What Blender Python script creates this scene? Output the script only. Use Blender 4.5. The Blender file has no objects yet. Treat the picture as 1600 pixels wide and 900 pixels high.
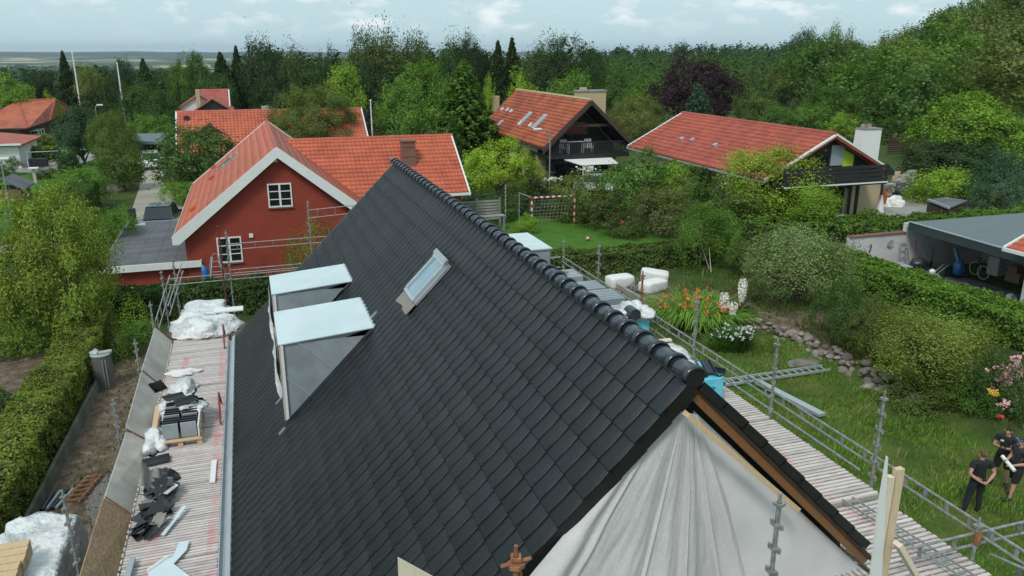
import bpy, bmesh, math, random
import numpy as np
from mathutils import Vector, Matrix, noise as mn
random.seed(7); RNG = np.random.default_rng(7)
PI = math.pi; R = math.radians
scene = bpy.context.scene; COL = scene.collection

# ------------------------------------------------------------------ camera
F = 1230.0; PITCH = math.atan(370/F); YAW = math.atan(424/math.hypot(F, 370))
cam_d = bpy.data.cameras.new("camera"); cam = bpy.data.objects.new("camera", cam_d); COL.objects.link(cam)
cam_d.sensor_width = 36; cam_d.lens = F/1600*36; cam_d.clip_start = 0.1; cam_d.clip_end = 30000
cam.location = (0, 0, 0); cam.rotation_euler = (PI/2-PITCH, 0, -YAW); scene.camera = cam

# ------------------------------------------------------------------ sky, sun, exposure
SUN_EL, SUN_AZ = R(50), R(-138)      # azimuth clockwise from +Y; sun stands behind the camera to the left
world = bpy.data.worlds.new("World"); scene.world = world; world.use_nodes = True
wn, wl = world.node_tree.nodes, world.node_tree.links; wn.clear()
def N(nt, t, **kw):
    n = nt.nodes.new(t)
    for k, v in kw.items():
        if k[0] == 'i' and k[1:].isdigit(): n.inputs[int(k[1:])].default_value = v
        else: setattr(n, k, v)
    return n
wt = world.node_tree
sky = N(wt, 'ShaderNodeTexSky'); sky.sky_type = 'NISHITA'; sky.sun_disc = False
sky.sun_elevation = SUN_EL; sky.sun_rotation = SUN_AZ; sky.dust_density = 2.5; sky.air_density = 1.0; sky.ozone_density = 1.2
tc = N(wt, 'ShaderNodeTexCoord')
mp = N(wt, 'ShaderNodeMapping'); mp.inputs['Scale'].default_value = (1, 1, 2.6)
wl.new(tc.outputs['Generated'], mp.inputs[0])
n1 = N(wt, 'ShaderNodeTexNoise'); n1.inputs['Scale'].default_value = 19; n1.inputs['Detail'].default_value = 7; n1.inputs['Roughness'].default_value = .55
wl.new(mp.outputs[0], n1.inputs['Vector'])
cr = N(wt, 'ShaderNodeValToRGB'); cr.color_ramp.elements[0].position = .50; cr.color_ramp.elements[1].position = .66
wl.new(n1.outputs['Fac'], cr.inputs[0])
n2 = N(wt, 'ShaderNodeTexNoise'); n2.inputs['Scale'].default_value = 4.5; n2.inputs['Detail'].default_value = 4
wl.new(mp.outputs[0], n2.inputs['Vector'])
cr2 = N(wt, 'ShaderNodeValToRGB'); cr2.color_ramp.elements[0].position = .34; cr2.color_ramp.elements[1].position = .52
wl.new(n2.outputs['Fac'], cr2.inputs[0])
sep = N(wt, 'ShaderNodeSeparateXYZ'); wl.new(tc.outputs['Generated'], sep.inputs[0])
hz = N(wt, 'ShaderNodeMapRange'); hz.inputs['From Min'].default_value = .01; hz.inputs['From Max'].default_value = .035
wl.new(sep.outputs['Z'], hz.inputs['Value'])
mul = N(wt, 'ShaderNodeMath', operation='MULTIPLY'); wl.new(cr.outputs[0], mul.inputs[0]); wl.new(hz.outputs[0], mul.inputs[1])
mul2 = N(wt, 'ShaderNodeMath', operation='MULTIPLY'); wl.new(mul.outputs[0], mul2.inputs[0]); wl.new(cr2.outputs[0], mul2.inputs[1])
SKY_S = 0.12
sc = N(wt, 'ShaderNodeVectorMath', operation='SCALE'); sc.inputs['Scale'].default_value = 1.0; wl.new(sky.outputs[0], sc.inputs[0])
veil = N(wt, 'ShaderNodeMixRGB'); veil.inputs[0].default_value = .88; veil.inputs[2].default_value = (3.75, 5.0, 5.4, 1)
wl.new(sc.outputs[0], veil.inputs[1])
cl = N(wt, 'ShaderNodeMixRGB'); cl.inputs[2].default_value = (5.7, 6.2, 6.4, 1)
wl.new(mul2.outputs[0], cl.inputs[0]); wl.new(veil.outputs[0], cl.inputs[1])
bg = N(wt, 'ShaderNodeBackground'); bg.inputs['Strength'].default_value = SKY_S
wo = N(wt, 'ShaderNodeOutputWorld'); wl.new(cl.outputs[0], bg.inputs[0]); wl.new(bg.outputs[0], wo.inputs[0])
sd = bpy.data.lights.new("sun", 'SUN'); sd.energy = 1.5; sd.angle = R(14); sd.color = (1, .95, .87)
sun = bpy.data.objects.new("sun", sd); COL.objects.link(sun)
sv = Vector((math.sin(SUN_AZ)*math.cos(SUN_EL), math.cos(SUN_AZ)*math.cos(SUN_EL), math.sin(SUN_EL)))
sun.rotation_euler = sv.to_track_quat('Z', 'Y').to_euler(); sun.location = (0, 0, 60)
scene.view_settings.view_transform = 'Standard'; scene.view_settings.look = 'None'
scene.view_settings.exposure = 0.4; scene.view_settings.gamma = 1
scene.render.engine = 'CYCLES'
scene.cycles.max_bounces = 6; scene.cycles.diffuse_bounces = 3; scene.cycles.glossy_bounces = 2
scene.cycles.transparent_max_bounces = 6; scene.cycles.volume_bounces = 0

# ------------------------------------------------------------------ pixel ray -> place
def ray(x, y):
    u = (x-800)/F; v = -(y-450)/F
    cp, sp = math.cos(PITCH), math.sin(PITCH); fh = cp+v*sp; z = -sp+v*cp
    s, c = math.sin(YAW), math.cos(YAW)
    return Vector((u*c+fh*s, -u*s+fh*c, z))
def pz(x, y, Z): d = ray(x, y); return d*(Z/d.z)
def py_(x, y, Y): d = ray(x, y); return d*(Y/d.y)
def px_(x, y, X): d = ray(x, y); return d*(X/d.x)
def depth(p): return p[0]*math.sin(YAW)*math.cos(PITCH)+p[1]*math.cos(YAW)*math.cos(PITCH)-p[2]*math.sin(PITCH)
def ss(a, b, x):
    t = np.clip((np.asarray(x, float)-a)/(b-a), 0, 1); return t*t*(3-2*t)

# ------------------------------------------------------------------ terrain height
def stone_x(Y):   # course of the dry stone wall
    return np.interp(Y, [14, 16.5, 19, 21.2, 24.6, 26.4, 28.5, 30], [19.6, 20.2, 20.6, 20.5, 20.4, 20.1, 18.6, 17.2])
def gz(x, y):
    x = np.asarray(x, float); y = np.asarray(y, float)
    z = np.full(np.broadcast(x, y).shape, -11.4)
    z = z+.5*ss(0, .5, x-stone_x(y))*(1-ss(29, 35, y))*ss(10, 14, y)*(1-ss(25, 28, x)*.6)
    z = z+1.1*ss(26, 31, x)*ss(33, 39, y)*(1-ss(60, 90, y)*.6)
    r = np.hypot(x, y); az = np.degrees(np.arctan2(x, y))
    A = np.interp(az, [24, 33, 39.5, 42.5, 44, 46, 48, 51, 60, 80, 100], [0, 0, 2, 3, 6.5, 12, 16, 21, 32, 40, 40])
    z = z+A*ss(85, 260, r)*(y > -50)
    left = 1-ss(14, 30, az)
    z = z-36*ss(200, 900, r)*left*(y > 0)-10*(1-left)*ss(380, 900, r)
    z = z+ss(4200, 7500, r)*(40+4*np.sin(az*.7)+3*np.sin(az*1.9+1))*left + ss(4200, 7500, r)*14*(1-left)
    z = z+np.sin(x*.35)*np.sin(y*.27+1)*.035*(r < 300)
    return z
def gzf(x, y): return float(gz(x, y))

# ------------------------------------------------------------------ materials
MATS = {}
def mat(name, col, rough=.8, var=.18, scale=2.0, bump=0.0, bscale=40, metal=0.0, spec=.5, stretch=(1, 1, 1), col2=None, thr=(.4, .6), objcol=False, coat=0):
    if name in MATS: return MATS[name]
    m = bpy.data.materials.new(name); m.use_nodes = True; nt = m.node_tree; L = nt.links
    b = nt.nodes['Principled BSDF']; b.inputs['Roughness'].default_value = rough; b.inputs['Metallic'].default_value = metal
    b.inputs['Specular IOR Level'].default_value = spec; b.inputs['Coat Weight'].default_value = coat
    g = N(nt, 'ShaderNodeNewGeometry'); mp = N(nt, 'ShaderNodeMapping'); mp.inputs['Scale'].default_value = stretch
    L.new(g.outputs['Position'], mp.inputs[0])
    n = N(nt, 'ShaderNodeTexNoise'); n.inputs['Scale'].default_value = scale; n.inputs['Detail'].default_value = 6; n.inputs['Roughness'].default_value = .62
    L.new(mp.outputs[0], n.inputs['Vector'])
    mr = N(nt, 'ShaderNodeMapRange'); mr.inputs['From Min'].default_value = .25; mr.inputs['From Max'].default_value = .75
    mr.inputs['To Min'].default_value = 1-var; mr.inputs['To Max'].default_value = 1+var; L.new(n.outputs['Fac'], mr.inputs['Value'])
    base = N(nt, 'ShaderNodeRGB'); base.outputs[0].default_value = (*col, 1); src = base.outputs[0]
    if objcol:
        oi = N(nt, 'ShaderNodeObjectInfo'); src = oi.outputs['Color']
    if col2:
        n2 = N(nt, 'ShaderNodeTexNoise'); n2.inputs['Scale'].default_value = scale*.45; n2.inputs['Detail'].default_value = 8; L.new(mp.outputs[0], n2.inputs['Vector'])
        m2 = N(nt, 'ShaderNodeMapRange'); m2.inputs['From Min'].default_value = thr[0]; m2.inputs['From Max'].default_value = thr[1]; L.new(n2.outputs['Fac'], m2.inputs['Value'])
        mx = N(nt, 'ShaderNodeMixRGB'); mx.inputs[2].default_value = (*col2, 1); L.new(src, mx.inputs[1]); L.new(m2.outputs[0], mx.inputs[0]); src = mx.outputs[0]
    vm = N(nt, 'ShaderNodeVectorMath', operation='SCALE'); L.new(src, vm.inputs[0]); L.new(mr.outputs[0], vm.inputs['Scale'])
    L.new(vm.outputs[0], b.inputs['Base Color'])
    if bump:
        n3 = N(nt, 'ShaderNodeTexNoise'); n3.inputs['Scale'].default_value = bscale; n3.inputs['Detail'].default_value = 4; L.new(mp.outputs[0], n3.inputs['Vector'])
        bp = N(nt, 'ShaderNodeBump'); bp.inputs['Strength'].default_value = bump; bp.inputs['Distance'].default_value = .02 if bump < .9 else .09
        L.new(n3.outputs['Fac'], bp.inputs['Height']); L.new(bp.outputs[0], b.inputs['Normal'])
    MATS[name] = m; return m
def leafmat(name, rough=.6):
    m = bpy.data.materials.new(name); m.use_nodes = True; nt = m.node_tree; L = nt.links; b = nt.nodes['Principled BSDF']
    b.inputs['Roughness'].default_value = rough; b.inputs['Specular IOR Level'].default_value = .25
    g = N(nt, 'ShaderNodeNewGeometry'); oi = N(nt, 'ShaderNodeObjectInfo')
    n = N(nt, 'ShaderNodeTexNoise'); n.inputs['Scale'].default_value = .55; n.inputs['Detail'].default_value = 5; n.inputs['Roughness'].default_value = .7; L.new(g.outputs['Position'], n.inputs['Vector'])
    a = N(nt, 'ShaderNodeMapRange'); a.inputs['From Min'].default_value = .3; a.inputs['From Max'].default_value = .7; a.inputs['To Min'].default_value = .62; a.inputs['To Max'].default_value = 1.4; L.new(n.outputs['Fac'], a.inputs['Value'])
    r = N(nt, 'ShaderNodeMapRange'); r.inputs['To Min'].default_value = .6; r.inputs['To Max'].default_value = 1.4; L.new(g.outputs['Random Per Island'], r.inputs['Value'])
    mu = N(nt, 'ShaderNodeMath', operation='MULTIPLY'); L.new(a.outputs[0], mu.inputs[0]); L.new(r.outputs[0], mu.inputs[1])
    hs = N(nt, 'ShaderNodeHueSaturation'); L.new(oi.outputs['Color'], hs.inputs['Color'])
    hm = N(nt, 'ShaderNodeMapRange'); hm.inputs['To Min'].default_value = .475; hm.inputs['To Max'].default_value = .515; L.new(n.outputs['Fac'], hm.inputs['Value']); L.new(hm.outputs[0], hs.inputs['Hue'])
    vm = N(nt, 'ShaderNodeVectorMath', operation='SCALE'); L.new(hs.outputs[0], vm.inputs[0]); L.new(mu.outputs[0], vm.inputs['Scale']); L.new(vm.outputs[0], b.inputs['Base Color'])
    tr = N(nt, 'ShaderNodeBsdfTranslucent'); vt = N(nt, 'ShaderNodeVectorMath', operation='MULTIPLY'); vt.inputs[1].default_value = (1.25, 1.3, .6); L.new(vm.outputs[0], vt.inputs[0]); L.new(vt.outputs[0], tr.inputs[0])
    mx = N(nt, 'ShaderNodeMixShader'); mx.inputs[0].default_value = .35; out = nt.nodes['Material Output']
    L.new(b.outputs[0], mx.inputs[1]); L.new(tr.outputs[0], mx.inputs[2]); L.new(mx.outputs[0], out.inputs[0])
    MATS[name] = m; return m
LEAF = leafmat('leaf')
M = dict(
 tile=mat('black_tile', (.0072, .0098, .0120), .40, .35, 1.1, .25, 90, spec=.42, col2=(.0115, .014, .0155)),
 ridge=mat('ridge_tile', (.020, .026, .038), .25, .2, 3, .1, 60, spec=.7),
 tiledark=mat('tile_edge', (.008, .009, .010), .5, .2, 3),
 zinc=mat('zinc', (.27, .31, .335), .42, .22, 2.2, .1, 9, metal=.15, col2=(.34, .38, .40)),
 zincroof=mat('sky_tinted_zinc', (.58, .68, .70), .33, .07, 2.5, .05, 7, metal=.25, col2=(.64, .73, .74)),  # paler than the cheeks: sky reflection is put into this zinc's base colour
 zinclite=mat('zinc_light', (.44, .49, .52), .4, .1, 3, metal=.4),
 steel=mat('galvanised_steel', (.36, .38, .39), .5, .25, 25, .2, 60, metal=.5, col2=(.28, .27, .25)),
 rust=mat('rusty_steel', (.22, .09, .045), .8, .35, 18, .3, 60, col2=(.30, .14, .07)),
 maroon=mat('maroon_paint', (.13, .03, .03), .6, .3, 20),
 slat=mat('pale_slat', (.60, .54, .52), .8, .2, 6, .2, 50, stretch=(1, 12, 1), col2=(.42, .36, .34), thr=(.5, .68)),
 board=mat('grey_board', (.46, .43, .385), .85, .16, 3, .1, 30, col2=(.38, .355, .32)),
 osb=mat('osb_board', (.30, .20, .11), .8, .45, 22, .3, 60, stretch=(1, .5, 1)),
 pine=mat('pine_timber', (.56, .40, .23), .7, .16, 8, .15, 40, stretch=(6, 1, 6)),
 palepine=mat('pale_timber', (.68, .60, .47), .7, .12, 8, .15, 40, stretch=(6, 6, 1)),
 orangewood=mat('orange_timber', (.20, .092, .035), .55, .2, 8, stretch=(3, 1, 3)),
 underlay=mat('dark_underlay', (.05, .055, .045), .7, .2, 3),
 film=mat('white_film', (.70, .71, .71), .3, .14, 5, 1.0, 7, col2=(.50, .51, .51), thr=(.48, .62)),
 lightblue=mat('pale_blue_foam', (.58, .68, .72), .5, .06, 3),
 glass=mat('dark_glass', (.015, .018, .02), .06, .3, 3, spec=.8),
 skyglass=mat('sky_glass', (.30, .42, .47), .05, .1, 3, spec=1.0, metal=.6),
 whitep=mat('white_paint', (.72, .73, .72), .5, .06, 3, .06, 30),
 redbrick=None, 
 redtile=mat('orange_tile', (.50, .112, .052), .55, .24, 1.5, .15, 30, col2=(.41, .088, .042)),
 redtile2=mat('weathered_orange_tile', (.42, .105, .045), .7, .3, 1.2, .2, 30, col2=(.30, .075, .04), thr=(.45, .62)),
 redtile3=mat('brick_red_tile', (.40, .088, .052), .6, .22, 2, .15, 30, col2=(.31, .066, .042)),
 redflat=mat('smooth_red_roof', (.56, .115, .050), .6, .12, 1.5, .1, 20, col2=(.45, .105, .05)),
 redtile4=mat('dull_red_tile', (.40, .10, .07), .7, .2, 1.2, col2=(.33, .085, .06)),
 felt=mat('roofing_felt', (.095, .10, .115), .85, .25, 1.2, .3, 60, stretch=(.6, 3, 1), col2=(.125, .13, .145)),
 darkroof=mat('grey_green_membrane', (.12, .15, .155), .65, .1, 1.5, .1, 60),
 fasciad=mat('dark_green_fascia', (.035, .05, .055), .5, .1, 2),
 blackwood=mat('black_boards', (.016, .017, .019), .6, .3, 5, stretch=(1, 1, 6)),
 brownwood=mat('dark_brown_wood', (.05, .032, .025), .7, .3, 5),
 yellowb=mat('yellow_brick', (.46, .37, .23), .85, .1, 14, .2, 60),
 concrete=mat('concrete', (.30, .29, .27), .9, .18, 2, .2, 30, col2=(.22, .215, .20)),
 gravel=mat('gravel_drive', (.36, .33, .29), .95, .2, 1.0, .3, 60, col2=(.30, .28, .22)),
 stone=mat('field_stone', (.15, .125, .105), .9, .35, 4, .3, 30, col2=(.24, .22, .19)),
 bark=mat('bark', (.085, .065, .045), .9, .3, 5, .4, 30),
 birch=mat('birch_bark', (.50, .48, .44), .8, .3, 6, col2=(.12, .10, .09), thr=(.55, .62)),
 core=mat('dark_hedge_fill', (.018, .022, .012), 1, .3, 3),
 carpaint=mat('dark_blue_car_paint', (.03, .045, .06), .18, .05, 3, spec=.7, coat=.6),
 carwhite=mat('white_car_paint', (.74, .75, .76), .2, .03, 3, coat=.5),
 rubber=mat('black_rubber', (.012, .012, .013), .7, .2, 8),
 plasticblk=mat('black_plastic', (.02, .021, .024), .35, .2, 8),
 blue=mat('blue_plastic', (.03, .16, .42), .4, .1, 8),
 ltblue=mat('turquoise_wrap', (.10, .50, .62), .35, .08, 8, col2=(.16, .58, .70)),
 red=mat('red_paint', (.45, .02, .03), .5, .1, 8),
 green=mat('dark_green_plastic', (.02, .06, .03), .5, .1, 8),
 lime=mat('lime_blind', (.42, .62, .03), .6, .05, 8),
 orange=mat('orange_fabric', (.62, .13, .03), .8, .1, 8),
 cloth=mat('white_cloth', (.70, .69, .68), .8, .1, 12, .2, 40),
 greyfelt=mat('grey_flashing', (.22, .205, .19), .8, .2, 10, .3, 60),
 cardboard=mat('cardboard', (.33, .21, .12), .8, .1, 5),
 metalbin=mat('weathered_bin', (.15, .15, .14), .6, .3, 6, .2, 30, metal=.3, stretch=(2, 2, .4)),
 pinkcloth=mat('faded_pink', (.5, .2, .2), .8, .1, 8),
)
def brickmat(name, c1, c2, mort, axis='XZ'):
    m = bpy.data.materials.new(name); m.use_nodes = True; nt = m.node_tree; L = nt.links; b = nt.nodes['Principled BSDF']; b.inputs['Roughness'].default_value = .85
    g = N(nt, 'ShaderNodeNewGeometry'); s = N(nt, 'ShaderNodeSeparateXYZ'); L.new(g.outputs['Position'], s.inputs[0])
    ad = N(nt, 'ShaderNodeMath', operation='ADD'); L.new(s.outputs['X'], ad.inputs[0]); L.new(s.outputs['Y'], ad.inputs[1])
    c = N(nt, 'ShaderNodeCombineXYZ'); L.new(ad.outputs[0], c.inputs[0]); L.new(s.outputs['Z'], c.inputs[1])
    br = N(nt, 'ShaderNodeTexBrick'); L.new(c.outputs[0], br.inputs['Vector'])
    br.inputs['Color1'].default_value = (*c1, 1); br.inputs['Color2'].default_value = (*c2, 1); br.inputs['Mortar'].default_value = (*mort, 1)
    br.inputs['Scale'].default_value = 1; br.inputs['Brick Width'].default_value = .24; br.inputs['Row Height'].default_value = .0667; br.inputs['Mortar Size'].default_value = .008; br.inputs['Mortar Smooth'].default_value = .3
    n = N(nt, 'ShaderNodeTexNoise'); n.inputs['Scale'].default_value = .8; n.inputs['Detail'].default_value = 8; L.new(g.outputs['Position'], n.inputs['Vector'])
    mr = N(nt, 'ShaderNodeMapRange'); mr.inputs['To Min'].default_value = .72; mr.inputs['To Max'].default_value = 1.28; L.new(n.outputs['Fac'], mr.inputs['Value'])
    vm = N(nt, 'ShaderNodeVectorMath', operation='SCALE'); L.new(br.outputs['Color'], vm.inputs[0]); L.new(mr.outputs[0], vm.inputs['Scale']); L.new(vm.outputs[0], b.inputs['Base Color'])
    bp = N(nt, 'ShaderNodeBump'); bp.inputs['Strength'].default_value = .5; bp.inputs['Distance'].default_value = .01; bp.invert = True; L.new(br.outputs['Fac'], bp.inputs['Height']); L.new(bp.outputs[0], b.inputs['Normal'])
    MATS[name] = m; return m
M['redbrick'] = brickmat('painted_red_brick', (.33, .050, .028), (.27, .042, .024), (.20, .036, .022))
M['whitebrick'] = brickmat('white_painted_brick', (.62, .61, .60), (.56, .55, .54), (.45, .44, .43))
M['yellowbrick'] = brickmat('yellow_brick_wall', (.44, .36, .23), (.38, .31, .20), (.36, .33, .27))
M['brownbrick'] = brickmat('brown_brick_wall', (.22, .09, .06), (.17, .07, .05), (.2, .17, .15))

def sprayed_slat():
    m = M['slat']; nt = m.node_tree; L = nt.links; b = nt.nodes['Principled BSDF']
    src = b.inputs['Base Color'].links[0].from_socket
    g = N(nt, 'ShaderNodeNewGeometry'); s = N(nt, 'ShaderNodeSeparateXYZ'); L.new(g.outputs['Position'], s.inputs[0])
    n = N(nt, 'ShaderNodeTexNoise'); n.inputs['Scale'].default_value = 1.3; n.inputs['Detail'].default_value = 6; L.new(g.outputs['Position'], n.inputs['Vector'])
    acc = None
    for x0 in (-2.15, -1.22, 7.45):
        d = N(nt, 'ShaderNodeMath', operation='SUBTRACT'); d.inputs[1].default_value = x0; L.new(s.outputs['X'], d.inputs[0])
        a = N(nt, 'ShaderNodeMath', operation='ABSOLUTE'); L.new(d.outputs[0], a.inputs[0])
        r = N(nt, 'ShaderNodeMapRange'); r.inputs['From Min'].default_value = .05; r.inputs['From Max'].default_value = .10; r.inputs['To Min'].default_value = 1; r.inputs['To Max'].default_value = 0; L.new(a.outputs[0], r.inputs['Value'])
        if acc is None: acc = r.outputs[0]
        else:
            q = N(nt, 'ShaderNodeMath', operation='MAXIMUM'); L.new(acc, q.inputs[0]); L.new(r.outputs[0], q.inputs[1]); acc = q.outputs[0]
    w = N(nt, 'ShaderNodeMapRange'); w.inputs['From Min'].default_value = .42; w.inputs['From Max'].default_value = .62; w.inputs['To Max'].default_value = .7; L.new(n.outputs['Fac'], w.inputs['Value'])
    k = N(nt, 'ShaderNodeMath', operation='MULTIPLY'); L.new(acc, k.inputs[0]); L.new(w.outputs[0], k.inputs[1])
    mx = N(nt, 'ShaderNodeMixRGB'); mx.inputs[2].default_value = (.66, .27, .28, 1); L.new(src, mx.inputs[1]); L.new(k.outputs[0], mx.inputs[0]); L.new(mx.outputs[0], b.inputs['Base Color'])
sprayed_slat()
def per_piece(m, a, c):
    nt = m.node_tree; L = nt.links; b = nt.nodes['Principled BSDF']; src = b.inputs['Base Color'].links[0].from_socket; oi = N(nt, 'ShaderNodeObjectInfo'); g = N(nt, 'ShaderNodeNewGeometry')
    ad = N(nt, 'ShaderNodeMath', operation='ADD'); L.new(oi.outputs['Random'], ad.inputs[0]); L.new(g.outputs['Random Per Island'], ad.inputs[1]); fr = N(nt, 'ShaderNodeMath', operation='FRACT'); L.new(ad.outputs[0], fr.inputs[0])
    k = N(nt, 'ShaderNodeMapRange'); k.inputs['To Min'].default_value = a; k.inputs['To Max'].default_value = c; L.new(fr.outputs[0], k.inputs['Value'])
    vm = N(nt, 'ShaderNodeVectorMath', operation='SCALE'); L.new(src, vm.inputs[0]); L.new(k.outputs[0], vm.inputs['Scale']); L.new(vm.outputs[0], b.inputs['Base Color'])
per_piece(M['tile'], .72, 1.32); per_piece(M['slat'], .82, 1.12); per_piece(M['stone'], .7, 1.35)

# ------------------------------------------------------------------ object helpers
WP = {}
def tag(o, label=None, cat=None, group=None, kind=None):
    if label: o['label'] = label
    if cat: o['category'] = cat
    if group: o['group'] = group
    if kind: o['kind'] = kind
    return o
def root(name, label, cat, loc, group=None):
    o = bpy.data.objects.new(name, None); COL.objects.link(o); o.location = loc; o.empty_display_size = .3
    WP[o.name] = Vector(loc); return tag(o, label, cat, group)
def link(name, me, parent=None, loc=(0, 0, 0)):
    o = bpy.data.objects.new(name, me); COL.objects.link(o); o.location = loc
    if parent is not None: o.parent = parent
    return o
def npmesh(name, V, Fc, mats, idx=None, smooth=False):
    """V (n,3), Fc (m,k) one face size"""
    me = bpy.data.meshes.new(name); V = np.asarray(V, np.float32); Fc = np.asarray(Fc, np.int32); m, k = Fc.shape
    me.vertices.add(len(V)); me.vertices.foreach_set('co', V.ravel()); me.loops.add(m*k); me.loops.foreach_set('vertex_index', Fc.ravel())
    me.polygons.add(m); me.polygons.foreach_set('loop_start', np.arange(m, dtype=np.int32)*k)
    for mm in (mats if isinstance(mats, (list, tuple)) else [mats]): me.materials.append(mm)
    if idx is not None: me.polygons.foreach_set('material_index', np.asarray(idx, np.int32))
    if smooth: me.polygons.foreach_set('use_smooth', np.ones(m, bool))
    me.update(calc_edges=True); return me
class MB:
    def __init__(s): s.v = []; s.f = []
    def add(s, v, f): n = len(s.v); s.v += [tuple(p) for p in v]; s.f += [tuple(i+n for i in q) for q in f]; return s
    def box(s, c, d, Rm=None, j=0):
        x, y, z = d[0]/2, d[1]/2, d[2]/2; P = [Vector((a, b, e)) for e in (-z, z) for a, b in ((-x, -y), (x, -y), (x, y), (-x, y))]
        if Rm is not None: P = [Rm@p for p in P]
        c = Vector(c); P = [p+c for p in P]
        if j: P = [p+Vector((random.uniform(-j, j),)*3) for p in P]
        return s.add(P, [(3, 2, 1, 0), (4, 5, 6, 7), (0, 1, 5, 4), (1, 2, 6, 5), (2, 3, 7, 6), (3, 0, 4, 7)])
    def bb(s, a, b): a, b = Vector(a), Vector(b); return s.box((a+b)/2, [abs(q) for q in (b-a)])
    def bar(s, p, q, w, h, up=(0, 0, 1)):
        p, q = Vector(p), Vector(q); d = (q-p); L = d.length; d.normalize(); u = Vector(up)
        x = d.cross(u)
        if x.length < 1e-4: x = d.cross(Vector((1, 0, 0)))
        x.normalize(); y = x.cross(d); Rm = Matrix((x, d, y)).transposed()
        return s.box((p+q)/2, (w, L, h), Rm)
    def tube(s, pts, r, n=8, cap=True):
        pts = [Vector(p) for p in pts]; rr = r if isinstance(r, (list, tuple)) else [r]*len(pts); V = []; prev = None
        for i, p in enumerate(pts):
            d = (pts[min(i+1, len(pts)-1)]-pts[max(i-1, 0)]).normalized()
            a = d.cross(Vector((0, 0, 1))) if prev is None else prev-d*prev.dot(d)
            if a.length < 1e-3: a = d.cross(Vector((1, 0, 0)))
            a.normalize(); prev = a; b = d.cross(a)
            V += [p+(a*math.cos(2*PI*k/n)+b*math.sin(2*PI*k/n))*rr[i] for k in range(n)]
        Fc = [(i*n+k, i*n+(k+1) % n, (i+1)*n+(k+1) % n, (i+1)*n+k) for i in range(len(pts)-1) for k in range(n)]
        if cap: Fc += [tuple(range(n))[::-1], tuple((len(pts)-1)*n+k for k in range(n))]
        return s.add(V, Fc)
    def prism(s, poly, vec):
        n = len(poly); v = Vector(vec); P = [Vector(p) for p in poly]
        return s.add(P+[p+v for p in P], [tuple(range(n))[::-1], tuple(range(n, 2*n))]+[(i, (i+1) % n, n+(i+1) % n, n+i) for i in range(n)])
    def grid(s, fn, nu, nv):
        V = [fn(i/nu, j/nv) for j in range(nv+1) for i in range(nu+1)]; w = nu+1
        return s.add(V, [(j*w+i, j*w+i+1, (j+1)*w+i+1, (j+1)*w+i) for j in range(nv) for i in range(nu)])
    def blob(s, c, r, seed=0, sub=2, amp=.25):
        bm = bmesh.new(); bmesh.ops.create_icosphere(bm, subdivisions=sub, radius=1)
        off = Vector((seed*3.1, seed*1.7, seed)); r = r if hasattr(r, '__len__') else (r, r, r)
        V = []
        for v in bm.verts:
            k = 1+amp*mn.noise(v.co*1.3+off)+amp*.5*mn.noise(v.co*3+off); V.append(Vector((v.co.x*r[0]*k, v.co.y*r[1]*k, v.co.z*r[2]*k))+Vector(c))
        s.add(V, [tuple(v.index for v in f.verts) for f in bm.faces]); bm.free(); return s
    def mesh(s, name, m, origin=(0, 0, 0), smooth=False):
        me = bpy.data.meshes.new(name); o = Vector(origin)
        me.from_pydata([(p[0]-o.x, p[1]-o.y, p[2]-o.z) for p in s.v], [], s.f); me.materials.append(m)
        if smooth: me.polygons.foreach_set('use_smooth', [True]*len(me.polygons))
        me.update(); return me
    def build(s, name, m, parent=None, smooth=False, label=None, cat=None, group=None, kind=None, origin=None):
        A = np.array(s.v); lo, hi = A.min(0), A.max(0)
        o = Vector(origin) if origin is not None else Vector(((lo[0]+hi[0])/2, (lo[1]+hi[1])/2, lo[2]))
        ob = link(name, s.mesh(name, m, o, smooth), parent); base = WP[parent.name] if parent is not None else Vector((0, 0, 0))
        ob.location = o-base; WP[ob.name] = o
        return tag(ob, label, cat, group, kind)
def bevel(o, w=.02, seg=2):
    md = o.modifiers.new('bevel', 'BEVEL'); md.width = w; md.segments = seg; md.limit_method = 'ANGLE'; return o
def copy_tree(o, parent=None):
    c = o.copy(); COL.objects.link(c); c.parent = parent
    for ch in o.children: copy_tree(ch, c)
    return c
def struct(o): o['kind'] = 'structure'; return o

# ================================================================== SETTING: ground
def axis(lo, hi, near0, near1, step, g=1.13):
    a = list(np.arange(near0, near1+1e-6, step)); d = step
    while a[-1] < hi: d *= g; a.append(a[-1]+d)
    d = step
    while a[0] > lo: d *= g; a.insert(0, a[0]-d)
    return np.array(a)
gx = axis(-7000, 9000, -14, 42, .55); gy = axis(-400, 9500, 8, 60, .55)
X, Y = np.meshgrid(gx, gy); Z = gz(X, Y); V = np.stack([X, Y, Z], -1).reshape(-1, 3)
w = len(gx); I, J = np.meshgrid(np.arange(len(gx)-1), np.arange(len(gy)-1)); b0 = (J*w+I).ravel()
me = npmesh('ground', V, np.stack([b0, b0+1, b0+w+1, b0+w], 1), bpy.data.materials.new('ground'), smooth=True)
def soft(a, b, x): return ss(a, b, x)
x_, y_ = V[:, 0], V[:, 1]
nz = np.array([mn.noise(Vector((a*.45, b*.45, 0))) if (-40 < a < 60 and 0 < b < 90) else 0 for a, b in zip(x_, y_)])
xs = stone_x(y_)
soil = np.clip(soft(-6.6, -6.1, x_+nz*.6)*(1-soft(-1, 1, x_))*(1-soft(33.5, 35.5, y_+nz)), 0, 1)
soil = np.maximum(soil, soft(-12.5, -11, x_+nz)*(1-soft(-8.2, -7.6, x_))*(1-soft(33, 35, y_))*soft(20, 24, y_))
bank = soft(-.1, .3, x_-xs)*(1-soft(3, 6, x_-xs+nz*2))*soft(21, 24, y_)*(1-soft(30, 33, y_))
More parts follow.
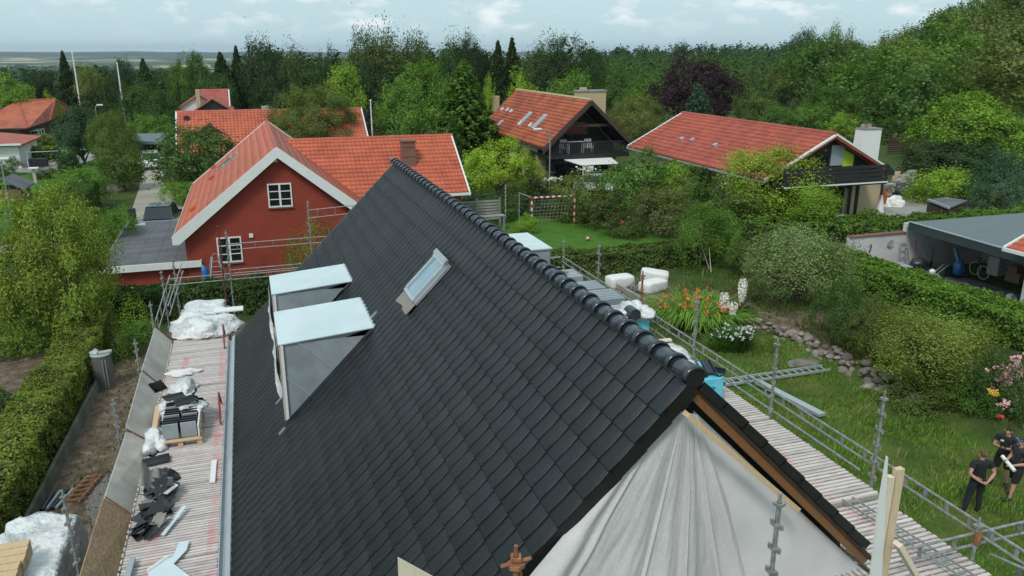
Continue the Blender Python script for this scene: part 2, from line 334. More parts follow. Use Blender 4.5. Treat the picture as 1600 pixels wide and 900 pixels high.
bank = np.maximum(bank, .8*soft(15.5, 16.5, x_+nz*2)*(1-soft(19, 21, x_))*soft(27.5, 29, y_)*(1-soft(35, 36.5, y_)))
soil = np.maximum(soil, np.clip(bank, 0, 1))
grav = soft(-5, -4.2, x_+nz)*(1-soft(-2, -1, x_))*(1-soft(22, 30, y_+nz*3))
lawn = soft(12.5, 13, x_)*(1-soft(24.5, 25.5, x_+nz))*soft(38.5, 39.5, y_)*(1-soft(51, 53, y_+nz*2))
lawn = np.maximum(lawn, soft(-40, -38, x_)*(1-soft(-13.5, -12.5, x_+nz))*soft(58, 62, y_)*(1-soft(140, 150, y_)))
lawn = np.maximum(lawn, soft(-11.3, -10.8, x_)*(1-soft(-8.4, -7.8, x_+nz))*soft(50, 53, y_)*(1-soft(63, 66, y_)))
meadow = soft(8.4, 9, x_)*(1-soft(.0, .6, x_-xs))*(1-soft(25, 27, y_+nz))
ca = me.color_attributes.new('cover', 'FLOAT_COLOR', 'POINT')
ca.data.foreach_set('color', np.stack([soil, grav, lawn, meadow], 1).astype(np.float32).ravel())
gm = me.materials[0]; gm.use_nodes = True; nt = gm.node_tree; L = nt.links; b = nt.nodes['Principled BSDF']; b.inputs['Roughness'].default_value = .95; b.inputs['Specular IOR Level'].default_value = .15
at = N(nt, 'ShaderNodeAttribute', attribute_name='cover'); sp = N(nt, 'ShaderNodeSeparateColor'); L.new(at.outputs['Color'], sp.inputs[0])
g = N(nt, 'ShaderNodeNewGeometry')
def nse(scale, det=6, rough=.6, st=None):
    n = N(nt, 'ShaderNodeTexNoise'); n.inputs['Scale'].default_value = scale; n.inputs['Detail'].default_value = det; n.inputs['Roughness'].default_value = rough
    if st:
        mp = N(nt, 'ShaderNodeMapping'); mp.inputs['Scale'].default_value = st; L.new(g.outputs['Position'], mp.inputs[0]); L.new(mp.outputs[0], n.inputs['Vector'])
    else: L.new(g.outputs['Position'], n.inputs['Vector'])
    return n.outputs['Fac']
def ramp(f, stops):
    r = N(nt, 'ShaderNodeValToRGB'); e = r.color_ramp.elements
    while len(e) < len(stops): e.new(.5)
    for k, (p, c) in enumerate(stops): e[k].position = p; e[k].color = (*c, 1)
    L.new(f, r.inputs[0]); return r.outputs[0]
def mixc(f, a, c):
    m = N(nt, 'ShaderNodeMixRGB'); L.new(a, m.inputs[1]); L.new(c, m.inputs[2])
    if isinstance(f, float): m.inputs[0].default_value = f
    else: L.new(f, m.inputs[0])
    return m.outputs[0]
def mr(f, a, b_, c=0, d=1):
    m = N(nt, 'ShaderNodeMapRange'); m.inputs['From Min'].default_value = a; m.inputs['From Max'].default_value = b_; m.inputs['To Min'].default_value = c; m.inputs['To Max'].default_value = d; L.new(f, m.inputs['Value']); return m.outputs[0]
def sharpen(mask, noisef, amt=.35):
    a = N(nt, 'ShaderNodeMath', operation='ADD'); L.new(mask, a.inputs[0]); L.new(mr(noisef, .3, .7, -amt, amt), a.inputs[1]); return mr(a.outputs[0], .4, .6)
nb = nse(3.5, 8, .7)
base = ramp(nse(1.2, 10, .72), [(.3, (.028, .05, .013)), (.5, (.055, .085, .022)), (.7, (.10, .115, .035))])
mead = ramp(nse(.8, 10, .75), [(.33, (.035, .075, .014)), (.5, (.075, .125, .022)), (.62, (.14, .145, .045)), (.75, (.17, .14, .07))])
lawnc = ramp(nse(1.5, 10, .7), [(.3, (.045, .12, .015)), (.7, (.085, .19, .025))])
soilc = ramp(nse(3, 12, .75), [(.3, (.055, .038, .026)), (.5, (.15, .11, .08)), (.62, (.23, .185, .145)), (.70, (.42, .39, .35))])
gravc = ramp(nse(14, 10, .85), [(.35, (.09, .085, .08)), (.5, (.20, .19, .18)), (.65, (.36, .34, .32))])
cc = mixc(sharpen(at.outputs['Alpha'], nb), base, mead); cc = mixc(sharpen(sp.outputs[2], nb, .2), cc, lawnc); cc = mixc(sharpen(sp.outputs[0], nb), cc, soilc); cc = mixc(sharpen(sp.outputs[1], nb), cc, gravc)
# far farmland
ln = N(nt, 'ShaderNodeVectorMath', operation='LENGTH'); L.new(g.outputs['Position'], ln.inputs[0])
vo = N(nt, 'ShaderNodeTexVoronoi'); vo.inputs['Scale'].default_value = .0021; L.new(g.outputs['Position'], vo.inputs['Vector'])
sv_ = N(nt, 'ShaderNodeSeparateColor'); L.new(vo.outputs['Color'], sv_.inputs[0])
farc = ramp(sv_.outputs[0], [(.0, (.05, .085, .03)), (.35, (.08, .14, .035)), (.5, (.50, .42, .13)), (.62, (.46, .40, .17)), (.75, (.06, .10, .035)), (.9, (.40, .37, .27))])
r2 = nt.nodes[-1]
woods = mr(nse(.004, 6, .6), .46, .52); farc = mixc(woods, farc, ramp(nse(.02), [(0, (.018, .035, .016)), (1, (.03, .05, .022))]))
cc = mixc(mr(ln.outputs['Value'], 300, 450), cc, farc)
cc = mixc(mr(ln.outputs['Value'], 5200, 6200), cc, ramp(nse(.01), [(0, (.016, .032, .016)), (1, (.025, .045, .022))]))
L.new(cc, b.inputs['Base Color'])
bp = N(nt, 'ShaderNodeBump'); bp.inputs['Strength'].default_value = .8; bp.inputs['Distance'].default_value = .08; L.new(nse(9, 8, .8), bp.inputs['Height']); L.new(bp.outputs[0], b.inputs['Normal'])
struct(link('ground', me))
def sheet(name, poly, m, dz=.02, ragged=0):
    bm = bmesh.new(); bm.faces.new([bm.verts.new((x, y, 0)) for x, y in poly]); bmesh.ops.triangulate(bm, faces=bm.faces[:])
    for _ in range(30):
        ed = [e for e in bm.edges if e.calc_length() > .8]
        if not ed: break
        bmesh.ops.subdivide_edges(bm, edges=ed, cuts=1); bmesh.ops.triangulate(bm, faces=[f for f in bm.faces if len(f.verts) > 3])
    for v in bm.verts: v.co.z = gzf(v.co.x, v.co.y)+dz
    me = bpy.data.meshes.new(name); bm.to_mesh(me); bm.free(); me.materials.append(m); return struct(link(name, me))
sheet('driveway', [(-7.6, 54), (-3.6, 54), (-4.2, 60), (-5.6, 66), (-7.6, 76), (-8.6, 88), (-9.2, 100), (-11.2, 100), (-10.4, 88), (-9.4, 74), (-8.8, 64), (-8.4, 57)], M['gravel'], .03)
sheet('garden_path', [(-16, 51.5), (-7.5, 53), (-7.5, 55.5), (-16, 54)], M['gravel'], .025)
sheet('patio', [(-19, 86), (-15.5, 100), (-18, 104), (-24, 90)], M['concrete'], .03)
sheet('terrace_paving', [(36.5, 35), (44, 35), (48, 44), (38.9, 48)], M['concrete'], .03)
sheet('garage_floor', [(28.6, 18), (34.5, 18), (34.5, 32.4), (28.6, 32.4)], M['felt'], .03)
exec_later = []

# ================================================================== THE DARK TILED HOUSE
RX, RZ = 3.93, -3.03; Y0, Y1 = 6.2, 22.75; NC = 64; TW = (Y1-Y0)/NC; S2 = math.sqrt(.5)
UL, NL = Vector((-S2, 0, -S2)), Vector((-S2, 0, S2)); UR, NR = Vector((S2, 0, -S2)), Vector((S2, 0, S2))
house = root('tiled_house', 'long steep house roof of new charcoal tiles filling the middle foreground', 'house', (3.9, 14.5, -11.4))
def tile_arrays(W=TW, L=.41, lift=.019, flap=0.0):
    pr = [(0, -.004), (.006, .004), (.05, -.001), (.10, -.004), (.15, -.001), (.178, .005), (.188, .006), (.194, .017), (.211, .017), (.2135, .010), (.2195, .010), (.222, .017), (.245, .017), (.252, .0)]
    pr = [(c*W/.2586, h) for c, h in pr]; V = []; n = len(pr)
    for a, z0 in ((-L, .0), (-.012, lift-.001), (0, lift-.006), (0.001, lift-.028)):
        V += [(a, c, z0+(h if a < .0005 else 0)) for c, h in pr]
    Fq = [(r*n+i, (r+1)*n+i, (r+1)*n+i+1, r*n+i+1) for r in range(3) for i in range(n-1)]
    k = len(V); e = pr[-1][0]; V += [(-L, e, -.03-flap), (0, e, lift-.036-flap)]; Fq += [(n-1, k, k+1, 3*n-1)]
    if flap:
        k = len(V); V += [(-L, e-.02, -.03-flap), (0, e-.02, lift-.036-flap), (0, e-.02, lift-.02)]; Fq += [(k-2, k, k+1, k-1), (3*n-1, k-1, k+1, k+2)]
    return np.array(V), np.array(Fq)
TV, TF = tile_arrays(); tile_me = npmesh('roof_tile', TV, TF, M['tile'])
VV, VF = tile_arrays(flap=.13); verge_me = npmesh('verge_tile', VV, VF, M['tile'])
def frame(Mx, o): m = Matrix.Identity(4); [m.__setitem__(i, (*[Mx[j][i] for j in range(3)], o[i])) for i in range(3)]; return m
def proj(p):
    d = depth(p); c, s = math.cos(YAW), math.sin(YAW); u = p[0]*c-p[1]*s
    v = p[0]*s*math.sin(PITCH)+p[1]*c*math.sin(PITCH)+p[2]*math.cos(PITCH); return 800+F*u/d, 450-F*v/d, d
skip = [(0.30, 1.86, 14.35, 16.15), (0.30, 1.86, 17.65, 19.05), (2.62, 3.24, 13.45, 14.12)]
cells = []
for side, (u, n_, cd, o0, rows) in enumerate(((UL, NL, Vector((0, -1, 0)), Y1, 18), (UR, NR, Vector((0, 1, 0)), Y0, 9))):
    for r in range(rows):
        for c in range(NC):
            o = Vector((RX, o0, RZ))+u*(.53+.37*r)+cd*(c*TW)+n_*(-.03+.002*math.sin(c*12.9+r*7.7))
            ctr = o+cd*(TW/2)-u*.18
            if side == 0 and any(a < ctr.x < b_ and e < ctr.y < f_ for a, b_, e, f_ in skip): continue
            verge = (side == 0 and c == NC-1) or (side == 1 and c == 0)
            x, y, d = proj(ctr); vis = side == 0 and d > 1 and -20 < x < 1600 and y < 915
            cells.append((d if vis else 900+d, side, u, cd, n_, o, verge, r))
cells.sort(key=lambda t: t[0])
restV, restF = [], []; k = 0
def jit(): return Matrix.Rotation(random.uniform(-.003, .003), 3, 'X')@Matrix.Rotation(random.uniform(-.003, .003), 3, 'Z')
for q, (d, side, u, cd, n_, o, verge, r) in enumerate(cells):
    Mx = Matrix((u, cd, n_)).transposed()@jit()
    if verge and side == 0 and d < 900 or q < 285:
        ob = link('verge_tile' if verge else 'roof_tile', verge_me if verge else tile_me, house)
        ob.matrix_basis = Matrix.Translation(o-WP[house.name])@Mx.to_4x4()
    else:
        restV.append(TV@np.array(Mx).T+np.array(o-WP[house.name])); restF.append(TF+k); k += len(TV)
tag(link('roof_tile', npmesh('roof_tile', np.concatenate(restV), np.concatenate(restF), M['tile']), house), kind='stuff')
# right slope verge flanges seen from the gable side
for r in range(9):
    mb = MB(); a = Vector((RX, Y0, RZ))+UR*(.16+.37*r)+NR*(.035 if r else .02); p2 = a+UR*.385+NR*-.0
    lo = .085
    mb.prism([a, p2+NR*.015, p2-NR*lo, a-NR*(lo+.012)], (0, .03, 0)); mb.build('verge_tile', M['tiledark'], house)
# ridge tiles
def ridge_mesh():
    def prof(r0): return [(r0*math.sin(t), r0*math.cos(t)) for t in np.linspace(-1.62, 1.62, 15)]
    V = []; Fq = []
    secs = [(0, .128), (.03, .134), (.055, .131), (.07, .118), (.25, .109), (.40, .104)]
    for y, r0 in secs: V += [(a, y, c*.92-.02) for a, c in prof(r0)]
    for y, r0 in ((.40, .09), (.0, .105)): V += [(a, y, c*.92-.02) for a, c in prof(r0)]
    n = 15; ns = len(secs)+2
    for r in range(ns): Fq += [(r*n+i, r*n+i+1, ((r+1) % ns)*n+i+1, ((r+1) % ns)*n+i) for i in range(n-1)]
    return npmesh('ridge_tile', np.array(V), np.array(Fq)[:, ::-1], M['ridge'], smooth=True)
rm = ridge_mesh(); nr = int((Y1-Y0)/.365)+1
for i in range(nr):
    ob = link('ridge_tile', rm, house); ob.location = Vector((RX, Y0-.03+i*.365, RZ-.005+random.uniform(-.002, .002)))-WP[house.name]; ob.rotation_euler = (R(-.6), random.uniform(-.01, .01), 0)
mb = MB(); mb.prism([(RX+.105*math.sin(t), Y0-.015, RZ-.03+.1*math.cos(t)) for t in np.linspace(0, 2*PI, 16, False)], (0, .012, 0)); mb.build('ridge_end_cap', M['tiledark'], house)
# roof body: boarding below the tiles
mb = MB()
for u, n_, ln_ in ((UL, NL, 6.78), (UR, NR, 3.75)):
    a = Vector((RX, Y0+.12, RZ))-n_*.07; mb.prism([a, a+u*ln_, a+u*ln_-n_*.05, a-n_*.05], (0, Y1-Y0-.2, 0))
mb.build('roof_boarding', M['underlay'], house)
mb = MB(); mb.prism([(RX, 6.72, RZ-.22), (-.55, 6.72, RZ-.22-4.48), (-.55, 6.72, -11.5), (6.5, 6.72, -11.5), (6.5, 6.72, RZ-.22-2.57)], (0, 15.6, 0)); mb.build('wall', M['underlay'], house)
# barge beam, dark fascia strips
def vergebar(name, u, n_, off, w, h, y, m, s0=.02, s1=3.8):
    mb = MB(); p = Vector((RX, y, RZ))-n_*off; mb.prism([p+u*s0, p+u*s1, p+u*s1-n_*h, p+u*(s0)-n_*h], (0, w, 0)); return mb.build(name, m, house)
vergebar('barge_board', UR, NR, .05, .06, .05, 6.24, M['brownwood'])
vergebar('rafter', UR, NR, .095, .10, .095, 6.27, M['orangewood'], .12, 3.75)
vergebar('barge_board', UL, NL, .175, .10, .14, 6.34, M['blackwood'], .1, 6.7)
vergebar('rafter', UL, NL, .32, .12, .10, 6.52, M['underlay'], .3, 6.6)
# gutter on the left eave
mb = MB(); prof = [(-.075*math.cos(t)-1.0, -.075*math.sin(t)-7.93) for t in np.linspace(-.1, PI+.1, 9)]
mb.grid(lambda u, v: (prof[round(u*8)][0], 6.3+v*16.5, prof[round(u*8)][1]), 8, 1); mb.tube([(-1.085, 6.3, -7.93), (-1.085, 22.8, -7.93)], .012, 6); mb.build('gutter', M['zinclite'], house)
mb = MB(); mb.prism([(-.90, 6.3, -7.83), (-.98, 6.3, -7.90), (-.98, 6.3, -7.91), (-.88, 6.3, -7.86)], (0, 16.5, 0)); mb.build('eave_flashing', M['zinclite'], house)
# --- two dormers on the left slope
def dormer(ya, yb, lab):
    d = root('dormer', lab, None, (1, (ya+yb)/2, -6)); d.parent = house; d.location = Vector((1, (ya+yb)/2, -6))-WP[house.name]; del d['label']
    d['label'] = lab
    zt, zb_ = -5.21, -5.06; xf, xr = .22, 1.9
    mb = MB(); mb.prism([(xf, ya+.02, zt), (xf, ya+.02, xf-6.96), (xr, ya+.02, xr-6.98), (xr, ya+.02, zb_)], (0, yb-ya-.04, 0)); mb.build('dormer_body', M['zinc'], d)
    for y, sg in ((ya, -1), (yb, 1)):      # cheek sheets, three panels each side with standing seams
        def ed(p, q): mb2.bar((p[0], y-sg*-.004, p[1]), (q[0], y-sg*-.004, q[1]), .022, .012, (0, 1, 0))
        tri = [(xf, zt), (xf, xf-6.95), (xr, zb_)]
        cuts = [0, .27, .55, .80, 1]
        for a, b_ in zip(cuts, cuts[1:]):
            def pa(t, top): # lines perpendicular to the roof slope
                s = t*(xr-xf)*1.0; base = (xf+s, xf+s-6.95)
                return base
            P0, P1 = pa(a, 0), pa(b_, 0)
            def up(P):
                # run at 45 degrees up-left until hitting front edge or top
                t = min(P[0]-xf, (zt+.02-P[1])); return (P[0]-t, P[1]+t)
            Q0, Q1 = up(P0), up(P1); poly = [P0, P1, Q1]
            if Q1[0] > xf+1e-3 and Q0[0] <= xf+1e-3: poly += [(xf, zt+.02)]
            if a > 0: poly += [Q0]
            mb2 = MB(); mb2.prism([(x, y, z) for x, z in poly], (0, sg*.008*(1+a), 0)); mb2.build('cheek_panel', M['zinc'], d)
            if a > 0: mb2 = MB(); mb2.bar((P0[0], y+sg*.014, P0[1]), (Q0[0], y+sg*.014, Q0[1]), .028, .03, (0, 1, 0)); mb2.build('seam', M['zinclite'], d)
    mb = MB(); mb.prism([(xf-.06, ya-.05, zt+.035), (xr+.05, ya-.05, zb_+.035), (xr+.05, ya-.05, zb_+.002), (xf-.06, ya-.05, zt+.002)], (0, yb-ya+.1, 0)); bevel(mb.build('dormer_roof', M['zincroof'], d), .008)
    mb = MB(); mb.bb((xf-.05, ya-.02, xf-6.95), (xf-.005, yb+.02, zt)); mb.build('dormer_front', M['board'], d)
    mb = MB()
    for i in range(9):
        y = ya-.02+i*(yb-ya+.04)/9; x = xr+.055+.015*(i % 2); mb.prism([(xr+.03, y, zb_+.04), (x+.045, y+.06, zb_+.030), (x+.02, y+.18, zb_+.026), (xr+.03, y+.19, zb_+.04)], (0, 0, .006))
    mb.build('flashing', M['zincroof'], d)
    mb = MB()   # loose film hanging at the front edge
    mb.grid(lambda u, v: (xf-.10-.06*math.sin(v*5+u*9)*v, ya+.1+u*(yb-ya)*.9, zt-.1-v*(.9+.2*math.sin(u*11))), 14, 6); mb.build('loose_film', M['film'], d, True)
    mb = MB(); mb.prism([(xf-.02, ya-.055, xf-6.93), (xf+.03, ya-.055, xf-6.90), (xf+.03, ya-.055, zt), (xf-.02, ya-.055, zt)], (0, .03, 0)); mb.build('corner_trim', M['cloth'], d)
    return d
dormer(14.3, 16.2, 'nearer zinc dormer with the larger pale flat roof'); dormer(17.62, 19.1, 'farther zinc dormer with the smaller pale flat roof')
for (ya, yb) in ():   # crumpled lead apron below each dormer
    mb = MB(); mb.grid(lambda u, v: tuple(Vector((RX, ya+u*(yb-ya), RZ))+UL*(5.26+v*.32)+NL*(.045+.012*mn.noise(Vector((u*9, v*6, ya))))), 20, 5); mb.build('lead_apron', M['tiledark'], house, True)
# --- skylight
sk = root('skylight', 'narrow roof window with raised grey frame', None, (2.9, 13.8, -4)); sk.parent = house; sk.location = Vector((2.9, 13.8, -4))-WP[house.name]
def rp(s, y, h): return Vector((RX, y, RZ))+UL*s+NL*h
def rbox(name, s0, s1, y0, y1, h0, h1, m, par):
    mb = MB(); P = [rp(s, y, h) for h in (h0, h1) for s, y in ((s0, y0), (s1, y0), (s1, y1), (s0, y1))]
    mb.add(P, [(3, 2, 1, 0), (4, 5, 6, 7), (0, 1, 5, 4), (1, 2, 6, 5), (2, 3, 7, 6), (3, 0, 4, 7)]); return mb.build(name, m, par)
s0, s1, ya, yb = .96, 1.90, 13.36, 14.16
rbox('frame_top', s0, s0+.10, ya, yb, .0, .13, M['zinclite'], sk); rbox('frame_bottom', s1-.07, s1, ya, yb, .0, .10, M['zinclite'], sk)
rbox('frame_side', s0+.10, s1-.07, ya, ya+.07, .0, .11, M['zinclite'], sk); rbox('frame_side', s0+.10, s1-.07, yb-.07, yb, .0, .11, M['zinclite'], sk)
rbox('window_glass', s0+.10, s1-.07, ya+.07, yb-.07, .05, .08, M['skyglass'], sk)
rbox('frame_hood', s0-.05, s0+.05, ya-.05, yb+.05, .12, .15, M['zinc'], sk)
rbox('frame_side_cover', s0, s1, ya-.06, ya-.005, .0, .05, M['zinc'], sk); rbox('frame_side_cover', s0, s1, yb+.005, yb+.06, .0, .05, M['zinc'], sk)
mb = MB(); mb.grid(lambda u, v: tuple(rp(s1+v*.24+.02*math.sin(u*9), ya-.1+u*(yb-ya+.2), .045+.02*math.sin(u*2*PI*3.6))), 36, 4); mb.build('apron_flashing', M['greyfelt'], sk, True)
# --- zinc box dormer on the far slope
d3 = root('dormer', 'grey zinc box dormer on the far slope', None, (6.6, 20.3, -5.5)); d3.parent = house; d3.location = Vector((6.6, 20.3, -5.5))-WP[house.name]
mb = MB(); mb.prism([(5.9, 19.3, -5.12), (7.45, 19.3, -5.12), (7.45, 19.3, -7.4), (5.9, 19.3, -7.4)], (0, 1.9, 0)); mb.build('dormer_body', M['zinc'], d3)
mb = MB(); mb.bb((5.85, 19.25, -5.11), (7.5, 21.25, -5.08)); mb.build('dormer_roof', M['zincroof'], d3)
for i in range(4): mb = MB(); mb.bb((7.455, 19.35+i*.45, -7.3), (7.48, 19.38+i*.45, -5.12)); mb.build('seam', M['zinclite'], d3)
# roof vents / clips: small bright strips beside the dormers
for (x, y) in ((1.35, 16.9), (.1, 14.0), (.1, 15.4), (2.0, 14.6)): rbox('tile_clip', (RX-x)/S2-.12, (RX-x)/S2+.05, y, y+.02, .03, .06, M['zinclite'], house)

# --- plastic sheet over the open gable (rests on the house: a thing of its own)
FOLDS = [(.05, .035, 1.1, .10), (.115, .014, .5, .05), (.19, .06, .8, -.04), (.30, .075, .55, .05), (.43, .010, .45, -.06), (.56, .07, .45, .04), (.665, .012, .95, -.01), (.72, .035, .6, -.03), (.845, .016, .9, .03), (.95, .03, .9, .02)]
def sheet_pt(u, v):
    t = v; P0 = Vector((RX-.16, 6.32, RZ-.40)); L0 = Vector((RX-2.95, 6.12, RZ-3.03)); R0 = Vector((RX+1.45, 6.30, RZ-3.75))
    le = P0.lerp(L0, t); ri = (P0+Vector((.30, 0, -.10))).lerp(R0, t); p = le.lerp(ri, u); p.z -= math.sin(u*PI)*.95*t
    e = (1-u)**8*t; w_ = .10*math.sin(t*13+2)+.05*math.sin(t*31); p.x += w_*e; p.z += w_*e
    f = 0
    for a, wd, am, dr in FOLDS:
        aa = a+dr*(t-.4)+.006*math.sin(t*7+a*40); q = (u-aa)/wd; f += am*math.exp(-q*q)*(1 if wd < .02 else .8)
    n_ = mn.noise(Vector((u*7, t*2.5, 0))); n2 = mn.noise(Vector((u*26+t*5, t*9, 4))); n3 = mn.noise(Vector((u*70, t*40, 9)))
    p.y -= .19*f*(.12+t*.88)*min(1, t*5)+.28*math.sin(u*PI)*t+.16*n_*t+.03*n2*t+.003*n3
    return tuple(p)
mb = MB(); mb.grid(sheet_pt, 260, 70); shm = mb
def filmmat():
    m = mat('gauze_sheet', (.86, .84, .85), .42, .05, 3, .08, 8, col2=(.90, .89, .89)); nt = m.node_tree; L = nt.links; b = nt.nodes['Principled BSDF']
    g = N(nt, 'ShaderNodeNewGeometry')
    wv = N(nt, 'ShaderNodeTexNoise'); wv.inputs['Scale'].default_value = 70; mp = N(nt, 'ShaderNodeMapping'); mp.inputs['Scale'].default_value = (1, 1, .25); L.new(g.outputs['Position'], mp.inputs[0]); L.new(mp.outputs[0], wv.inputs['Vector'])
    tr = N(nt, 'ShaderNodeBsdfTransparent'); tl = N(nt, 'ShaderNodeBsdfTranslucent'); tl.inputs[0].default_value = (.7, .68, .7, 1)
    a = N(nt, 'ShaderNodeMixShader'); a.inputs[0].default_value = .3; L.new(b.outputs[0], a.inputs[1]); L.new(tl.outputs[0], a.inputs[2])
    k = N(nt, 'ShaderNodeMapRange'); k.inputs['From Min'].default_value = .35; k.inputs['From Max'].default_value = .65; k.inputs['To Min'].default_value = .17; k.inputs['To Max'].default_value = .27; L.new(wv.outputs['Fac'], k.inputs['Value'])
    c = N(nt, 'ShaderNodeMixShader'); L.new(k.outputs[0], c.inputs[0]); L.new(a.outputs[0], c.inputs[1]); L.new(tr.outputs[0], c.inputs[2]); L.new(c.outputs[0], nt.nodes['Material Output'].inputs[0])
    return m
gz_ = filmmat()
tag(mb.build('plastic_sheet', gz_, None, True), 'large white gauze sheet draped in long folds over the open gable end', 'plastic sheet')
# smooth grey membrane on the right of the gable
def memb(u, v):
    a = Vector((RX+.15, 6.42, RZ-.50)).lerp(Vector((RX+2.62, 6.42, RZ-2.95)), v); b_ = Vector((RX+.3, 6.42, RZ-1.6)).lerp(Vector((RX+1.1, 6.42, RZ-4.2)), v); p = a.lerp(b_, u); p.y -= .16*math.sin(u*PI)*math.sin(v*PI)+.02*mn.noise(Vector((u*3, v*5, 1))); return tuple(p)
mb = MB(); mb.grid(memb, 24, 40); tag(mb.build('membrane_sheet', mat('grey_membrane', (.62, .61, .61), .35, .08, 2, .12, 8, col2=(.55, .54, .545)), None, True), 'smooth grey-white membrane stretched below the right-hand gable rafter', 'membrane')
mb = MB(); mb.bar((RX-.12, 6.12, RZ-.36), (RX+1.24, 6.02, RZ-1.62), .05, .115, (0, -1, 0)); tag(mb.build('timber_batten', M['pine']), 'long raw timber batten nailed slanting over the top of the gable sheet', 'batten')

# ================================================================== SCAFFOLDS
def post_mesh(h, name='post', seg=8):
    mb = MB(); mb.tube([(0, 0, 0), (0, 0, h)], .024, seg); z = .25
    while z < h-.05:
        mb.tube([(0, 0, z-.012), (0, 0, z+.012)], .044, 8); mb.box((.045, 0, z+.03), (.03, .03, .05)); mb.box((-.045, 0, z-.03), (.03, .03, .05)); z += .25 if z > h-1.6 else .5
    mb.tube([(0, 0, h-.03), (0, 0, h+.0)], .06, 4); mb.tube([(0, 0, h), (0, 0, h+.10)], .017, 6)
    return mb
def post(par, x, y, zt, zb=None, lean=(0, 0), m='steel', name='post'):
    zb = gzf(x, y) if zb is None else zb
    me = post_mesh(zt-zb).mesh('post', M[m]); o = link(name, me, par, Vector((x, y, zb))-WP[par.name]); o.rotation_euler = (lean[0], lean[1], random.random()*3); WP[o.name] = Vector((x, y, zb)); return o
def rail(par, p, q, gap=.16, n=8, m='steel', name='guard_rail'):
    p, q = Vector(p), Vector(q); mb = MB(); mb.tube([p, q], .018, 8); mb.tube([p-Vector((0, 0, gap)), q-Vector((0, 0, gap))], .018, 8)
    for i in range(n): a = p.lerp(q, (i+.5)/n); mb.bb((a.x-.03, a.y-.045, a.z-gap), (a.x+.03, a.y+.045, a.z)) if False else mb.bar(a, a-Vector((0, 0, gap)), .05, .016, (1, 0, 0))
    return mb.build(name, M[m], par)
slat_cache = {}
def platform(par, x0, x1, y0, y1, z, along='x', pitch=.0825, w=.052):
    base = Vector(((x0+x1)/2, (y0+y1)/2, z)); pl = MB()
    if along == 'x':
        for xx in (x0+.06, (x0+x1)/2, x1-.06): pl.bb((xx-.02, y0+.01, z-.10), (xx+.02, y1-.01, z-.022))
        pl.bb((x0, y0-.012, z-.10), (x1, y0+.012, z-.021))
    else:
        for yy in (y0+.06, (y0+y1)/2, y1-.06): pl.bb((x0+.01, yy-.02, z-.10), (x1-.01, yy+.02, z-.022))
    P = pl.build('deck_platform', M['board'], par)
    L_ = (x1-x0) if along == 'x' else (y1-y0); key = (round(L_, 2), along)
    if key not in slat_cache:
        mb = MB(); d = (L_, w, .022) if along == 'x' else (w, L_, .022); mb.box((0, 0, -.011), d); slat_cache[key] = mb.mesh('slat', M['slat'])
    n = int(((y1-y0) if along == 'x' else (x1-x0))/pitch)
    for i in range(n):
        c = (i+.5)*pitch; p = Vector(((x0+x1)/2, y0+c, z)) if along == 'x' else Vector((x0+c, (y0+y1)/2, z))
        o = link('slat', slat_cache[key], P, p-WP[P.name]+Vector((random.gauss(0, .006) if along == 'x' else 0, 0, random.uniform(-.002, .002)))); o.rotation_euler = (0, 0, random.gauss(0, .0022))
# right-hand run
sr = root('scaffold', 'long scaffold along the right eave with a pale slatted deck and steel ladder rails', 'scaffold', (7.4, 13, -11.4))
PR = [(6.22, -5.60), (7.98, -4.66), (10.37, -4.71), (12.91, -4.74), (15.27, -4.83), (17.61, -4.70), (20.15, -5.15)]
for i, (y, zt) in enumerate(PR): post(sr, 8.13, y, zt, None, (random.gauss(0, .006), 0), 'rust' if i == 4 else 'steel')
for y in (7.98, 10.37, 12.91, 15.27, 17.61): post(sr, 6.85, y, -6.1, None)
ys = [4.9, 7.78, 10.33, 12.87, 15.23, 17.57, 20.2]
for i, (a, b_) in enumerate(zip(ys, ys[1:])): platform(sr, 6.78, 8.10, a+.02, b_-.02, -6.05-(.05 if i == 0 else 0))
yr = [4.6]+[p[0] for p in PR]
for a, b_ in zip(yr, yr[1:]): rail(sr, (8.17, a, -5.60), (8.17, b_, -5.60), .15, 5)
mb = MB(); mb.tube([(8.2, 8.3, -5.98), (8.2, 20.1, -5.98)], .02, 6); mb.build('ledger', M['steel'], sr)
mb = MB(); mb.tube([(8.2, 4.4, -6.45), (8.2, 7.9, -6.45)], .02, 6); mb.build('ledger', M['steel'], sr)
mb = MB(); mb.tube([(8.10, 20.15, -5.6), (6.8, 20.15, -5.6)], .02, 6); mb.tube([(8.10, 20.15, -5.9), (6.8, 20.15, -5.9)], .02, 6); mb.build('end_rail', M['steel'], sr)
rail(sr, (7.0, 6.25, -5.72), (10.2, 6.25, -5.74), .17, 6, name='end_rail')
rail(sr, (8.3, 6.15, -6.0), (9.3, 3.6, -6.0), .3, 4, name='stair_rail')
mb = MB(); mb.tube([(8.13, 6.22, -5.68), (8.13, 6.22, -5.86)], .045, 8); mb.build('coupler', M['rust'], sr)
# board standing behind the corner at the picture edge
mb = MB(); mb.bb((8.28, 5.35, -7.2), (8.75, 5.40, -5.72)); mb.build('toe_board', M['zinclite'], sr)
# thin lattice beam lying on the deck
lb = MB(); a, b_ = Vector((7.42, 7.75, -6.0)), Vector((7.62, 5.6, -6.0))
for dx in (0, .17): lb.tube([a+Vector((dx, 0, 0)), b_+Vector((dx, 0, 0))], .014, 6)
for i in range(9): q = a.lerp(b_, (i+.4)/9); lb.bar(q, q+Vector((.17, 0, 0)), .03, .02)
tag(lb.build('lattice_beam', M['steel']), 'thin steel ladder beam lying along the right slatted deck', 'ladder beam')
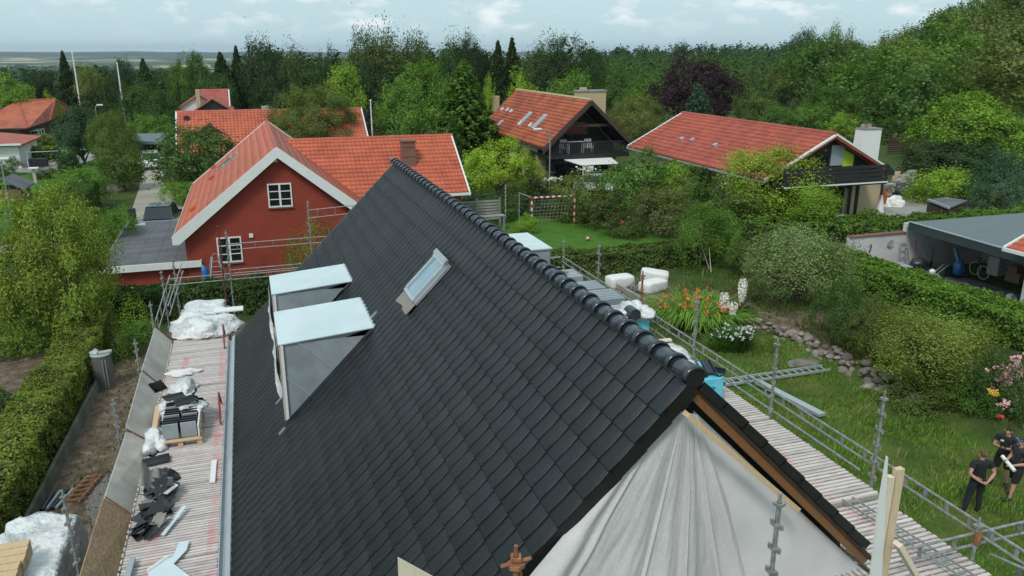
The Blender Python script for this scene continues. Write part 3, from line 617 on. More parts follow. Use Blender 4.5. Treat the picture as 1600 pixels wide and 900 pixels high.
# gable run
sg = root('scaffold', 'scaffold platform close below the gable, brown-stained slats and standing timbers', 'scaffold', (4.5, 5.8, -11.4))
for i in range(2): platform(sg, 2.2+i*2.25, 4.4+i*2.25, 5.15, 6.62, -6.0, 'y')
po = post(sg, 4.27, 5.2, -3.92, -11.4); po = post(sg, 1.75, 5.2, -3.92, -11.4, m='rust')
mb = MB(); mb.tube([(1.75, 5.2, -4.02), (1.75, 5.2, -3.985)], .075, 6); mb.tube([(1.62, 5.2, -3.99), (1.88, 5.2, -3.97)], .018, 6); mb.build('coupler', M['rust'], sg)
for y in (5.2,): post(sg, 6.7, y, -6.1, -11.4)
mb = MB(); mb.prism([(.795, 5.2, -3.725), (1.30, 5.2, -4.17), (1.30, 5.2, -4.9), (.79, 5.2, -4.9)], (0, .02, 0)); tag(mb.build('plywood_board', M['palepine']), 'pointed corner of a pale plywood board at the bottom edge of the picture', 'board')
t = root('timber_stand', 'tall white board propped with two pale timber studs on the gable scaffold', 'timber stand', (5.7, 5.2, -6.0))
mb = MB(); mb.prism([(5.45, 5.2, -3.66), (5.50, 5.2, -4.1), (5.72, 5.2, -6.0), (5.52, 5.2, -6.0), (5.44, 5.2, -4.2)], (0, .03, 0)); mb.build('white_board', M['whitep'], t)
mb = MB(); mb.bb((5.56, 5.24, -6), (5.615, 5.30, -3.93)); mb.build('stud', M['palepine'], t)
mb = MB(); mb.bb((5.635, 5.24, -6), (5.725, 5.30, -3.86)); mb.build('stud', mat('fresh_timber', (.60, .47, .32), .7, .14, 8, .15, 40, stretch=(6, 6, 1)), t)
mb = MB(); mb.bar((5.65, 5.12, -4.60), (6.25, 5.12, -5.45), .05, .09, (0, 1, 0)); mb.build('brace', M['palepine'], t)
mb = MB(); mb.grid(lambda u, v: (6.95+u*1.0, 5.45-v*.6+.1*u, -6.04+.02*mn.noise(Vector((u*4, v*4, 2)))), 12, 8); tag(mb.build('white_sheet', M['film'], None, True), 'crumpled white sheet on the near end of the right deck', 'plastic sheet')
# left-hand run
sl = root('scaffold', 'wide scaffold deck along the left eave, pale slats with sprayed pink lines', 'scaffold', (-2, 17, -11.4))
for (x, y, zt) in ((-3.2, 28.3, -7.2), (-3.05, 30.6, -7.35), (-3.1, 23.4, -6.88), (-3.15, 20.4, -6.95), (-3.2, 17.0, -7.1), (-3.2, 12.5, -6.65)): post(sl, x, y, zt, None, (random.gauss(0, .01), random.gauss(0, .012)))
post(sl, -1.25, 27.6, -5.6, -11.4, m='maroon'); post(sl, -1.05, 28.3, -6.0, -11.4)
yl = [9.6, 12.3, 14.75, 17.25, 19.7, 22.15, 24.5, 26.4]
for a, b_ in zip(yl, yl[1:]): platform(sl, -2.58, -1.11, a+.02, b_-.02, -8.0+random.uniform(-.015, .015))
rail(sl, (-3.0, 23.3, -7.35), (-3.0, 28.3, -7.35), .4, 5); rail(sl, (-2.75, 24.5, -7.3), (-2.55, 28.2, -6.9), .3, 4)
rail(sl, (-3.05, 28.4, -7.5), (3.5, 28.4, -7.45), .22, 9); rail(sl, (-1.1, 30.5, -6.9), (3.4, 30.5, -6.85), .22, 7); rail(sl, (-1.1, 30.5, -7.9), (3.4, 30.5, -7.85), .22, 7)
for (x, z) in ((1.9, -5.5), (3.4, -6.5)): post(sl, x, 30.5, z, -11.4)
rail(sl, (1.9, 30.5, -5.8), (3.9, 30.5, -5.7), .3, 3)
for x in (-1.55,): 
    for y in (17.25, 22.15): mb = MB(); mb.tube([(-1.18, y, -8.0), (-1.18, y+.5, -7.45)], .02, 6); mb.tube([(-1.18, y+.5, -7.45), (-1.18, y+1.1, -7.98)], .02, 6); mb.build('end_hook', M['maroon'], sl)
mb = MB(); mb.bar((-1.27, 14.6, -7.97), (-1.26, 15.5, -7.97), .10, .03); tag(mb.build('white_plank', M['whitep']), 'short narrow white plank lying loose near the right edge of the left deck', 'plank')
# parapet of grey boards and one OSB board
for k, (a, b_, zt0, zt1, m, lb_) in enumerate(((10.9, 13.95, -7.50, -7.60, 'osb', 'brown strand board'), (13.98, 16.9, -7.62, -7.72, 'board', None), (16.93, 19.9, -7.62, -7.55, 'board', None), (19.93, 23.3, -7.52, -7.55, 'board', None))):
    mb = MB(); P = [(-2.62, a, -8.02), (-2.62, b_, -8.02), (-3.02, b_, zt1), (-3.02+(.04 if k == 0 else 0), a, zt0)]; mb.prism(P, (-.022, 0, -.012)); mb.build('side_board', M[m], sl, label=lb_)
    mb = MB(); mb.tube([(-2.6, b_, -8.02), (-3.0, b_, zt1+.03)], .014, 6); mb.build('board_clamp', M['maroon' if k else 'rust'], sl)
mb = MB()
for i in range(66): y = 11.2+i*.18; mb.bb((-3.0-.04*math.sin(i*3.), y, -8.035), (-2.6, y+.10, -8.01))
mb.build('slat_end', M['slat'], sl, kind='stuff')
mb = MB(); mb.bar((-2.5, 10.2, -7.93), (-2.42, 12.4, -7.93), .09, .07); mb.build('edge_beam', M['zinc'], sl)

# ================================================================== THINGS ON THE LEFT DECK
DZ = -7.99
def crumple(name, c, r, m, seed, label, cat, amp=.5, flat=.55, sub=4):
    bm = bmesh.new(); bmesh.ops.create_icosphere(bm, subdivisions=sub, radius=1); o = Vector((seed*2.3, seed, 1)); mb = MB(); Vs = []
    for v in bm.verts:
        q = v.co; k = 1+amp*.8*mn.noise(q*1.4+o)-amp*.6*abs(mn.noise(q*2.6+o))-.22*abs(mn.noise(q*6+o))-.08*abs(mn.noise(q*13+o))+.15
        p = Vector((q.x*r[0]*k, q.y*r[1]*k, max(-.0, q.z)*r[2]*k)); Vs.append(p+Vector(c))
    mb.add(Vs, [tuple(v.index for v in f.verts) for f in bm.faces]); bm.free()
    o = mb.build(name, M[m] if isinstance(m, str) else m, None, True); return tag(o, label, cat)
# wrapped stacks at the far end
def wrapped(name, x0, x1, y0, y1, z0, z1, seed, label, m='film', rough=.05):
    mb = MB(); n = 16
    def f(u, v, s):
        p = Vector((x0+(x1-x0)*u, y0+(y1-y0)*v, z1)); return p
    bm = bmesh.new(); bmesh.ops.create_cube(bm, size=1); bmesh.ops.subdivide_edges(bm, edges=bm.edges[:], cuts=26, use_grid_fill=True); Vs = []
    for v in bm.verts:
        q = v.co; p = Vector((x0+(x1-x0)*(q.x+.5), y0+(y1-y0)*(q.y+.5), z0+(z1-z0)*(q.z+.5))); k = Vector((seed, 0, 0))
        nn = mn.noise(p*1.6+k)*rough*2.0-abs(mn.noise(p*2.7+k))*rough*2.4-abs(mn.noise(p*6+k))*rough*1.1-abs(mn.noise(p*13+k))*rough*.5; c = Vector(((x0+x1)/2, (y0+y1)/2, (z0+z1)/2)); d = (p-c); d.normalize()
        Vs.append(p+d*nn-Vector((0, 0, rough*1.5*max(0, (abs(q.x)*2)**6+(abs(q.y)*2)**6-.6)*(q.z+.5))))
    mb.add(Vs, [tuple(v.index for v in f.verts) for f in bm.faces]); bm.free(); return tag(mb.build(name, M[m], None, True), label, 'wrapped stack')
wrapped('wrapped_stack', -2.5, -1.2, 24.8, 26.3, DZ, -7.72, 3, 'boxy stack under white plastic at the far end of the left deck')
crumple('plastic_heap', (-1.75, 23.9, DZ), (.85, .8, .45), 'film', 4, 'low heap of white plastic film in front of the wrapped stack', 'plastic film', .5)
mb = MB(); mb.bb((-1.5, 24.6, -7.70), (-.65, 25.0, -7.66)); tag(mb.build('loose_board', M['whitep']), 'white board bridging from the wrapped stack to the dark roof', 'board')
crumple('cloth', (-2.15, 20.6, DZ), (.38, .22, .10), 'cloth', 9, 'crumpled white cloth with dark stripes lying on the left deck', 'cloth', .8)
crumple('plastic_bag', (-2.1, 19.5, DZ), (.30, .45, .20), 'film', 12, 'clear plastic bag beside the leaning black tile', 'plastic bag', .6)
crumple('plastic_bag', (-2.47, 16.7, DZ), (.24, .60, .26), 'film', 17, 'milky plastic bag between the side board and the tile pallet', 'plastic bag', .6)
crumple('plastic_bag', (-2.36, 18.0, DZ), (.18, .5, .30), 'film', 21, 'torn clear wrap hanging off the left side of the tile pallet', 'plastic bag', .7)
bigtile = tile_me
def loose_tile(c, eul, label, s=1.0):
    o = link('loose_tile', tile_me, None, c); o.rotation_euler = eul; o.scale = (s, s, s); return tag(o, label, 'roof tile')
loose_tile((-2.38, 19.0, DZ+.30), (R(-25), R(48), R(75)), 'black roof tile leaning upright against the side board', 1.15)
loose_tile((-2.10, 15.7, DZ+.04), (0, 0, R(8)), 'single black roof tile lying flat on the left deck in front of the pallet', 1.25)
# pallet with open tile packs
pl = root('pallet', 'wooden pallet on the left deck loaded with grey tiles', 'pallet', (-1.95, 17.05, DZ))
def pbox(name, c, d, m, par, rz=0, lab=None): mb = MB(); mb.box(c, d, Matrix.Rotation(rz, 3, 'Z')); return mb.build(name, M[m], par, label=lab)
for i in range(5): pbox('top_board', (-1.95, 16.42+i*.30, DZ+.13), (.86, .12, .022), 'pine', pl)
for x in (-2.33, -1.95, -1.57): pbox('bottom_board', (x, 17.02, DZ+.012), (.10, 1.3, .022), 'pine', pl)
for x in (-2.33, -1.95, -1.57):
    for y in (16.45, 17.02, 17.60): pbox('block', (x, y, DZ+.07), (.10, .12, .095), 'pine', pl)
tp = root('tile_pack', 'opened pack of grey roof tiles in torn clear wrap on the pallet', 'tile pack', (-1.9, 17.10, DZ+.14))
for cx in (-2.13, -1.77):
    for i in range(11):
        pbox('tile', (cx, 16.52+i*.115, DZ+.14+.17), (.31, .035, .33), 'plasticblk' if i % 4 else 'zinc', tp, 0)
tag(pbox('wooden_side', (-1.57, 17.00, DZ+.30), (.03, 1.2, .26), 'cloth', tp), None)
crumple('plastic_film', (-1.9, 17.55, DZ+.36), (.42, .42, .14), 'film', 31, 'torn clear film over the far half of the opened tile pack', 'plastic film', .9)
loose_tile((-1.62, 17.40, DZ+.56), (R(8), R(-6), R(12)), 'upper grey tile lying across the opened tile pack', 1.1); loose_tile((-1.85, 17.70, DZ+.54), (R(4), R(5), R(24)), 'slanting grey tile lying behind the upper tile on the pack', 1.1)
pbox_ = MB(); pbox_.box((-2.52, 17.70, DZ+.15), (.14, 1.3, .05), Matrix.Rotation(.03, 3, 'Z')@Matrix.Rotation(-.5, 3, 'Y')); tag(pbox_.build('timber_plank', M['pine']), 'yellow timber plank leaning along the side board left of the pallet', 'plank')
# heap of tile offcuts and felt
hp = root('offcut_heap', 'heap of broken black tiles, grey felt scraps and white wrap against the side board', 'rubble heap', (-2.2, 14.0, DZ))
rr = random.Random(5)
for i in range(46):
    t_ = rr.random(); c = Vector((-2.42+rr.random()*.62*(.4+.6*t_), 12.95+t_*1.9, DZ+.04+rr.random()*.18)); a = rr.uniform(.10, .26); mb = MB(); n = rr.choice((4, 5))
    Rm = Matrix.Rotation(rr.uniform(-.6, .6), 3, 'X')@Matrix.Rotation(rr.uniform(-.6, .6), 3, 'Y')@Matrix.Rotation(rr.random()*6, 3, 'Z')
    poly = [Rm@Vector((a*math.cos(2*PI*k/n+rr.uniform(-.4, .4)), a*.8*math.sin(2*PI*k/n+rr.uniform(-.4, .4)), 0))+c for k in range(n)]
    mb.prism(poly, Rm@Vector((0, 0, .014))); k = rr.random(); mb.build('tile_offcut' if k < .5 else 'felt_scrap', M['plasticblk' if k < .5 else 'greyfelt' if k < .9 else 'film'], hp)
mb = MB(); mb.grid(lambda u, v: (-2.50+u*.36, 14.3+v*.85, DZ+.10+.22*(1-u)+.07*math.sin(u*9+v*2)*(1-u*.4)), 14, 8); mb.build('felt_roll', M['greyfelt'], hp, True)
crumple('felt_bag', (-2.2, 15.05, DZ), (.28, .2, .22), 'plasticblk', 41, 'dark sack with a white strap on top of the offcut heap', 'sack', .4)
mb = MB(); mb.bar((-1.70, 13.75, DZ+.10), (-2.02, 13.0, DZ+.04), .07, .012); tag(mb.build('zinc_strip', M['lightblue']), 'narrow pale blue strip poking out of the offcut heap', 'strip')
mb = MB(); P = [(-2.16, 10.75), (-1.80, 11.0), (-1.74, 11.35), (-1.58, 11.38), (-1.60, 11.12), (-1.78, 10.78), (-1.42, 10.22), (-1.42, 9.8), (-1.72, 10.1), (-1.80, 9.98), (-1.92, 9.95), (-2.1, 10.3)]
mb.prism([(x, y+1.3, DZ+.03) for x, y in P], (0, 0, .02)); tag(mb.build('foam_sheet', M['lightblue']), 'pale blue foam sheet with a cut arm on the left deck', 'foam sheet')
mb = MB(); mb.tube([(-2.16, 12.0, DZ+.05), (-1.88, 12.3, DZ+.05)], .035, 8); tag(mb.build('foam_roll', M['cloth']), 'rolled end of foam beside the pale blue sheet', 'roll')
for i, (x, y) in enumerate(((-1.25, 16.4), (-2.35, 21.9), (-1.5, 12.2), (-1.9, 13.6), (-1.35, 20.0))):
    pass

# ================================================================== THINGS ON THE RIGHT DECK
DR = -6.04
def pack(x, y, w, l, h, label, m='board', tarp=None):
    p = root('tile_pack', label, 'tile pack', (x, y, DR)); n = max(2, int(l/.12))
    for i in range(n): pbox('tile', (x, y-l/2+(i+.5)*l/n, DR+h/2), (w, l/n*.72, h), m, p)
    if tarp: pbox('wrap', (x, y, DR+h*.38), (w+.02, l+.02, h*.72), tarp, p)
    return p
pack(7.40, 18.3, .9, .75, .50, 'farthest grey block stack behind the ridge on the right deck', 'zinc')
pack(7.65, 17.3, .8, .7, .45, 'second grey block stack from the far end of the right deck', 'zinc')
loose_tile((7.55, 18.2, DR+.55), (0, R(5), R(40)), 'dark square tile lying on the farthest grey stack')
pack(7.5, 16.0, .8, .8, .60, 'grey tile stack beside the rusty scaffold post', 'zinc')
pack(7.4, 14.75, .9, .8, .62, 'pale tile stack with a turquoise band behind the ridge', 'zinclite', 'ltblue')
crumple('plastic_film', (7.55, 14.6, DR+.6), (.45, .4, .22), 'film', 52, 'torn clear film over the pale tile stack', 'plastic film', .8)
mb = MB(); mb.prism([(7.42+.13*math.cos(t), 14.15, DR+.70+.13*math.sin(t)) for t in np.linspace(0, 2*PI, 12, False)], (0, .32, 0)); tag(mb.build('ridge_tile', M['ridge']), 'spare black ridge tile on the torn film', 'ridge tile')
crumple('plastic_film', (7.55, 12.9, DR), (.40, .8, .35), 'film', 57, 'clear film and turquoise tape beyond the ridge left of the last tile pack', 'plastic film', .7)
mb = MB(); mb.bar((7.0, 13.6, DR+.3), (7.9, 13.45, DR+.34), .12, .03); tag(mb.build('timber_plank', M['palepine']), 'short pale plank beside the rusty post on the right deck', 'plank')
tp = root('tile_pack', 'pack of black ridge tiles in turquoise wrap at the near end of the ridge', 'tile pack', (7.12, 11.5, DR))
mb = MB(); mb.bb((6.85, 11.1, DR), (7.64, 11.9, DR+.50)); bevel(mb.build('wrap', M['ltblue'], tp), .02)
mb = MB(); mb.prism([(7.24, 11.09, DR+.30), (7.46, 11.09, DR+.30), (7.46, 11.09, DR+.34), (7.24, 11.09, DR+.34)], (0, -.004, 0)); mb.prism([(7.24, 11.09, DR+.20), (7.40, 11.09, DR+.20), (7.40, 11.09, DR+.23), (7.24, 11.09, DR+.23)], (0, -.004, 0)); mb.build('printed_band', M['blue'], tp)
rr = random.Random(8)
for i in range(9):
    mb = MB(); c = Vector((6.96+.16*(i % 5), 11.12+.25*(i//5)+rr.random()*.25, DR+.56+.05*rr.random()))
    pts = [(.11*math.cos(t), .11*math.sin(t)) for t in np.linspace(0, PI, 7)]; P = [Vector((a, 0, b_)) for a, b_ in pts]+[Vector((a*.86, 0, b_*.86)) for a, b_ in pts[::-1]]
    Rm = Matrix.Rotation(rr.uniform(-.5, .5), 3, 'X')@Matrix.Rotation(rr.choice((0, PI))+rr.uniform(-.4, .4), 3, 'Y')@Matrix.Rotation(rr.uniform(-.3, .3), 3, 'Z')
    mb.prism([Rm@p+c for p in P], Rm@Vector((0, .36, 0))); mb.build('ridge_tile', M['ridge'], tp)

# ================================================================== NEIGHBOURING HOUSES
def tiled_slope(par, a, b_, c, m, cw=.24, rh=.34, amp=.022, name='roof_tile', step=.055):
    """a: ridge start, b_: ridge end, c: eave point below a; tiles as one relief sheet with a step per row"""
    a, b_, c = Vector(a), Vector(b_), Vector(c); U = b_-a; W = U.length; U.normalize(); D = c-a; Ln = D.length; D.normalize(); n = U.cross(D)
    if n.z < 0: n = -n
    nc, nr_ = max(1, int(W/cw)), max(1, int(Ln/rh)); k = 4; V = []
    for r in range(nr_):
        for e, h in ((0, .012), (1.02, step), (1.02, .0)):
            s = (r+e)*Ln/nr_
            for i in range(nc*k+1):
                ph = (i % k)/k; hh = h+amp*(1-abs(math.cos(PI*ph))) if h else 0
                V.append(a+U*(i*W/(nc*k))+D*s+n*(.03+hh))
    w_ = nc*k+1; V = np.array(V); J, I = np.meshgrid(np.arange(nr_), np.arange(nc*k), indexing='ij'); fs = []
    for q in (0, 1):
        b0 = ((J*3+q)*w_+I).ravel(); fs.append(np.stack([b0, b0+1, b0+w_+1, b0+w_], 1))
    o = Vector(V.mean(0)); ob = link(name, npmesh(name, V-np.array(o), np.concatenate(fs), m, smooth=False), par, o-WP[par.name]); tag(ob, kind='stuff'); return ob
def slab(par, name, P, h, m): mb = MB(); mb.prism(P, (0, 0, -h)); return mb.build(name, M[m] if isinstance(m, str) else m, par)
def window(par, y, x0, x1, z0, z1, cols=2, rows=3, nm='window', sg=-1, fr='whitep', gl='glass', t=.07):
    f = MB(); w = (x1-x0); ws = t
    f.bb((x0, y, z0), (x1, y+sg*.06, z0+ws)); f.bb((x0, y, z1-ws), (x1, y+sg*.06, z1)); f.bb((x0, y, z0+ws), (x0+ws, y+sg*.06, z1-ws)); f.bb((x1-ws, y, z0+ws), (x1, y+sg*.06, z1-ws))
    for i in range(1, cols): c = x0+w*i/cols; f.bb((c-ws*.7, y, z0+ws), (c+ws*.7, y+sg*.055, z1-ws))
    for j in range(1, rows): c = z0+(z1-z0)*j/rows; f.bb((x0+ws, y, c-.022), (x1-ws, y+sg*.045, c+.022))
    F_ = f.build(nm, M[fr], par); g = MB(); g.bb((x0+.03, y+.002*sg, z0+.03), (x1-.03, y+sg*.02, z1-.03)); g.build('pane', M[gl], F_)
    s = MB(); s.bb((x0-.04, y, z0-.07), (x1+.04, y+sg*.10, z0-.005)); s.build('sill', M['brownbrick' if fr == 'whitep' else fr], F_); return F_
def onslope(x, y, a, n_): d = ray(x, y); a = Vector(a); return d*(a.dot(n_)/d.dot(n_))
def patch(par, name, p, a, u, d, w, l, h, m, inner=None):
    """box lying on a slope: p centre, u across, d down the slope"""
    u = Vector(u).normalized(); d = Vector(d).normalized(); n = u.cross(d); n = -n if n.z < 0 else n
    mb = MB(); mb.box(Vector(p)+n*(h/2+.03), (w, l, h), Matrix((u, d, n)).transposed()); F_ = mb.build(name, M[m], par)
    if inner: mb = MB(); mb.box(Vector(p)+n*(h+.035), (w*.7, l*.8, .02), Matrix((u, d, n)).transposed()); mb.build('pane', M[inner], F_)
    return F_
# ---- the red brick house
rh = root('red_brick_house', 'red painted brick house with orange roof and broad white bargeboards beyond the dark roof', 'house', (1, 48, -11.4))
ax, az_, ez, hw = 1.28, -4.73, -8.93, 5.3; ya, yb = 41.9, 58.9; yw = 42.35
mb = MB(); mb.prism([(ax, yw, az_-.35), (ax-hw+.45, yw, ez+.02), (ax-hw+.45, yw, -11.9), (ax+hw-.45, yw, -11.9), (ax+hw-.45, yw, ez+.02)], (0, 16, 0)); mb.build('wall', M['redbrick'], rh)
for s in (-1, 1):
    slab(rh, 'roof', [(ax, ya+.05, az_-.03), (ax+s*hw, ya+.05, ez-.03), (ax+s*hw, yb, ez-.03), (ax, yb, az_-.03)], .14, 'redflat')
    tiled_slope(rh, (ax, ya+.1, az_), (ax, yb, az_), (ax+s*hw, ya+.1, ez), M['redflat'], .3, .5, .0, step=.013)
    dx, dz = s*hw, ez-az_; mb = MB(); mb.prism([(ax, ya, az_+.10), (ax+dx*1.02, ya, ez+.10+dz*.02), (ax+dx*1.02, ya, ez-.42), (ax+dx*.98-s*.1, ya, ez-.42), (ax, ya, az_-.46)], (0, .10, 0)); mb.build('bargeboard', M['whitep'], rh)
    mb = MB(); mb.prism([(ax, ya+.1, az_+.08), (ax+dx, ya+.1, ez+.08), (ax+dx, ya+.1, ez+.03), (ax, ya+.1, az_+.03)], (0, .12, 0)); mb.build('verge_trim', M['whitep'], rh)
    mb = MB(); mb.prism([(ax, yb-.06, az_+.12), (ax+dx, yb-.06, ez+.12), (ax+dx, yb-.06, ez-.05), (ax, yb-.06, az_-.05)], (0, .08, 0)); mb.build('bargeboard', M['whitep'], rh)
    mb = MB(); mb.bb((ax+dx-.06, ya+.1, ez-.12), (ax+dx+.08*s, yb, ez-.02)); mb.build('gutter', M['whitep'], rh)
mb = MB(); mb.tube([(ax, ya+.15, az_+.02), (ax, yb, az_+.02)], .12, 8); mb.build('ridge_capping', M['redtile3'], rh)
window(rh, yw, .66, 1.87, -7.79, -6.55); window(rh, yw, -2.07, -.86, -10.55, -9.20)
mb = MB(); mb.bb((1.10, yw, -5.45), (1.30, yw-.08, -5.22)); mb.build('wall_vent', M['whitep'], rh); mb = MB(); mb.bb((-.45, yw, -9.30), (-.25, yw-.08, -9.10)); mb.build('wall_vent', M['whitep'], rh)
nL = Vector((ez-az_, 0, hw)).normalized(); nL = Vector((-abs(nL.x), 0, abs(nL.z)))
for (x, y, w_, l_, nm, mm, inn) in ((352, 257, .75, 1.3, 'roof_window', 'zinc', 'skyglass'), (362, 251, .75, 1.3, 'roof_window', 'zinc', 'skyglass')):
    patch(rh, nm, onslope(x, y, (ax, ya, az_), nL), None, (0, 1, 0), (-hw, 0, ez-az_), w_, l_, .10, mm, inn)
for (x, y) in ((335, 263), (332, 280), (303, 329)): patch(rh, 'roof_vent', onslope(x, y, (ax, ya, az_), nL), None, (0, 1, 0), (-hw, 0, ez-az_), .3, .35, .16, 'redtile')
# wing
wx0, wx1, wy, wz, wey, wez = 1.6, 12.95, 52.0, -5.42, 47.55, -8.5
mb = MB(); mb.prism([(wx0, wy, wz-.3), (wx0, wey+.5, wez+.05), (wx0, wey+.5, -11.9), (wx0, 56, -11.9), (wx0, 56, wez+.05)], (wx1-wx0-.5, 0, 0)); mb.build('wall', M['redbrick'], rh)
mb = MB(); mb.bb((12.0, wey+.49, -11), (12.4, wey+.46, -9.2)); mb.build('white_panel', M['whitep'], rh)
for s in (-1, 1):
    slab(rh, 'roof', [(wx0+.9, wy, wz-.02), (wx0+.9, wy+s*4.45, wez-.02), (wx1, wy+s*4.45, wez-.02), (wx1, wy, wz-.02)], .12, 'redtile')
    tiled_slope(rh, (wx0+.7, wy, wz), (wx1-.12, wy, wz), (wx0+.7, wy+s*4.45, wez), M['redtile'], .26, .36, .03)
    mb = MB(); mb.prism([(wx1-.12, wy, wz+.10), (wx1-.12, wy+s*4.5, wez+.08), (wx1-.12, wy+s*4.5, wez-.22), (wx1-.12, wy, wz-.2)], (.10, 0, 0)); mb.build('bargeboard', M['whitep'], rh)
mb = MB(); mb.bb((5.2, wey-.10, wez-.16), (wx1, wey+.04, wez+.0)); mb.bb((5.2, wey+.04, wez-.2), (wx1-.1, wey+.5, wez-.15)); mb.build('gutter', M['whitep'], rh)
mb = MB(); mb.tube([(2.2, wy, wz+.03), (wx1, wy, wz+.03)], .12, 8); mb.build('ridge_capping', M['redtile'], rh)
mb = MB(); mb.bb((9.12, 49.6, -8.0), (9.95, 50.4, -5.47)); c_ = mb.build('chimney', M['brownbrick'], rh); mb = MB(); mb.bb((9.06, 49.54, -5.47), (10.0, 50.46, -5.38)); mb.build('chimney_cap', M['brownbrick'], c_)
for i in range(7): mb = MB(); mb.bb((9.10, 49.58, -7.6+i*.3), (9.97, 49.61, -7.56+i*.3)); mb.build('brick_band', M['redbrick'], c_) if i % 2 == 0 else None
# flat-roofed garage
fe = root('flat_roof_garage', 'low red brick garage with grey felt flat roof and white fascia beside the red house', 'garage', (-5.4, 47, -11.4))
mb = MB(); mb.bb((-7.45, 42.45, -11.9), (-3.05, 53.4, -10.45)); mb.build('wall', M['redbrick'], fe)
mb = MB(); mb.bb((-7.65, 42.2, -10.40), (-2.95, 53.6, -10.33)); rf = mb.build('roof', M['felt'], fe)
for i in range(5): mb = MB(); mb.bb((-7.0+i*.92, 42.3, -10.328), (-6.96+i*.92, 53.5, -10.318)); mb.build('felt_seam', M['felt'], rf)
mb = MB(); mb.bb((-7.70, 42.12, -10.62), (-2.90, 42.2, -10.28)); mb.build('fascia', M['whitep'], fe)
mb = MB(); mb.bb((-7.72, 42.2, -10.6), (-7.65, 53.65, -10.30)); mb.build('fascia', M['zinclite'], fe); mb = MB(); mb.bb((-7.72, 53.58, -10.6), (-2.9, 53.66, -10.29)); mb.build('fascia', M['zinclite'], fe)
mb = MB(); mb.bb((-2.95, 42.2, -10.6), (-2.88, 46, -10.28)); mb.build('fascia', M['whitep'], fe)
mb = MB(); mb.bb((-7.2, 52.6, -10.325), (-5.2, 53.3, -10.31)); mb.build('puddle', M['skyglass'], rf)
# step ladder and blue sack against the wall
t = root('step_ladder', 'aluminium step ladder standing open below the lower window of the red house', 'step ladder', (-2.2, 41.2, -11.4)); gl = gzf(-2.2, 41.2)
for (x0, x1, y) in ((-2.55, -2.30, 41.0), (-1.75, -2.02, 41.0), (-2.65, -2.35, 41.7), (-1.65, -1.98, 41.7)): mb = MB(); mb.bar((x0, y, gl), (x1, 41.3, gl+1.45), .06, .04); mb.build('leg', M['zinclite'], t)
for i in range(5): k = (i+.7)/5.6; mb = MB(); mb.bar((-2.55+.25*k, 41+.3*k, gl+1.45*k), (-1.75-.27*k, 41+.3*k, gl+1.45*k), .07, .025); mb.build('step', M['zinclite'], t)
mb = MB(); mb.tube([(-2.32+.15*(1-math.cos(a)), 41.3, gl+1.45+.16*math.sin(a)) for a in np.linspace(0, PI, 7)], .02, 6); mb.build('hoop', M['pinkcloth'], t)
mb = MB(); mb.blob((-2.72, 41.3, gl+.5), (.16, .2, .6), 3, 2, .4); tag(mb.build('blue_sack', M['blue'], None, True), 'tall blue sack leaning in the corner beside the step ladder', 'sack')
# ---- house behind (long orange roof)
h2 = root('long_roof_house', 'long low house with gridded orange tile roof directly behind the red brick house', 'house', (2.5, 88, -11.4))
def xhouse(r, x0, x1, yr_, zr, dy, ze, rm_, wall, zg=-11.8, trim=True, cw=.3, rhh=.4):
    mb = MB(); mb.prism([(x0+.3, yr_, zr-.25), (x0+.3, yr_-dy+.5, ze), (x0+.3, yr_-dy+.5, zg), (x0+.3, yr_+dy-.5, zg), (x0+.3, yr_+dy-.5, ze)], (x1-x0-.6, 0, 0)); mb.build('wall', M[wall], r)
    for s in (-1, 1):
        slab(r, 'roof', [(x0, yr_, zr-.02), (x0, yr_+s*dy, ze-.02), (x1, yr_+s*dy, ze-.02), (x1, yr_, zr-.02)], .15, rm_)
        tiled_slope(r, (x0+.1, yr_, zr), (x1-.1, yr_, zr), (x0+.1, yr_+s*dy, ze), M[rm_], cw, rhh, .07)
        if trim:
            for xx in (x0, x1): mb = MB(); mb.prism([(xx-.06, yr_, zr+.12), (xx-.06, yr_+s*dy, ze+.12), (xx-.06, yr_+s*dy, ze-.18), (xx-.06, yr_, zr-.18)], (.14, 0, 0)); mb.build('bargeboard', M['whitep'], r)
    mb = MB(); mb.tube([(x0, yr_, zr+.04), (x1, yr_, zr+.04)], .14, 6); mb.build('ridge_capping', M[rm_], r)
xhouse(h2, -6.85, 11.95, 89, -6.0, 5.6, -9.6, 'redtile', 'yellowbrick', cw=.34, rhh=.42)
q = pz(326, 194, -7.0); fr = py_(372, 221, q.y); hw2 = fr.x-q.x; zz = fr.z
mb = MB(); mb.prism([(q.x, q.y+.4, q.z-.2), (q.x-hw2+.4, q.y+.4, zz), (q.x-hw2+.4, q.y+.4, -11.8), (q.x+hw2-.4, q.y+.4, -11.8), (q.x+hw2-.4, q.y+.4, zz)], (0, 88-q.y, 0)); mb.build('wall', M['blackwood'], h2)
for s in (-1, 1):
    slab(h2, 'roof', [(q.x, q.y, q.z), (q.x+s*hw2, q.y, zz), (q.x+s*hw2, 89, zz), (q.x, 89, q.z)], .15, 'redflat')
    mb = MB(); mb.prism([(q.x, q.y-.04, q.z+.03), (q.x+s*hw2, q.y-.04, zz+.03), (q.x+s*hw2, q.y-.04, zz-.3), (q.x, q.y-.04, q.z-.3)], (0, .05, 0)); mb.build('bargeboard', M['blackwood'], h2)
mb = MB(); mb.tube([(q.x, q.y, q.z+.04), (q.x, 88, q.z+.04)], .14, 6); mb.build('ridge_capping', M['redtile'], h2)
p = onslope(292, 188, (0, 89, -6), Vector((0, -3.6, 5.6)).normalized()); mb = MB(); mb.box(p+Vector((0, 0, .15)), (.45, .45, .6)); mb.build('flue', M['blackwood'], h2)
mb = MB(); mb.bb((-2.0+5, 88.6, -6.2), (-1.4+5, 89.3, -5.5)); 
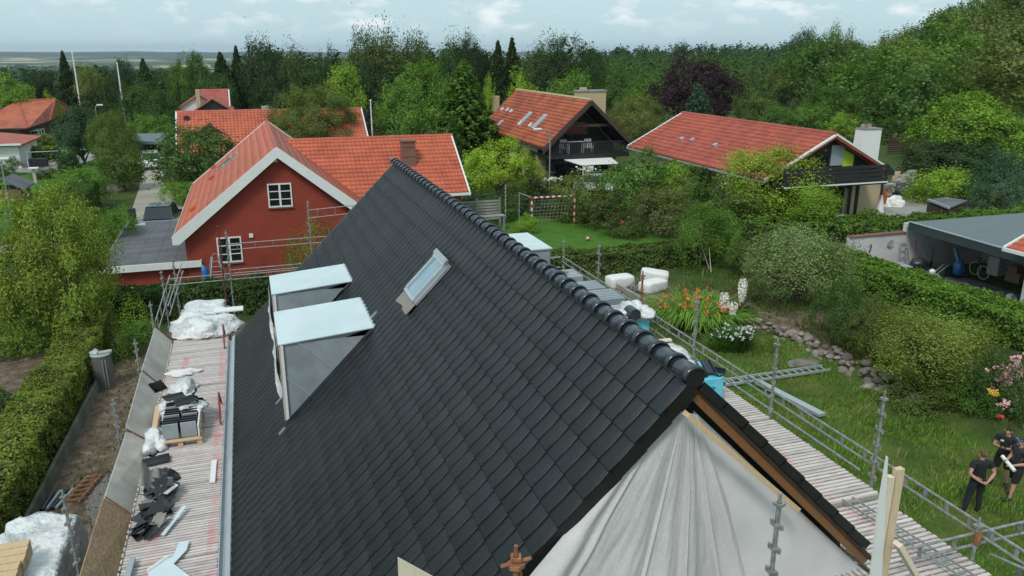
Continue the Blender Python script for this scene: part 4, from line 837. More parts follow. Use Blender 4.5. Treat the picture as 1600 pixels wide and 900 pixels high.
p = pz(415, 170, -5.7); mb = MB(); mb.box((p.x, 89.2, -5.9), (.7, .6, .7)); mb.build('chimney', M['board'], h2)
# ---- pink-roofed house farther back
h5 = root('white_gabled_house', 'white gabled house with dull red roof and yellow chimney behind the long orange roof', 'house', (-6, 112, -11.4))
a = pz(315, 141, -5.3); b_ = pz(357, 141, -5.3); xhouse(h5, a.x-.6, b_.x, a.y, -5.3, 5.5, -8.6, 'redtile4', 'whitep', -12.2, True, .4, .5)
for (ap, fx, cm, ww) in (((309, 147), (273, 172), 'redtile4', 'whitep'), ((331, 153), (365, 173), 'redtile4', 'blackwood')):
    yy = a.y-6.5 if cm and ww == 'whitep' else a.y-8.5; A = py_(*ap, yy); B = py_(*fx, yy); h_ = abs(B.x-A.x)
    mb = MB(); mb.prism([(A.x, yy+.3, A.z-.2), (A.x-h_+.3, yy+.3, B.z), (A.x-h_+.3, yy+.3, -12), (A.x+h_-.3, yy+.3, -12), (A.x+h_-.3, yy+.3, B.z)], (0, 8, 0)); mb.build('wall', M[ww], h5)
    for s in (-1, 1): slab(h5, 'roof', [(A.x, yy, A.z), (A.x+s*h_, yy, B.z), (A.x+s*h_, yy+8, B.z), (A.x, yy+8, A.z)], .2, cm)
A = py_(305, 140, a.y-7); B = py_(314, 165, a.y-7); mb = MB(); mb.bb((A.x, a.y-7.4, B.z-1), (B.x, a.y-6.6, A.z)); mb.build('chimney', M['yellowb'], h5)
# ---- left hipped house
h6 = root('hipped_roof_house', 'wide house with low hipped rust-red tile roof at the left edge', 'house', (-35, 125, -11.6))
P0, P1, P2, P3 = pz(-60, 203, -9.2), pz(43, 201, -9.2), pz(78, 189, -8.9), pz(113, 170, -8.6); R1, R2 = pz(28, 157, -6.5), pz(86, 156, -6.5); P4 = P3+Vector((-25, 14, 0))
mb = MB(); mb.add([P0, P1, P2, P3, R1, R2, P4], [(0, 1, 4), (1, 2, 5, 4), (2, 3, 5), (3, 6, 5), (6, 4, 5)]); rf = mb.build('roof', M['redtile2'], h6)
for a, b_ in ((P1, R1), (R1, R2), (P2, R2), (P3, R2)): mb = MB(); mb.tube([a+Vector((0, 0, .05)), b_+Vector((0, 0, .05))], .13, 6); mb.build('hip_capping', M['redtile3'], h6)
for a, b_ in ((P0, P1), (P1, P2), (P2, P3)): mb = MB(); mb.bar(a, b_, .18, .16); mb.build('gutter', M['brownwood'], h6)
mb = MB(); c = Vector((-.9, .9, 0)); mb.prism([(p+c*1.2).xy.to_3d()+Vector((0, 0, -12)) for p in (P0, P1, P2, P3, P4)], (0, 0, 2.9)); mb.build('wall', M['brownbrick'], h6)
for k in range(5):
    a = P1.lerp(P2, .35+.12*k) if k < 3 else P2.lerp(P3, .2*(k-2)); mb = MB(); mb.box(a+Vector((-.3, .3, -1.4)), (1.0, .15, 1.6)); W_ = mb.build('window', M['whitep'], h6); mb = MB(); mb.box(a+Vector((-.3, .2, -1.35)), (.8, .05, 1.3)); mb.build('pane', M['glass'], W_)
# ---- corner of a white house at the left edge, and shed
h7 = root('white_house_corner', 'corner of a white wall under a faded red roof at the left picture edge', 'house', (-22, 78, -11.5))
A = pz(28, 226, -9.0); 
mb = MB(); mb.prism([A+Vector((.3, -.3, 0)), A+Vector((-9, -.3, 1.2)), A+Vector((-9, 9, 1.2)), A+Vector((.3, 9, 0))], (0, 0, -.2)); mb.build('roof', M['redtile4'], h7)
mb = MB(); mb.bb((A.x-9, A.y+.3, -12), (A.x-.1, A.y+8, -9.2)); mb.build('wall', M['whitep'], h7); mb = MB(); mb.bb((A.x-9, A.y-.38, -9.05), (A.x+.35, A.y-.3, -8.85)); mb.build('gutter', M['whitep'], h7)
sh = root('garden_shed', 'small brown shed with dark felt roof at the left edge behind the near tree', 'shed', (-18, 66, -11.4))
A = pz(38, 292, -10.2); B = pz(-20, 285, -9.9); mb = MB(); mb.bb((B.x, A.y, -11.6), (A.x-.3, A.y+3, -10.4)); mb.build('wall', M['brownbrick'], sh)
for s in (0, 1): mb = MB(); c = (A.x+B.x)/2; mb.prism([(c, A.y-.2, -9.5), ((A.x if s else B.x), A.y-.2, -10.35), ((A.x if s else B.x), A.y+3.2, -10.35), (c, A.y+3.2, -9.5)], (0, 0, -.1)); mb.build('roof', M['felt'], sh)
# ---- dark carport on the drive
cp = root('dark_carport', 'black carport with grey flat roof at the far end of the gravel drive', 'carport', (-10, 98, -11.4))
A, B, C_ = pz(198, 221, -9.0), pz(252, 221, -9.0), pz(212, 209, -9.0); mb = MB(); mb.prism([A, B, (B.x, C_.y, -9.0), (A.x, C_.y, -9.0)], (0, 0, -.3)); mb.build('roof', M['darkroof'], cp)
mb = MB(); mb.bar((A.x, A.y-.05, -9.12), (B.x, A.y-.05, -9.12), .06, .3); mb.build('fascia', M['zinclite'], cp)
for x in (A.x+.2, (A.x+B.x)/2, B.x-.2): mb = MB(); mb.bb((x-.08, A.y+.1, -11.8), (x+.08, A.y+.26, -9.3)); mb.build('post', M['blackwood'], cp)
mb = MB(); mb.bb((A.x, C_.y-.3, -11.8), (B.x, C_.y-.2, -9.3)); mb.build('back_wall', M['blackwood'], cp)

# ---- house with the balcony gable, centre
h3 = root('balcony_gable_house', 'house with steep weathered orange roof and black balcony gable left of centre background', 'house', (26.6, 68, -11.4))
ax, az_, xl, ez, ya, yb = 26.6, -3.82, 22.6, -7.5, 60.0, 79.0; hw = ax-xl
mb = MB(); mb.prism([(ax, 63, az_-.4), (xl+.5, 63, ez-.1), (xl+.5, 63, -12), (ax+hw-.5, 63, -12), (ax+hw-.5, 63, ez-.1)], (0, 15.6, 0)); mb.build('wall', M['yellowbrick'], h3)
for s in (-1, 1):
    slab(h3, 'roof', [(ax, ya+.03, az_-.03), (ax+s*hw, ya+.03, ez-.03), (ax+s*hw, yb, ez-.03), (ax, yb, az_-.03)], .16, 'redtile2')
    tiled_slope(h3, (ax, ya+.15, az_), (ax, yb, az_), (ax+s*hw, ya+.15, ez), M['redtile2'], .26, .36, .03)
    mb = MB(); mb.prism([(ax, ya-.08, az_+.05), (ax+s*hw*1.04, ya-.08, ez+.05-.15), (ax+s*hw*1.04, ya-.08, ez-.5), (ax, ya-.08, az_-.33)], (0, .10, 0)); mb.build('bargeboard', M['brownwood'], h3)
    mb = MB(); mb.prism([(ax, ya+.02, az_-.2), (ax+s*(hw-.1), ya+.02, ez-.2), (ax+s*(hw-.1), 63, ez-.2), (ax, 63, az_-.2)], (0, 0, -.06)); mb.build('soffit', M['blackwood'], h3)
    mb = MB(); mb.bb((ax+s*hw-.08, ya, ez-.2), (ax+s*hw+.08, yb, ez-.05)); mb.build('gutter', M['brownwood'], h3)
mb = MB(); mb.tube([(ax, ya+.1, az_+.05), (ax, yb, az_+.05)], .13, 6); mb.build('ridge_capping', M['yellowb'], h3)
mb = MB(); mb.prism([(ax, 62.96, az_-.5), (xl+.5, 62.96, ez-.2), (xl+.5, 62.96, -8.2), (ax+hw-.5, 62.96, -8.2), (ax+hw-.5, 62.96, ez-.2)], (0, .03, 0)); mb.build('gable_cladding', M['blackwood'], h3)
mb = MB(); mb.bb((ax-1.1, 62.9, -8.1), (ax+.9, 62.94, -5.7)); mb.build('balcony_door', M['glass'], h3); mb = MB(); mb.bar((ax-2.3, 60.6, -5.85), (ax+2.3, 60.6, -5.85), .12, .22, (0, 0, 1)); mb.build('collar_beam', M['brownwood'], h3)
mb = MB(); mb.bb((xl+.35, 60.2, -8.45), (ax+hw-.35, 63, -8.15)); mb.build('balcony_floor', M['blackwood'], h3)
rl = MB(); rl.bb((xl+.35, 60.2, -7.22), (ax+hw-.35, 60.28, -7.12)); R_ = rl.build('balcony_rail', M['blackwood'], h3)
me_ = MB().bb((-.04, -.02, 0), (.04, .02, .95)).mesh('baluster', M['blackwood'])
for i in range(44): link('baluster', me_, R_, Vector((xl+.5+i*(2*hw-1.0)/43, 60.25, -8.15))-WP[R_.name])
for k, dx in enumerate((-1.9, -.9, .3)):
    t = root('balcony_chair' if k != 1 else 'balcony_table', ('white slatted chair at the left end of the black balcony', 'white slatted table on the black balcony', 'white slatted chair to the right of the balcony table')[k], 'chair' if k != 1 else 'table', (ax+dx, 61, -8.15))
    W_ = .6 if k != 1 else 1.3
    for sx in (-1, 1):
        for sy in (-.25, .25): mb = MB(); mb.bb((ax+dx+sx*W_/2-.03, 61+sy-.03, -8.15), (ax+dx+sx*W_/2+.03, 61+sy+.03, -7.35 if k != 1 else -7.2)); mb.build('leg', M['whitep'], t)
    for i in range(5): mb = MB(); mb.bb((ax+dx-W_/2, 60.76+i*.12, -7.72 if k != 1 else -7.2), (ax+dx+W_/2, 60.84+i*.12, -7.69 if k != 1 else -7.16)); mb.build('slat', M['whitep'], t)
    if k != 1:
        for i in range(5): mb = MB(); mb.bb((ax+dx-W_/2+i*.13, 61.26, -7.7), (ax+dx-W_/2+.07+i*.13, 61.3, -7.0)); mb.build('back_slat', M['whitep'], t)
A, B = py_(900, 143, 66), py_(942, 168, 66); mb = MB(); mb.bb((A.x, 65.4, B.z-1.5), (B.x, 66.4, A.z)); c_ = mb.build('chimney', M['yellowb'], h3); mb = MB(); mb.bb((A.x-.08, 65.32, A.z), (B.x+.08, 66.48, A.z+.12)); mb.build('chimney_cap', M['concrete'], c_); mb = MB(); mb.bb((A.x+.4, 65.7, A.z+.12), (A.x+.9, 66.2, A.z+.35)); mb.build('flue', M['yellowb'], c_)
n3 = Vector((-(az_-ez), 0, hw)).normalized(); dn = (-hw, 0, ez-az_)
for (x, y, w_, l_, h_) in ((821, 187, .8, 1.7, .12), (844, 191, .8, 1.7, .12), (783, 193, .6, .7, .12)): patch(h3, 'roof_window', onslope(x, y, (ax, ya, az_), n3), None, (0, 1, 0), dn, w_, l_, h_, 'zinclite', 'skyglass')
for (x, y) in ((786, 172), (794, 173), (800, 175), (814, 194), (830, 197)): patch(h3, 'roof_vent', onslope(x, y, (ax, ya, az_), n3), None, (0, 1, 0), dn, .22, .4, .2, 'cloth')
for i in range(4):
    y = 63.5+i*3.6; mb = MB(); mb.bb((xl+.44, y, -11.2), (xl+.48, y+1.7, -8.2)); W_ = mb.build('window', M['brownwood'], h3); mb = MB(); mb.bb((xl+.42, y+.12, -11.0), (xl+.44, y+1.58, -8.4)); mb.build('pane', M['glass'], W_)
mb = MB(); mb.bb((xl+.5, 62.96, -11.9), (xl+1.2, 62.9, -8.4)); mb.build('brick_pier', M['yellowbrick'], h3)
mb = MB(); mb.bb((xl+1.3, 62.94, -11.7), (ax+hw-1, 62.90, -8.6)); mb.build('ground_floor_glazing', M['glass'], h3)
t = root('awning', 'white awning stretched below the black balcony', 'awning', (27, 59.5, -8.5)); mb = MB(); mb.prism([(24.4, 60.2, -8.55), (28.6, 60.2, -8.55), (28.6, 58.8, -8.85), (25.3, 58.8, -8.85)], (0, 0, .05)); mb.build('canopy', M['cloth'], t)
for x in (25.5, 28.4): mb = MB(); mb.tube([(x, 58.85, -11.5), (x, 58.85, -8.86)], .04, 6); mb.build('pole', M['whitep'], t)
# neighbour roof sliver with chimney behind on the left
h8 = root('beige_chimney_house', 'sliver of grey roof with a beige chimney left of the balcony gable house', 'house', (24, 92, -11.4))
A = py_(768, 150, 92); B = py_(779, 172, 92); mb = MB(); mb.bb((A.x, 91.6, B.z-2), (B.x, 92.4, A.z)); mb.build('chimney', M['yellowb'], h8)
A = py_(757, 160, 92.5); B = py_(790, 180, 92.5); mb = MB(); mb.prism([A, B, (B.x, 92.5, -11), (A.x-2, 92.5, -11), (A.x-2, 92.5, A.z-1)], (0, 8, 0)); mb.build('wall', M['board'], h8)
mb = MB(); mb.prism([A+Vector((0, -.2, .1)), B+Vector((0, -.2, .1)), (B.x, 100, B.z+.1), (A.x, 100, A.z+.1)], (0, 0, .15)); mb.build('roof', M['felt'], h8)

# ---- long red-roofed house with black gable, right
h4 = root('black_gable_house', 'low house with brick-red tile roof, black gable, balcony and white chimney', 'house', (34, 49, -10.4))
ax, az_, xl, ez, ya, yb = 34.1, -4.9, 29.2, -7.45, 40.0, 58.5; hw = ax-xl
mb = MB(); mb.prism([(ax, ya+.9, az_-.3), (xl+.5, ya+.9, ez-.1), (xl+.5, ya+.9, -11.8), (ax+hw-.5, ya+.9, -11.8), (ax+hw-.5, ya+.9, ez-.1)], (0, 17, 0)); mb.build('wall', M['yellowbrick'], h4)
for s in (-1, 1):
    slab(h4, 'roof', [(ax, ya+.03, az_-.03), (ax+s*hw, ya+.03, ez-.03), (ax+s*hw, yb, ez-.03), (ax, yb, az_-.03)], .16, 'redtile3')
    tiled_slope(h4, (ax, ya+.12, az_), (ax, yb-.1, az_), (ax+s*hw, ya+.12, ez), M['redtile3'], .30, .40, .05)
    mb = MB(); mb.prism([(ax, ya-.02, az_+.09), (ax+s*hw, ya-.02, ez+.09), (ax+s*hw, ya-.02, ez-.04), (ax, ya-.02, az_-.04)], (0, .14, 0)); mb.build('verge_trim', M['whitep'], h4)
    mb = MB(); mb.prism([(ax, yb-.1, az_+.12), (ax+s*hw, yb-.1, ez+.12), (ax+s*hw, yb-.1, ez-.1), (ax, yb-.1, az_-.1)], (0, .14, 0)); mb.build('verge_trim', M['whitep'], h4)
    mb = MB(); mb.bb((ax+s*hw-.10, ya, ez-.16), (ax+s*hw+.1, yb, ez-.04)); mb.build('gutter', M['zinclite'], h4)
mb = MB(); mb.tube([(ax, ya, az_+.05), (ax, yb, az_+.05)], .14, 6); mb.build('ridge_capping', M['redtile3'], h4)
mb = MB(); mb.prism([(ax, ya+.86, az_-.2), (xl+.4, ya+.86, ez-.15), (xl+.4, ya+.86, -8.4), (ax+hw-.2, ya+.86, -8.4), (ax+hw-.2, ya+.86, ez-.15)], (0, .03, 0)); mb.build('gable_cladding', M['blackwood'], h4)
def gq(x0, y0, x1, y1, Y): a, b_ = py_(x0, y0, Y), py_(x1, y1, Y); return min(a.x, b_.x), max(a.x, b_.x), min(a.z, b_.z), max(a.z, b_.z)
for (q, nm, gl) in (((1300, 227, 1316, 258), 'window', 'zinclite'), ((1319, 233, 1332, 259), 'window', 'lime'), ((1280, 234, 1293, 262), 'window', 'glass')):
    x0, x1, z0, z1 = gq(*q, ya+.8); mb = MB(); mb.bb((x0-.05, ya+.80, z0-.05), (x1+.05, ya+.86, z1+.05)); W_ = mb.build(nm, M['brownwood'], h4); mb = MB()
    mb.prism([(x0, ya+.77, z0), (x1, ya+.77, z0), (x1, ya+.77, z1-(.4 if gl == 'lime' else 0)), (x0, ya+.77, z1)], (0, .025, 0)); mb.build('blind' if gl == 'lime' else 'pane', M[gl], W_)
Yb = 38.7; x0, x1, z0, z1 = gq(1228, 258, 1386, 284, Yb); z1 = py_(1386, 256, Yb).z; z0 = py_(1384, 281, Yb).z; x0 = 29.6
mb = MB(); mb.bb((x0, Yb, z0-.25), (x1, ya+.85, z0-.08)); fl = mb.build('balcony_floor', M['blackwood'], h4); mb = MB(); mb.bb((x0, Yb-.05, z0-.16), (x1, Yb, z0-.08)); mb.build('edge_trim', M['whitep'], fl)
bl = MB(); 
for i in range(5): bl.bb((x0+i*(x1-x0-.1)/4, Yb+.05, z0-.1), (x0+.1+i*(x1-x0-.1)/4, Yb+.13, z1-.02))
B_ = bl.build('balcony_rail', M['blackwood'], h4)
for i in range(4): h_ = (z1-z0)/4; mb = MB(); mb.bb((x0-.02, Yb+.0+.01*(i % 2), z0+i*h_+.02), (x1+.02, Yb+.04+.01*(i % 2), z0+(i+1)*h_-.04)); mb.build('rail_board', M['blackwood'], B_)
mb = MB(); mb.prism([(x1, Yb+.2, z1+.0), (x1+.75, Yb+.2, z1-.55), (x1+.6, Yb+.2, z1-.75), (x1, Yb+.2, z1-.7)], (0, .08, 0)); mb.build('rafter_end', M['blackwood'], h4)
x0, x1, z0, z1 = gq(1289, 292, 1376, 333, ya+.8); mb = MB(); mb.bb((x0, ya+.84, z0-.6), (x0+1.6, ya+.88, z1)); mb.build('glass_door', M['glass'], h4)
mb = MB(); mb.bb((x0-1.8, ya+.86, z0-.6), (x0-.1, ya+.88, z1)); mb.build('glass_door', M['glass'], h4)
for q in ((1331, 290, 1338, 331), (1341, 289, 1374, 333)): a0, a1, c0, c1 = gq(*q, ya+.8); mb = MB(); mb.bb((a0, ya+.78, c0-.6), (a1, ya+.85, c1)); mb.build('yellow_panel', M['yellowb'], h4)
for xx in (1289, 1308, 1329, 1339, 1377): a = py_(xx, 300, ya+.75); mb = MB(); mb.bb((a.x-.07, ya+.70, -10.9), (a.x+.07, ya+.77, z1+.1)); mb.build('post', M['blackwood'], h4)
Yc = 47.0; A, B = py_(1351, 203, Yc), py_(1378, 203, Yc); mb = MB(); mb.prism([(A.x, Yc, A.z), (B.x, Yc, A.z), (B.x-.02, Yc, -8.8), (A.x-.25, Yc, -8.8)], (0, .9, 0)); c_ = mb.build('chimney', M['whitep'], h4)
mb = MB(); mb.bb((A.x-.04, Yc-.05, A.z), (B.x+.04, Yc+.95, A.z+.08)); mb.build('chimney_cap', M['concrete'], c_)
for dx in (.25, .72): mb = MB(); mb.tube([(A.x+dx, Yc+.45, A.z+.08), (A.x+dx, Yc+.45, A.z+.38)], [.24, .17], 10); mb.build('chimney_pot', M['stone'], c_)
n4 = Vector((-(az_-ez), 0, hw)).normalized()
for (x, y) in ((1067, 220), (1083, 222), (1119, 230)): patch(h4, 'roof_vent', onslope(x, y, (ax, ya, az_), n4), None, (0, 1, 0), (-hw, 0, ez-az_), .26, .32, .24, 'zinclite')
for i in range(3):
    y = 42.5+i*4.2; mb = MB(); mb.bb((xl+.42, y, -10.6), (xl+.48, y+1.4, -8.0)); W_ = mb.build('window', M['blackwood'], h4); mb = MB(); mb.bb((xl+.40, y+.1, -10.4), (xl+.42, y+1.3, -8.1)); mb.build('pane', M['glass'], W_)

# ---- open garage on the right
gr = root('open_garage', 'open carport garage with grey membrane roof and white brick wall at the right edge', 'garage', (34, 26, -11.2))
RZg = -8.6; mb = MB(); RP = [pz(1421, 347, RZg), pz(1600, 398, RZg)]; d_ = (RP[1]-RP[0]).normalized(); e0, e1 = RP[0], RP[0]+d_*17
mb.prism([e0, e1, e1+Vector((12, 0, 0)), e0+Vector((12, 0, 0))], (0, 0, -.12)); mb.build('roof', M['darkroof'], gr)
mb = MB(); mb.bar(e0+Vector((0, 0, -.2)), e1+Vector((0, 0, -.2)), .06, .42); mb.build('fascia', M['fasciad'], gr); mb = MB(); mb.bar(e0+Vector((-.02, 0, .03)), e1+Vector((-.02, 0, .03)), .10, .05); mb.build('roof_edge_trim', M['zinclite'], gr)
GF = -11.2; yw_ = e0.y+.25
A = py_(1328, 372, yw_); B = py_(1440, 362, yw_); mb = MB(); mb.prism([(A.x, yw_, A.z), (e0.x+.1, yw_, B.z), (e0.x+.1, yw_, -12), (A.x, yw_, -12)], (0, .22, 0)); mb.build('wall', M['whitebrick'], gr)
mb = MB(); mb.bar((A.x, yw_+.1, A.z+.04), (e0.x+.1, yw_+.1, B.z+.04), .34, .07); mb.build('coping', M['brownbrick'], gr)
mb = MB(); mb.bb((e0.x+.1, yw_, -12), (38.5, yw_+.22, RZg-.13)); mb.build('wall', M['whitebrick'], gr); mb = MB(); mb.bb((38.3, 16, -12), (38.5, yw_, RZg-.13)); mb.build('back_wall', M['board'], gr)
p = pz(1592, 478, GF); mb = MB(); mb.bb((p.x, p.y-4, -12), (p.x+.3, p.y, RZg-.13)); mb.build('wall', M['whitebrick'], gr)
# corner of the tiled roof beyond the garage
h9 = root('garage_house_roof', 'corner of an orange tiled roof with white gutter at the right edge over the garage', 'house', (33, 22, -11.2))
A = pz(1573, 389, -8.1); dd = Vector((0, -1, 0)); mb = MB(); mb.prism([A, A+dd*8, A+dd*8+Vector((6, 0, 2.6)), A+Vector((6, 0, 2.6))], (0, 0, -.1)); mb.build('roof', M['redtile'], h9); tiled_slope(h9, A+Vector((6, 0, 2.6)), A+dd*8+Vector((6, 0, 2.6)), A, M['redtile'], .3, .36, .05)
mb = MB(); mb.bar(A+Vector((-.08, .1, -.02)), A+dd*8+Vector((-.08, 0, -.02)), .14, .14); mb.build('gutter', M['whitep'], h9); mb = MB(); mb.bar(A+Vector((-.1, .06, .03)), A+Vector((6, .06, 2.63)), .08, .16); mb.build('bargeboard', M['whitep'], h9)
mb = MB(); mb.bb((A.x+.7, A.y-8, -12), (A.x+6, A.y-.5, -8.6)); mb.build('wall', M['whitebrick'], h9)

# ================================================================== VEGETATION
def nrm(a): return a/np.maximum(np.linalg.norm(a, axis=-1, keepdims=True), 1e-9)
def rdir(rng, n): return nrm(rng.normal(size=(n, 3)))
def leaves(C, Nn, size, asp, rng):
    """diamond leaf quads around centres C facing Nn"""
    n = len(C); t = nrm(np.cross(Nn, rdir(rng, n))); b_ = np.cross(Nn, t); s = (size*rng.uniform(.65, 1.35, n))[:, None]
    bend = Nn*s*.18
    P = np.stack([C-t*s*.5-bend, C-b_*s*asp*.5+bend*.6, C+t*s*.5-bend, C+b_*s*asp*.5+bend*.6], 1).reshape(-1, 3)
    return P, np.arange(4*n).reshape(-1, 4)
def crown_arrays(kind, n, leaf, seed, cb=.15, lobes=16, tufts=14, asp=.62, flat=1.0, tr=.085):
    rng = np.random.default_rng(seed)
    if kind in ('spruce', 'spruce_loose'):
        lv = 22; C = []; Nn = []
        per = n
        t = rng.random(per)**.82; lvl = np.floor(t*lv); tt = (lvl+rng.random(per)*.5)/lv      # 0 top .. 1 bottom
        nb_ = 13; az = (np.floor(rng.random(per)*nb_)+lvl*.37+rng.normal(0, .10, per))*2*PI/nb_
        rr = ((tt**.78*.94+.035)*(.9 if kind == 'spruce' else 1)*(1+.16*np.sin(lvl*2.3+az*3)))*(rng.random(per)**.5)
        x, y = rr*np.cos(az), rr*np.sin(az); z = 1-tt*(1-cb)-rr*.10+.012*rng.normal(size=per)+(rr/(tt**.78*.94+.035))**3*.02
        C = np.stack([x, y, z], 1); Nn = nrm(np.stack([np.cos(az)*.5, np.sin(az)*.5, np.ones(per)], 1)+rng.normal(0, .45, (per, 3)))
        C[:, 2] *= 3.4; P, Fq = leaves(C, Nn, leaf*1.25, .5, rng); P[:, 2] /= 3.4; return P, Fq, np.array([[0, 0, .5]])
    ctr = rdir(rng, lobes*3); ctr = ctr[ctr[:, 2] > -.55][:lobes]; m = len(ctr)
    if kind == 'column': ctr[:, :2] *= .5
    rad = rng.uniform(.48, .72, m)[:, None]; LC = ctr*rad; LC[0] = (0, 0, .15); lr = rng.uniform(.26, .46, m); lr[0] = .55
    if kind == 'birch': lr *= .75; rad = rng.uniform(.3, .85, m)[:, None]; LC = ctr*rad
    if kind == 'pine': lr *= .85
    TD = rdir(rng, m*tufts).reshape(m, tufts, 3); TD[..., 2] = TD[..., 2]*.8+.22; TD = nrm(TD)
    k = rng.integers(0, m, n); j = rng.integers(0, tufts, n); td = TD[k, j]; tsz = rng.uniform(.6, 1.3, (m, tufts))[k, j][:, None]
    off = rng.normal(size=(n, 3))*tr*tsz; 
    if kind == 'birch': off[:, 2] = off[:, 2]*2.0-.08
    C = LC[k]+td*(lr[k]*rng.uniform(.72, 1.08, n))[:, None]+off
    keep = np.ones(n, bool)
    for q in range(m): keep &= ~((np.linalg.norm(C-LC[q], axis=1) < lr[q]*.62) & (rng.random(n) < .8))
    C = C[keep]; td = td[keep]; out = nrm(C)
    Nn = nrm(td*.7+out*.5+np.array([0, 0, .35])+rng.normal(0, .5, C.shape))
    if flat != 1: C[:, 2] *= flat
    zmin = np.percentile(C[:, 2], 1); zmax = np.percentile(C[:, 2], 99.8); xm = np.percentile(np.abs(C[:, :2]), 99)
    C[:, :2] /= xm; f = lambda z: cb+(z-zmin)/(zmax-zmin)*(1-cb); z = np.maximum(f(C[:, 2]), 0); C[:, 2] = z*2     # leaves sized in a space where height = 2 units
    P, Fq = leaves(C, Nn, leaf, asp, rng); P[:, 2] /= 2; LC = LC.copy(); LC[:, :2] /= xm; LC[:, 2] = f(LC[:, 2]); return P, Fq, LC
def trunk_mb(LC, cb, seed, r=.055, nl=7, kind='round'):
    rr = random.Random(seed); mb = MB(); top = .93 if kind == 'spruce' else .75
    mb.tube([(0, 0, -.02), (.01, .0, cb*.5+.03), (.02*rr.uniform(-1, 1), .03*rr.uniform(-1, 1), cb+.12), (.03, -.02, top)], [r*1.25, r, r*.8, r*.15], 7)
    if kind != 'spruce':
        for q in LC[1:nl+1]:
            z0 = cb+rr.uniform(-.02, .2); z0 = min(z0, q[2]*.8+.02); mb.tube([(0, 0, z0), (q[0]*.5, q[1]*.5, (z0+q[2])/2+.02), (q[0]*.95, q[1]*.95, q[2]+.03)], [r*.5, r*.33, r*.12], 5)
    return mb
PROTO = {}; LEAFK = 1.9
def proto(key, kind, n, leaf, seed, cb, **kw):
    bk = kw.pop('bark', 'bark'); nl = kw.pop('nl', 7); r = kw.pop('r', .05)
    P, Fq, LC = crown_arrays(kind, n, leaf, seed, cb, **kw)
    PROTO[key] = (npmesh('crown', P, Fq, LEAF), trunk_mb(LC, cb, seed, r, nl, kind if kind.startswith('spruce') else 'round').mesh('trunk', M[bk]) if bk else None)
proto('round1', 'round', 15000, .062, 1, .10, lobes=20); proto('round2', 'round', 15000, .062, 2, .12, lobes=26, tufts=10); proto('round3', 'round', 15000, .066, 3, .06, lobes=15, tufts=18)
proto('fine', 'round', 22000, .045, 4, .05, lobes=30, tufts=16, tr=.06)
proto('walnut', 'round', 60000, .042, 5, .10, lobes=34, tufts=15, asp=.42, tr=.07, nl=12)
proto('birch1', 'birch', 15000, .058, 6, .22, lobes=26, tufts=9, bark='birch', nl=12, r=.035); proto('birch2', 'birch', 13000, .058, 7, .18, lobes=22, tufts=10, bark='birch', nl=12, r=.035)
proto('airy', 'birch', 5500, .06, 8, .25, lobes=20, tufts=8, nl=10, r=.03)
proto('spruce1', 'spruce', 24000, .075, 9, .03, r=.05); proto('spruce2', 'spruce_loose', 20000, .085, 10, .05, r=.05)
proto('pine1', 'pine', 14000, .05, 11, .22, lobes=22, tufts=9, asp=.4, flat=.8)
proto('shrub1', 'round', 9000, .075, 12, .0, lobes=16, tufts=12, bark=None); proto('shrub2', 'round', 11000, .062, 13, .0, lobes=24, tufts=9, bark=None); proto('shrub3', 'round', 9000, .07, 14, .0, lobes=12, tufts=20, tr=.12, bark=None)
proto('apple', 'round', 30000, .040, 15, .10, lobes=26, tufts=14, tr=.10, nl=14); proto('sapling', 'column', 2200, .075, 16, .05, lobes=14, tufts=7, tr=.16, nl=10, r=.03)
proto('column', 'column', 9000, .085, 17, .0, lobes=16, bark=None)
def plant(kind, x, y, h, w, color, name, label, cat, group=None, rz=None, z=None):
    cr_, tr_ = PROTO[kind]; z = gzf(x, y)-.03 if z is None else z; rz = random.random()*6.28 if rz is None else rz; k = random.uniform(.92, 1.08)*LEAFK; color = [max(.004, c*k*(1.05 if i == 1 else 1)) for i, c in enumerate(color)]
    if tr_ is None:
        o = link(name, cr_, None, (x, y, z)); o.scale = (w, w, h); o.rotation_euler = (0, 0, rz); o.color = (*color, 1); return tag(o, label, cat, group)
    r_ = root(name, label, cat, (x, y, z), group); r_.scale = (w, w, h); r_.rotation_euler = (0, 0, rz)
    c_ = link('crown', cr_, r_); c_.color = (*color, 1); t_ = link('trunk', tr_, r_); return r_
def T(kind, px, ptop, hw, Yd, color, name, label, cat='tree', pbase=None, group=None, rz=None):
    if pbase is not None:
        g_ = pz(px, pbase, -11.3)
        for _ in range(6): g_ = pz(px, pbase, min(-7, gzf(g_.x, g_.y)))
        if abs(g_.y-Yd)/Yd < .35: Yd = g_.y+.55*hw*depth(g_)/F
    if kind.startswith('spruce'): hw *= 1.6
    p = py_(px, ptop, Yd); zg = gzf(p.x, p.y); dd = depth(p)
    if p.z-zg < 1.0: p.z = zg+1.0
    if 'root' == name: pass
    dd = dd; return plant(kind, p.x, p.y, max(.5, p.z-zg+.03), hw*dd/F, color, name, label, cat, group, rz, zg-.03)
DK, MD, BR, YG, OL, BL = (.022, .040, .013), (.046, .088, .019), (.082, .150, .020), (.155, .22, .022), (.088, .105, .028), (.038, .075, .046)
def mixl(a, b_, t=.5): return tuple(x*(1-t)+y*t for x, y in zip(a, b_))
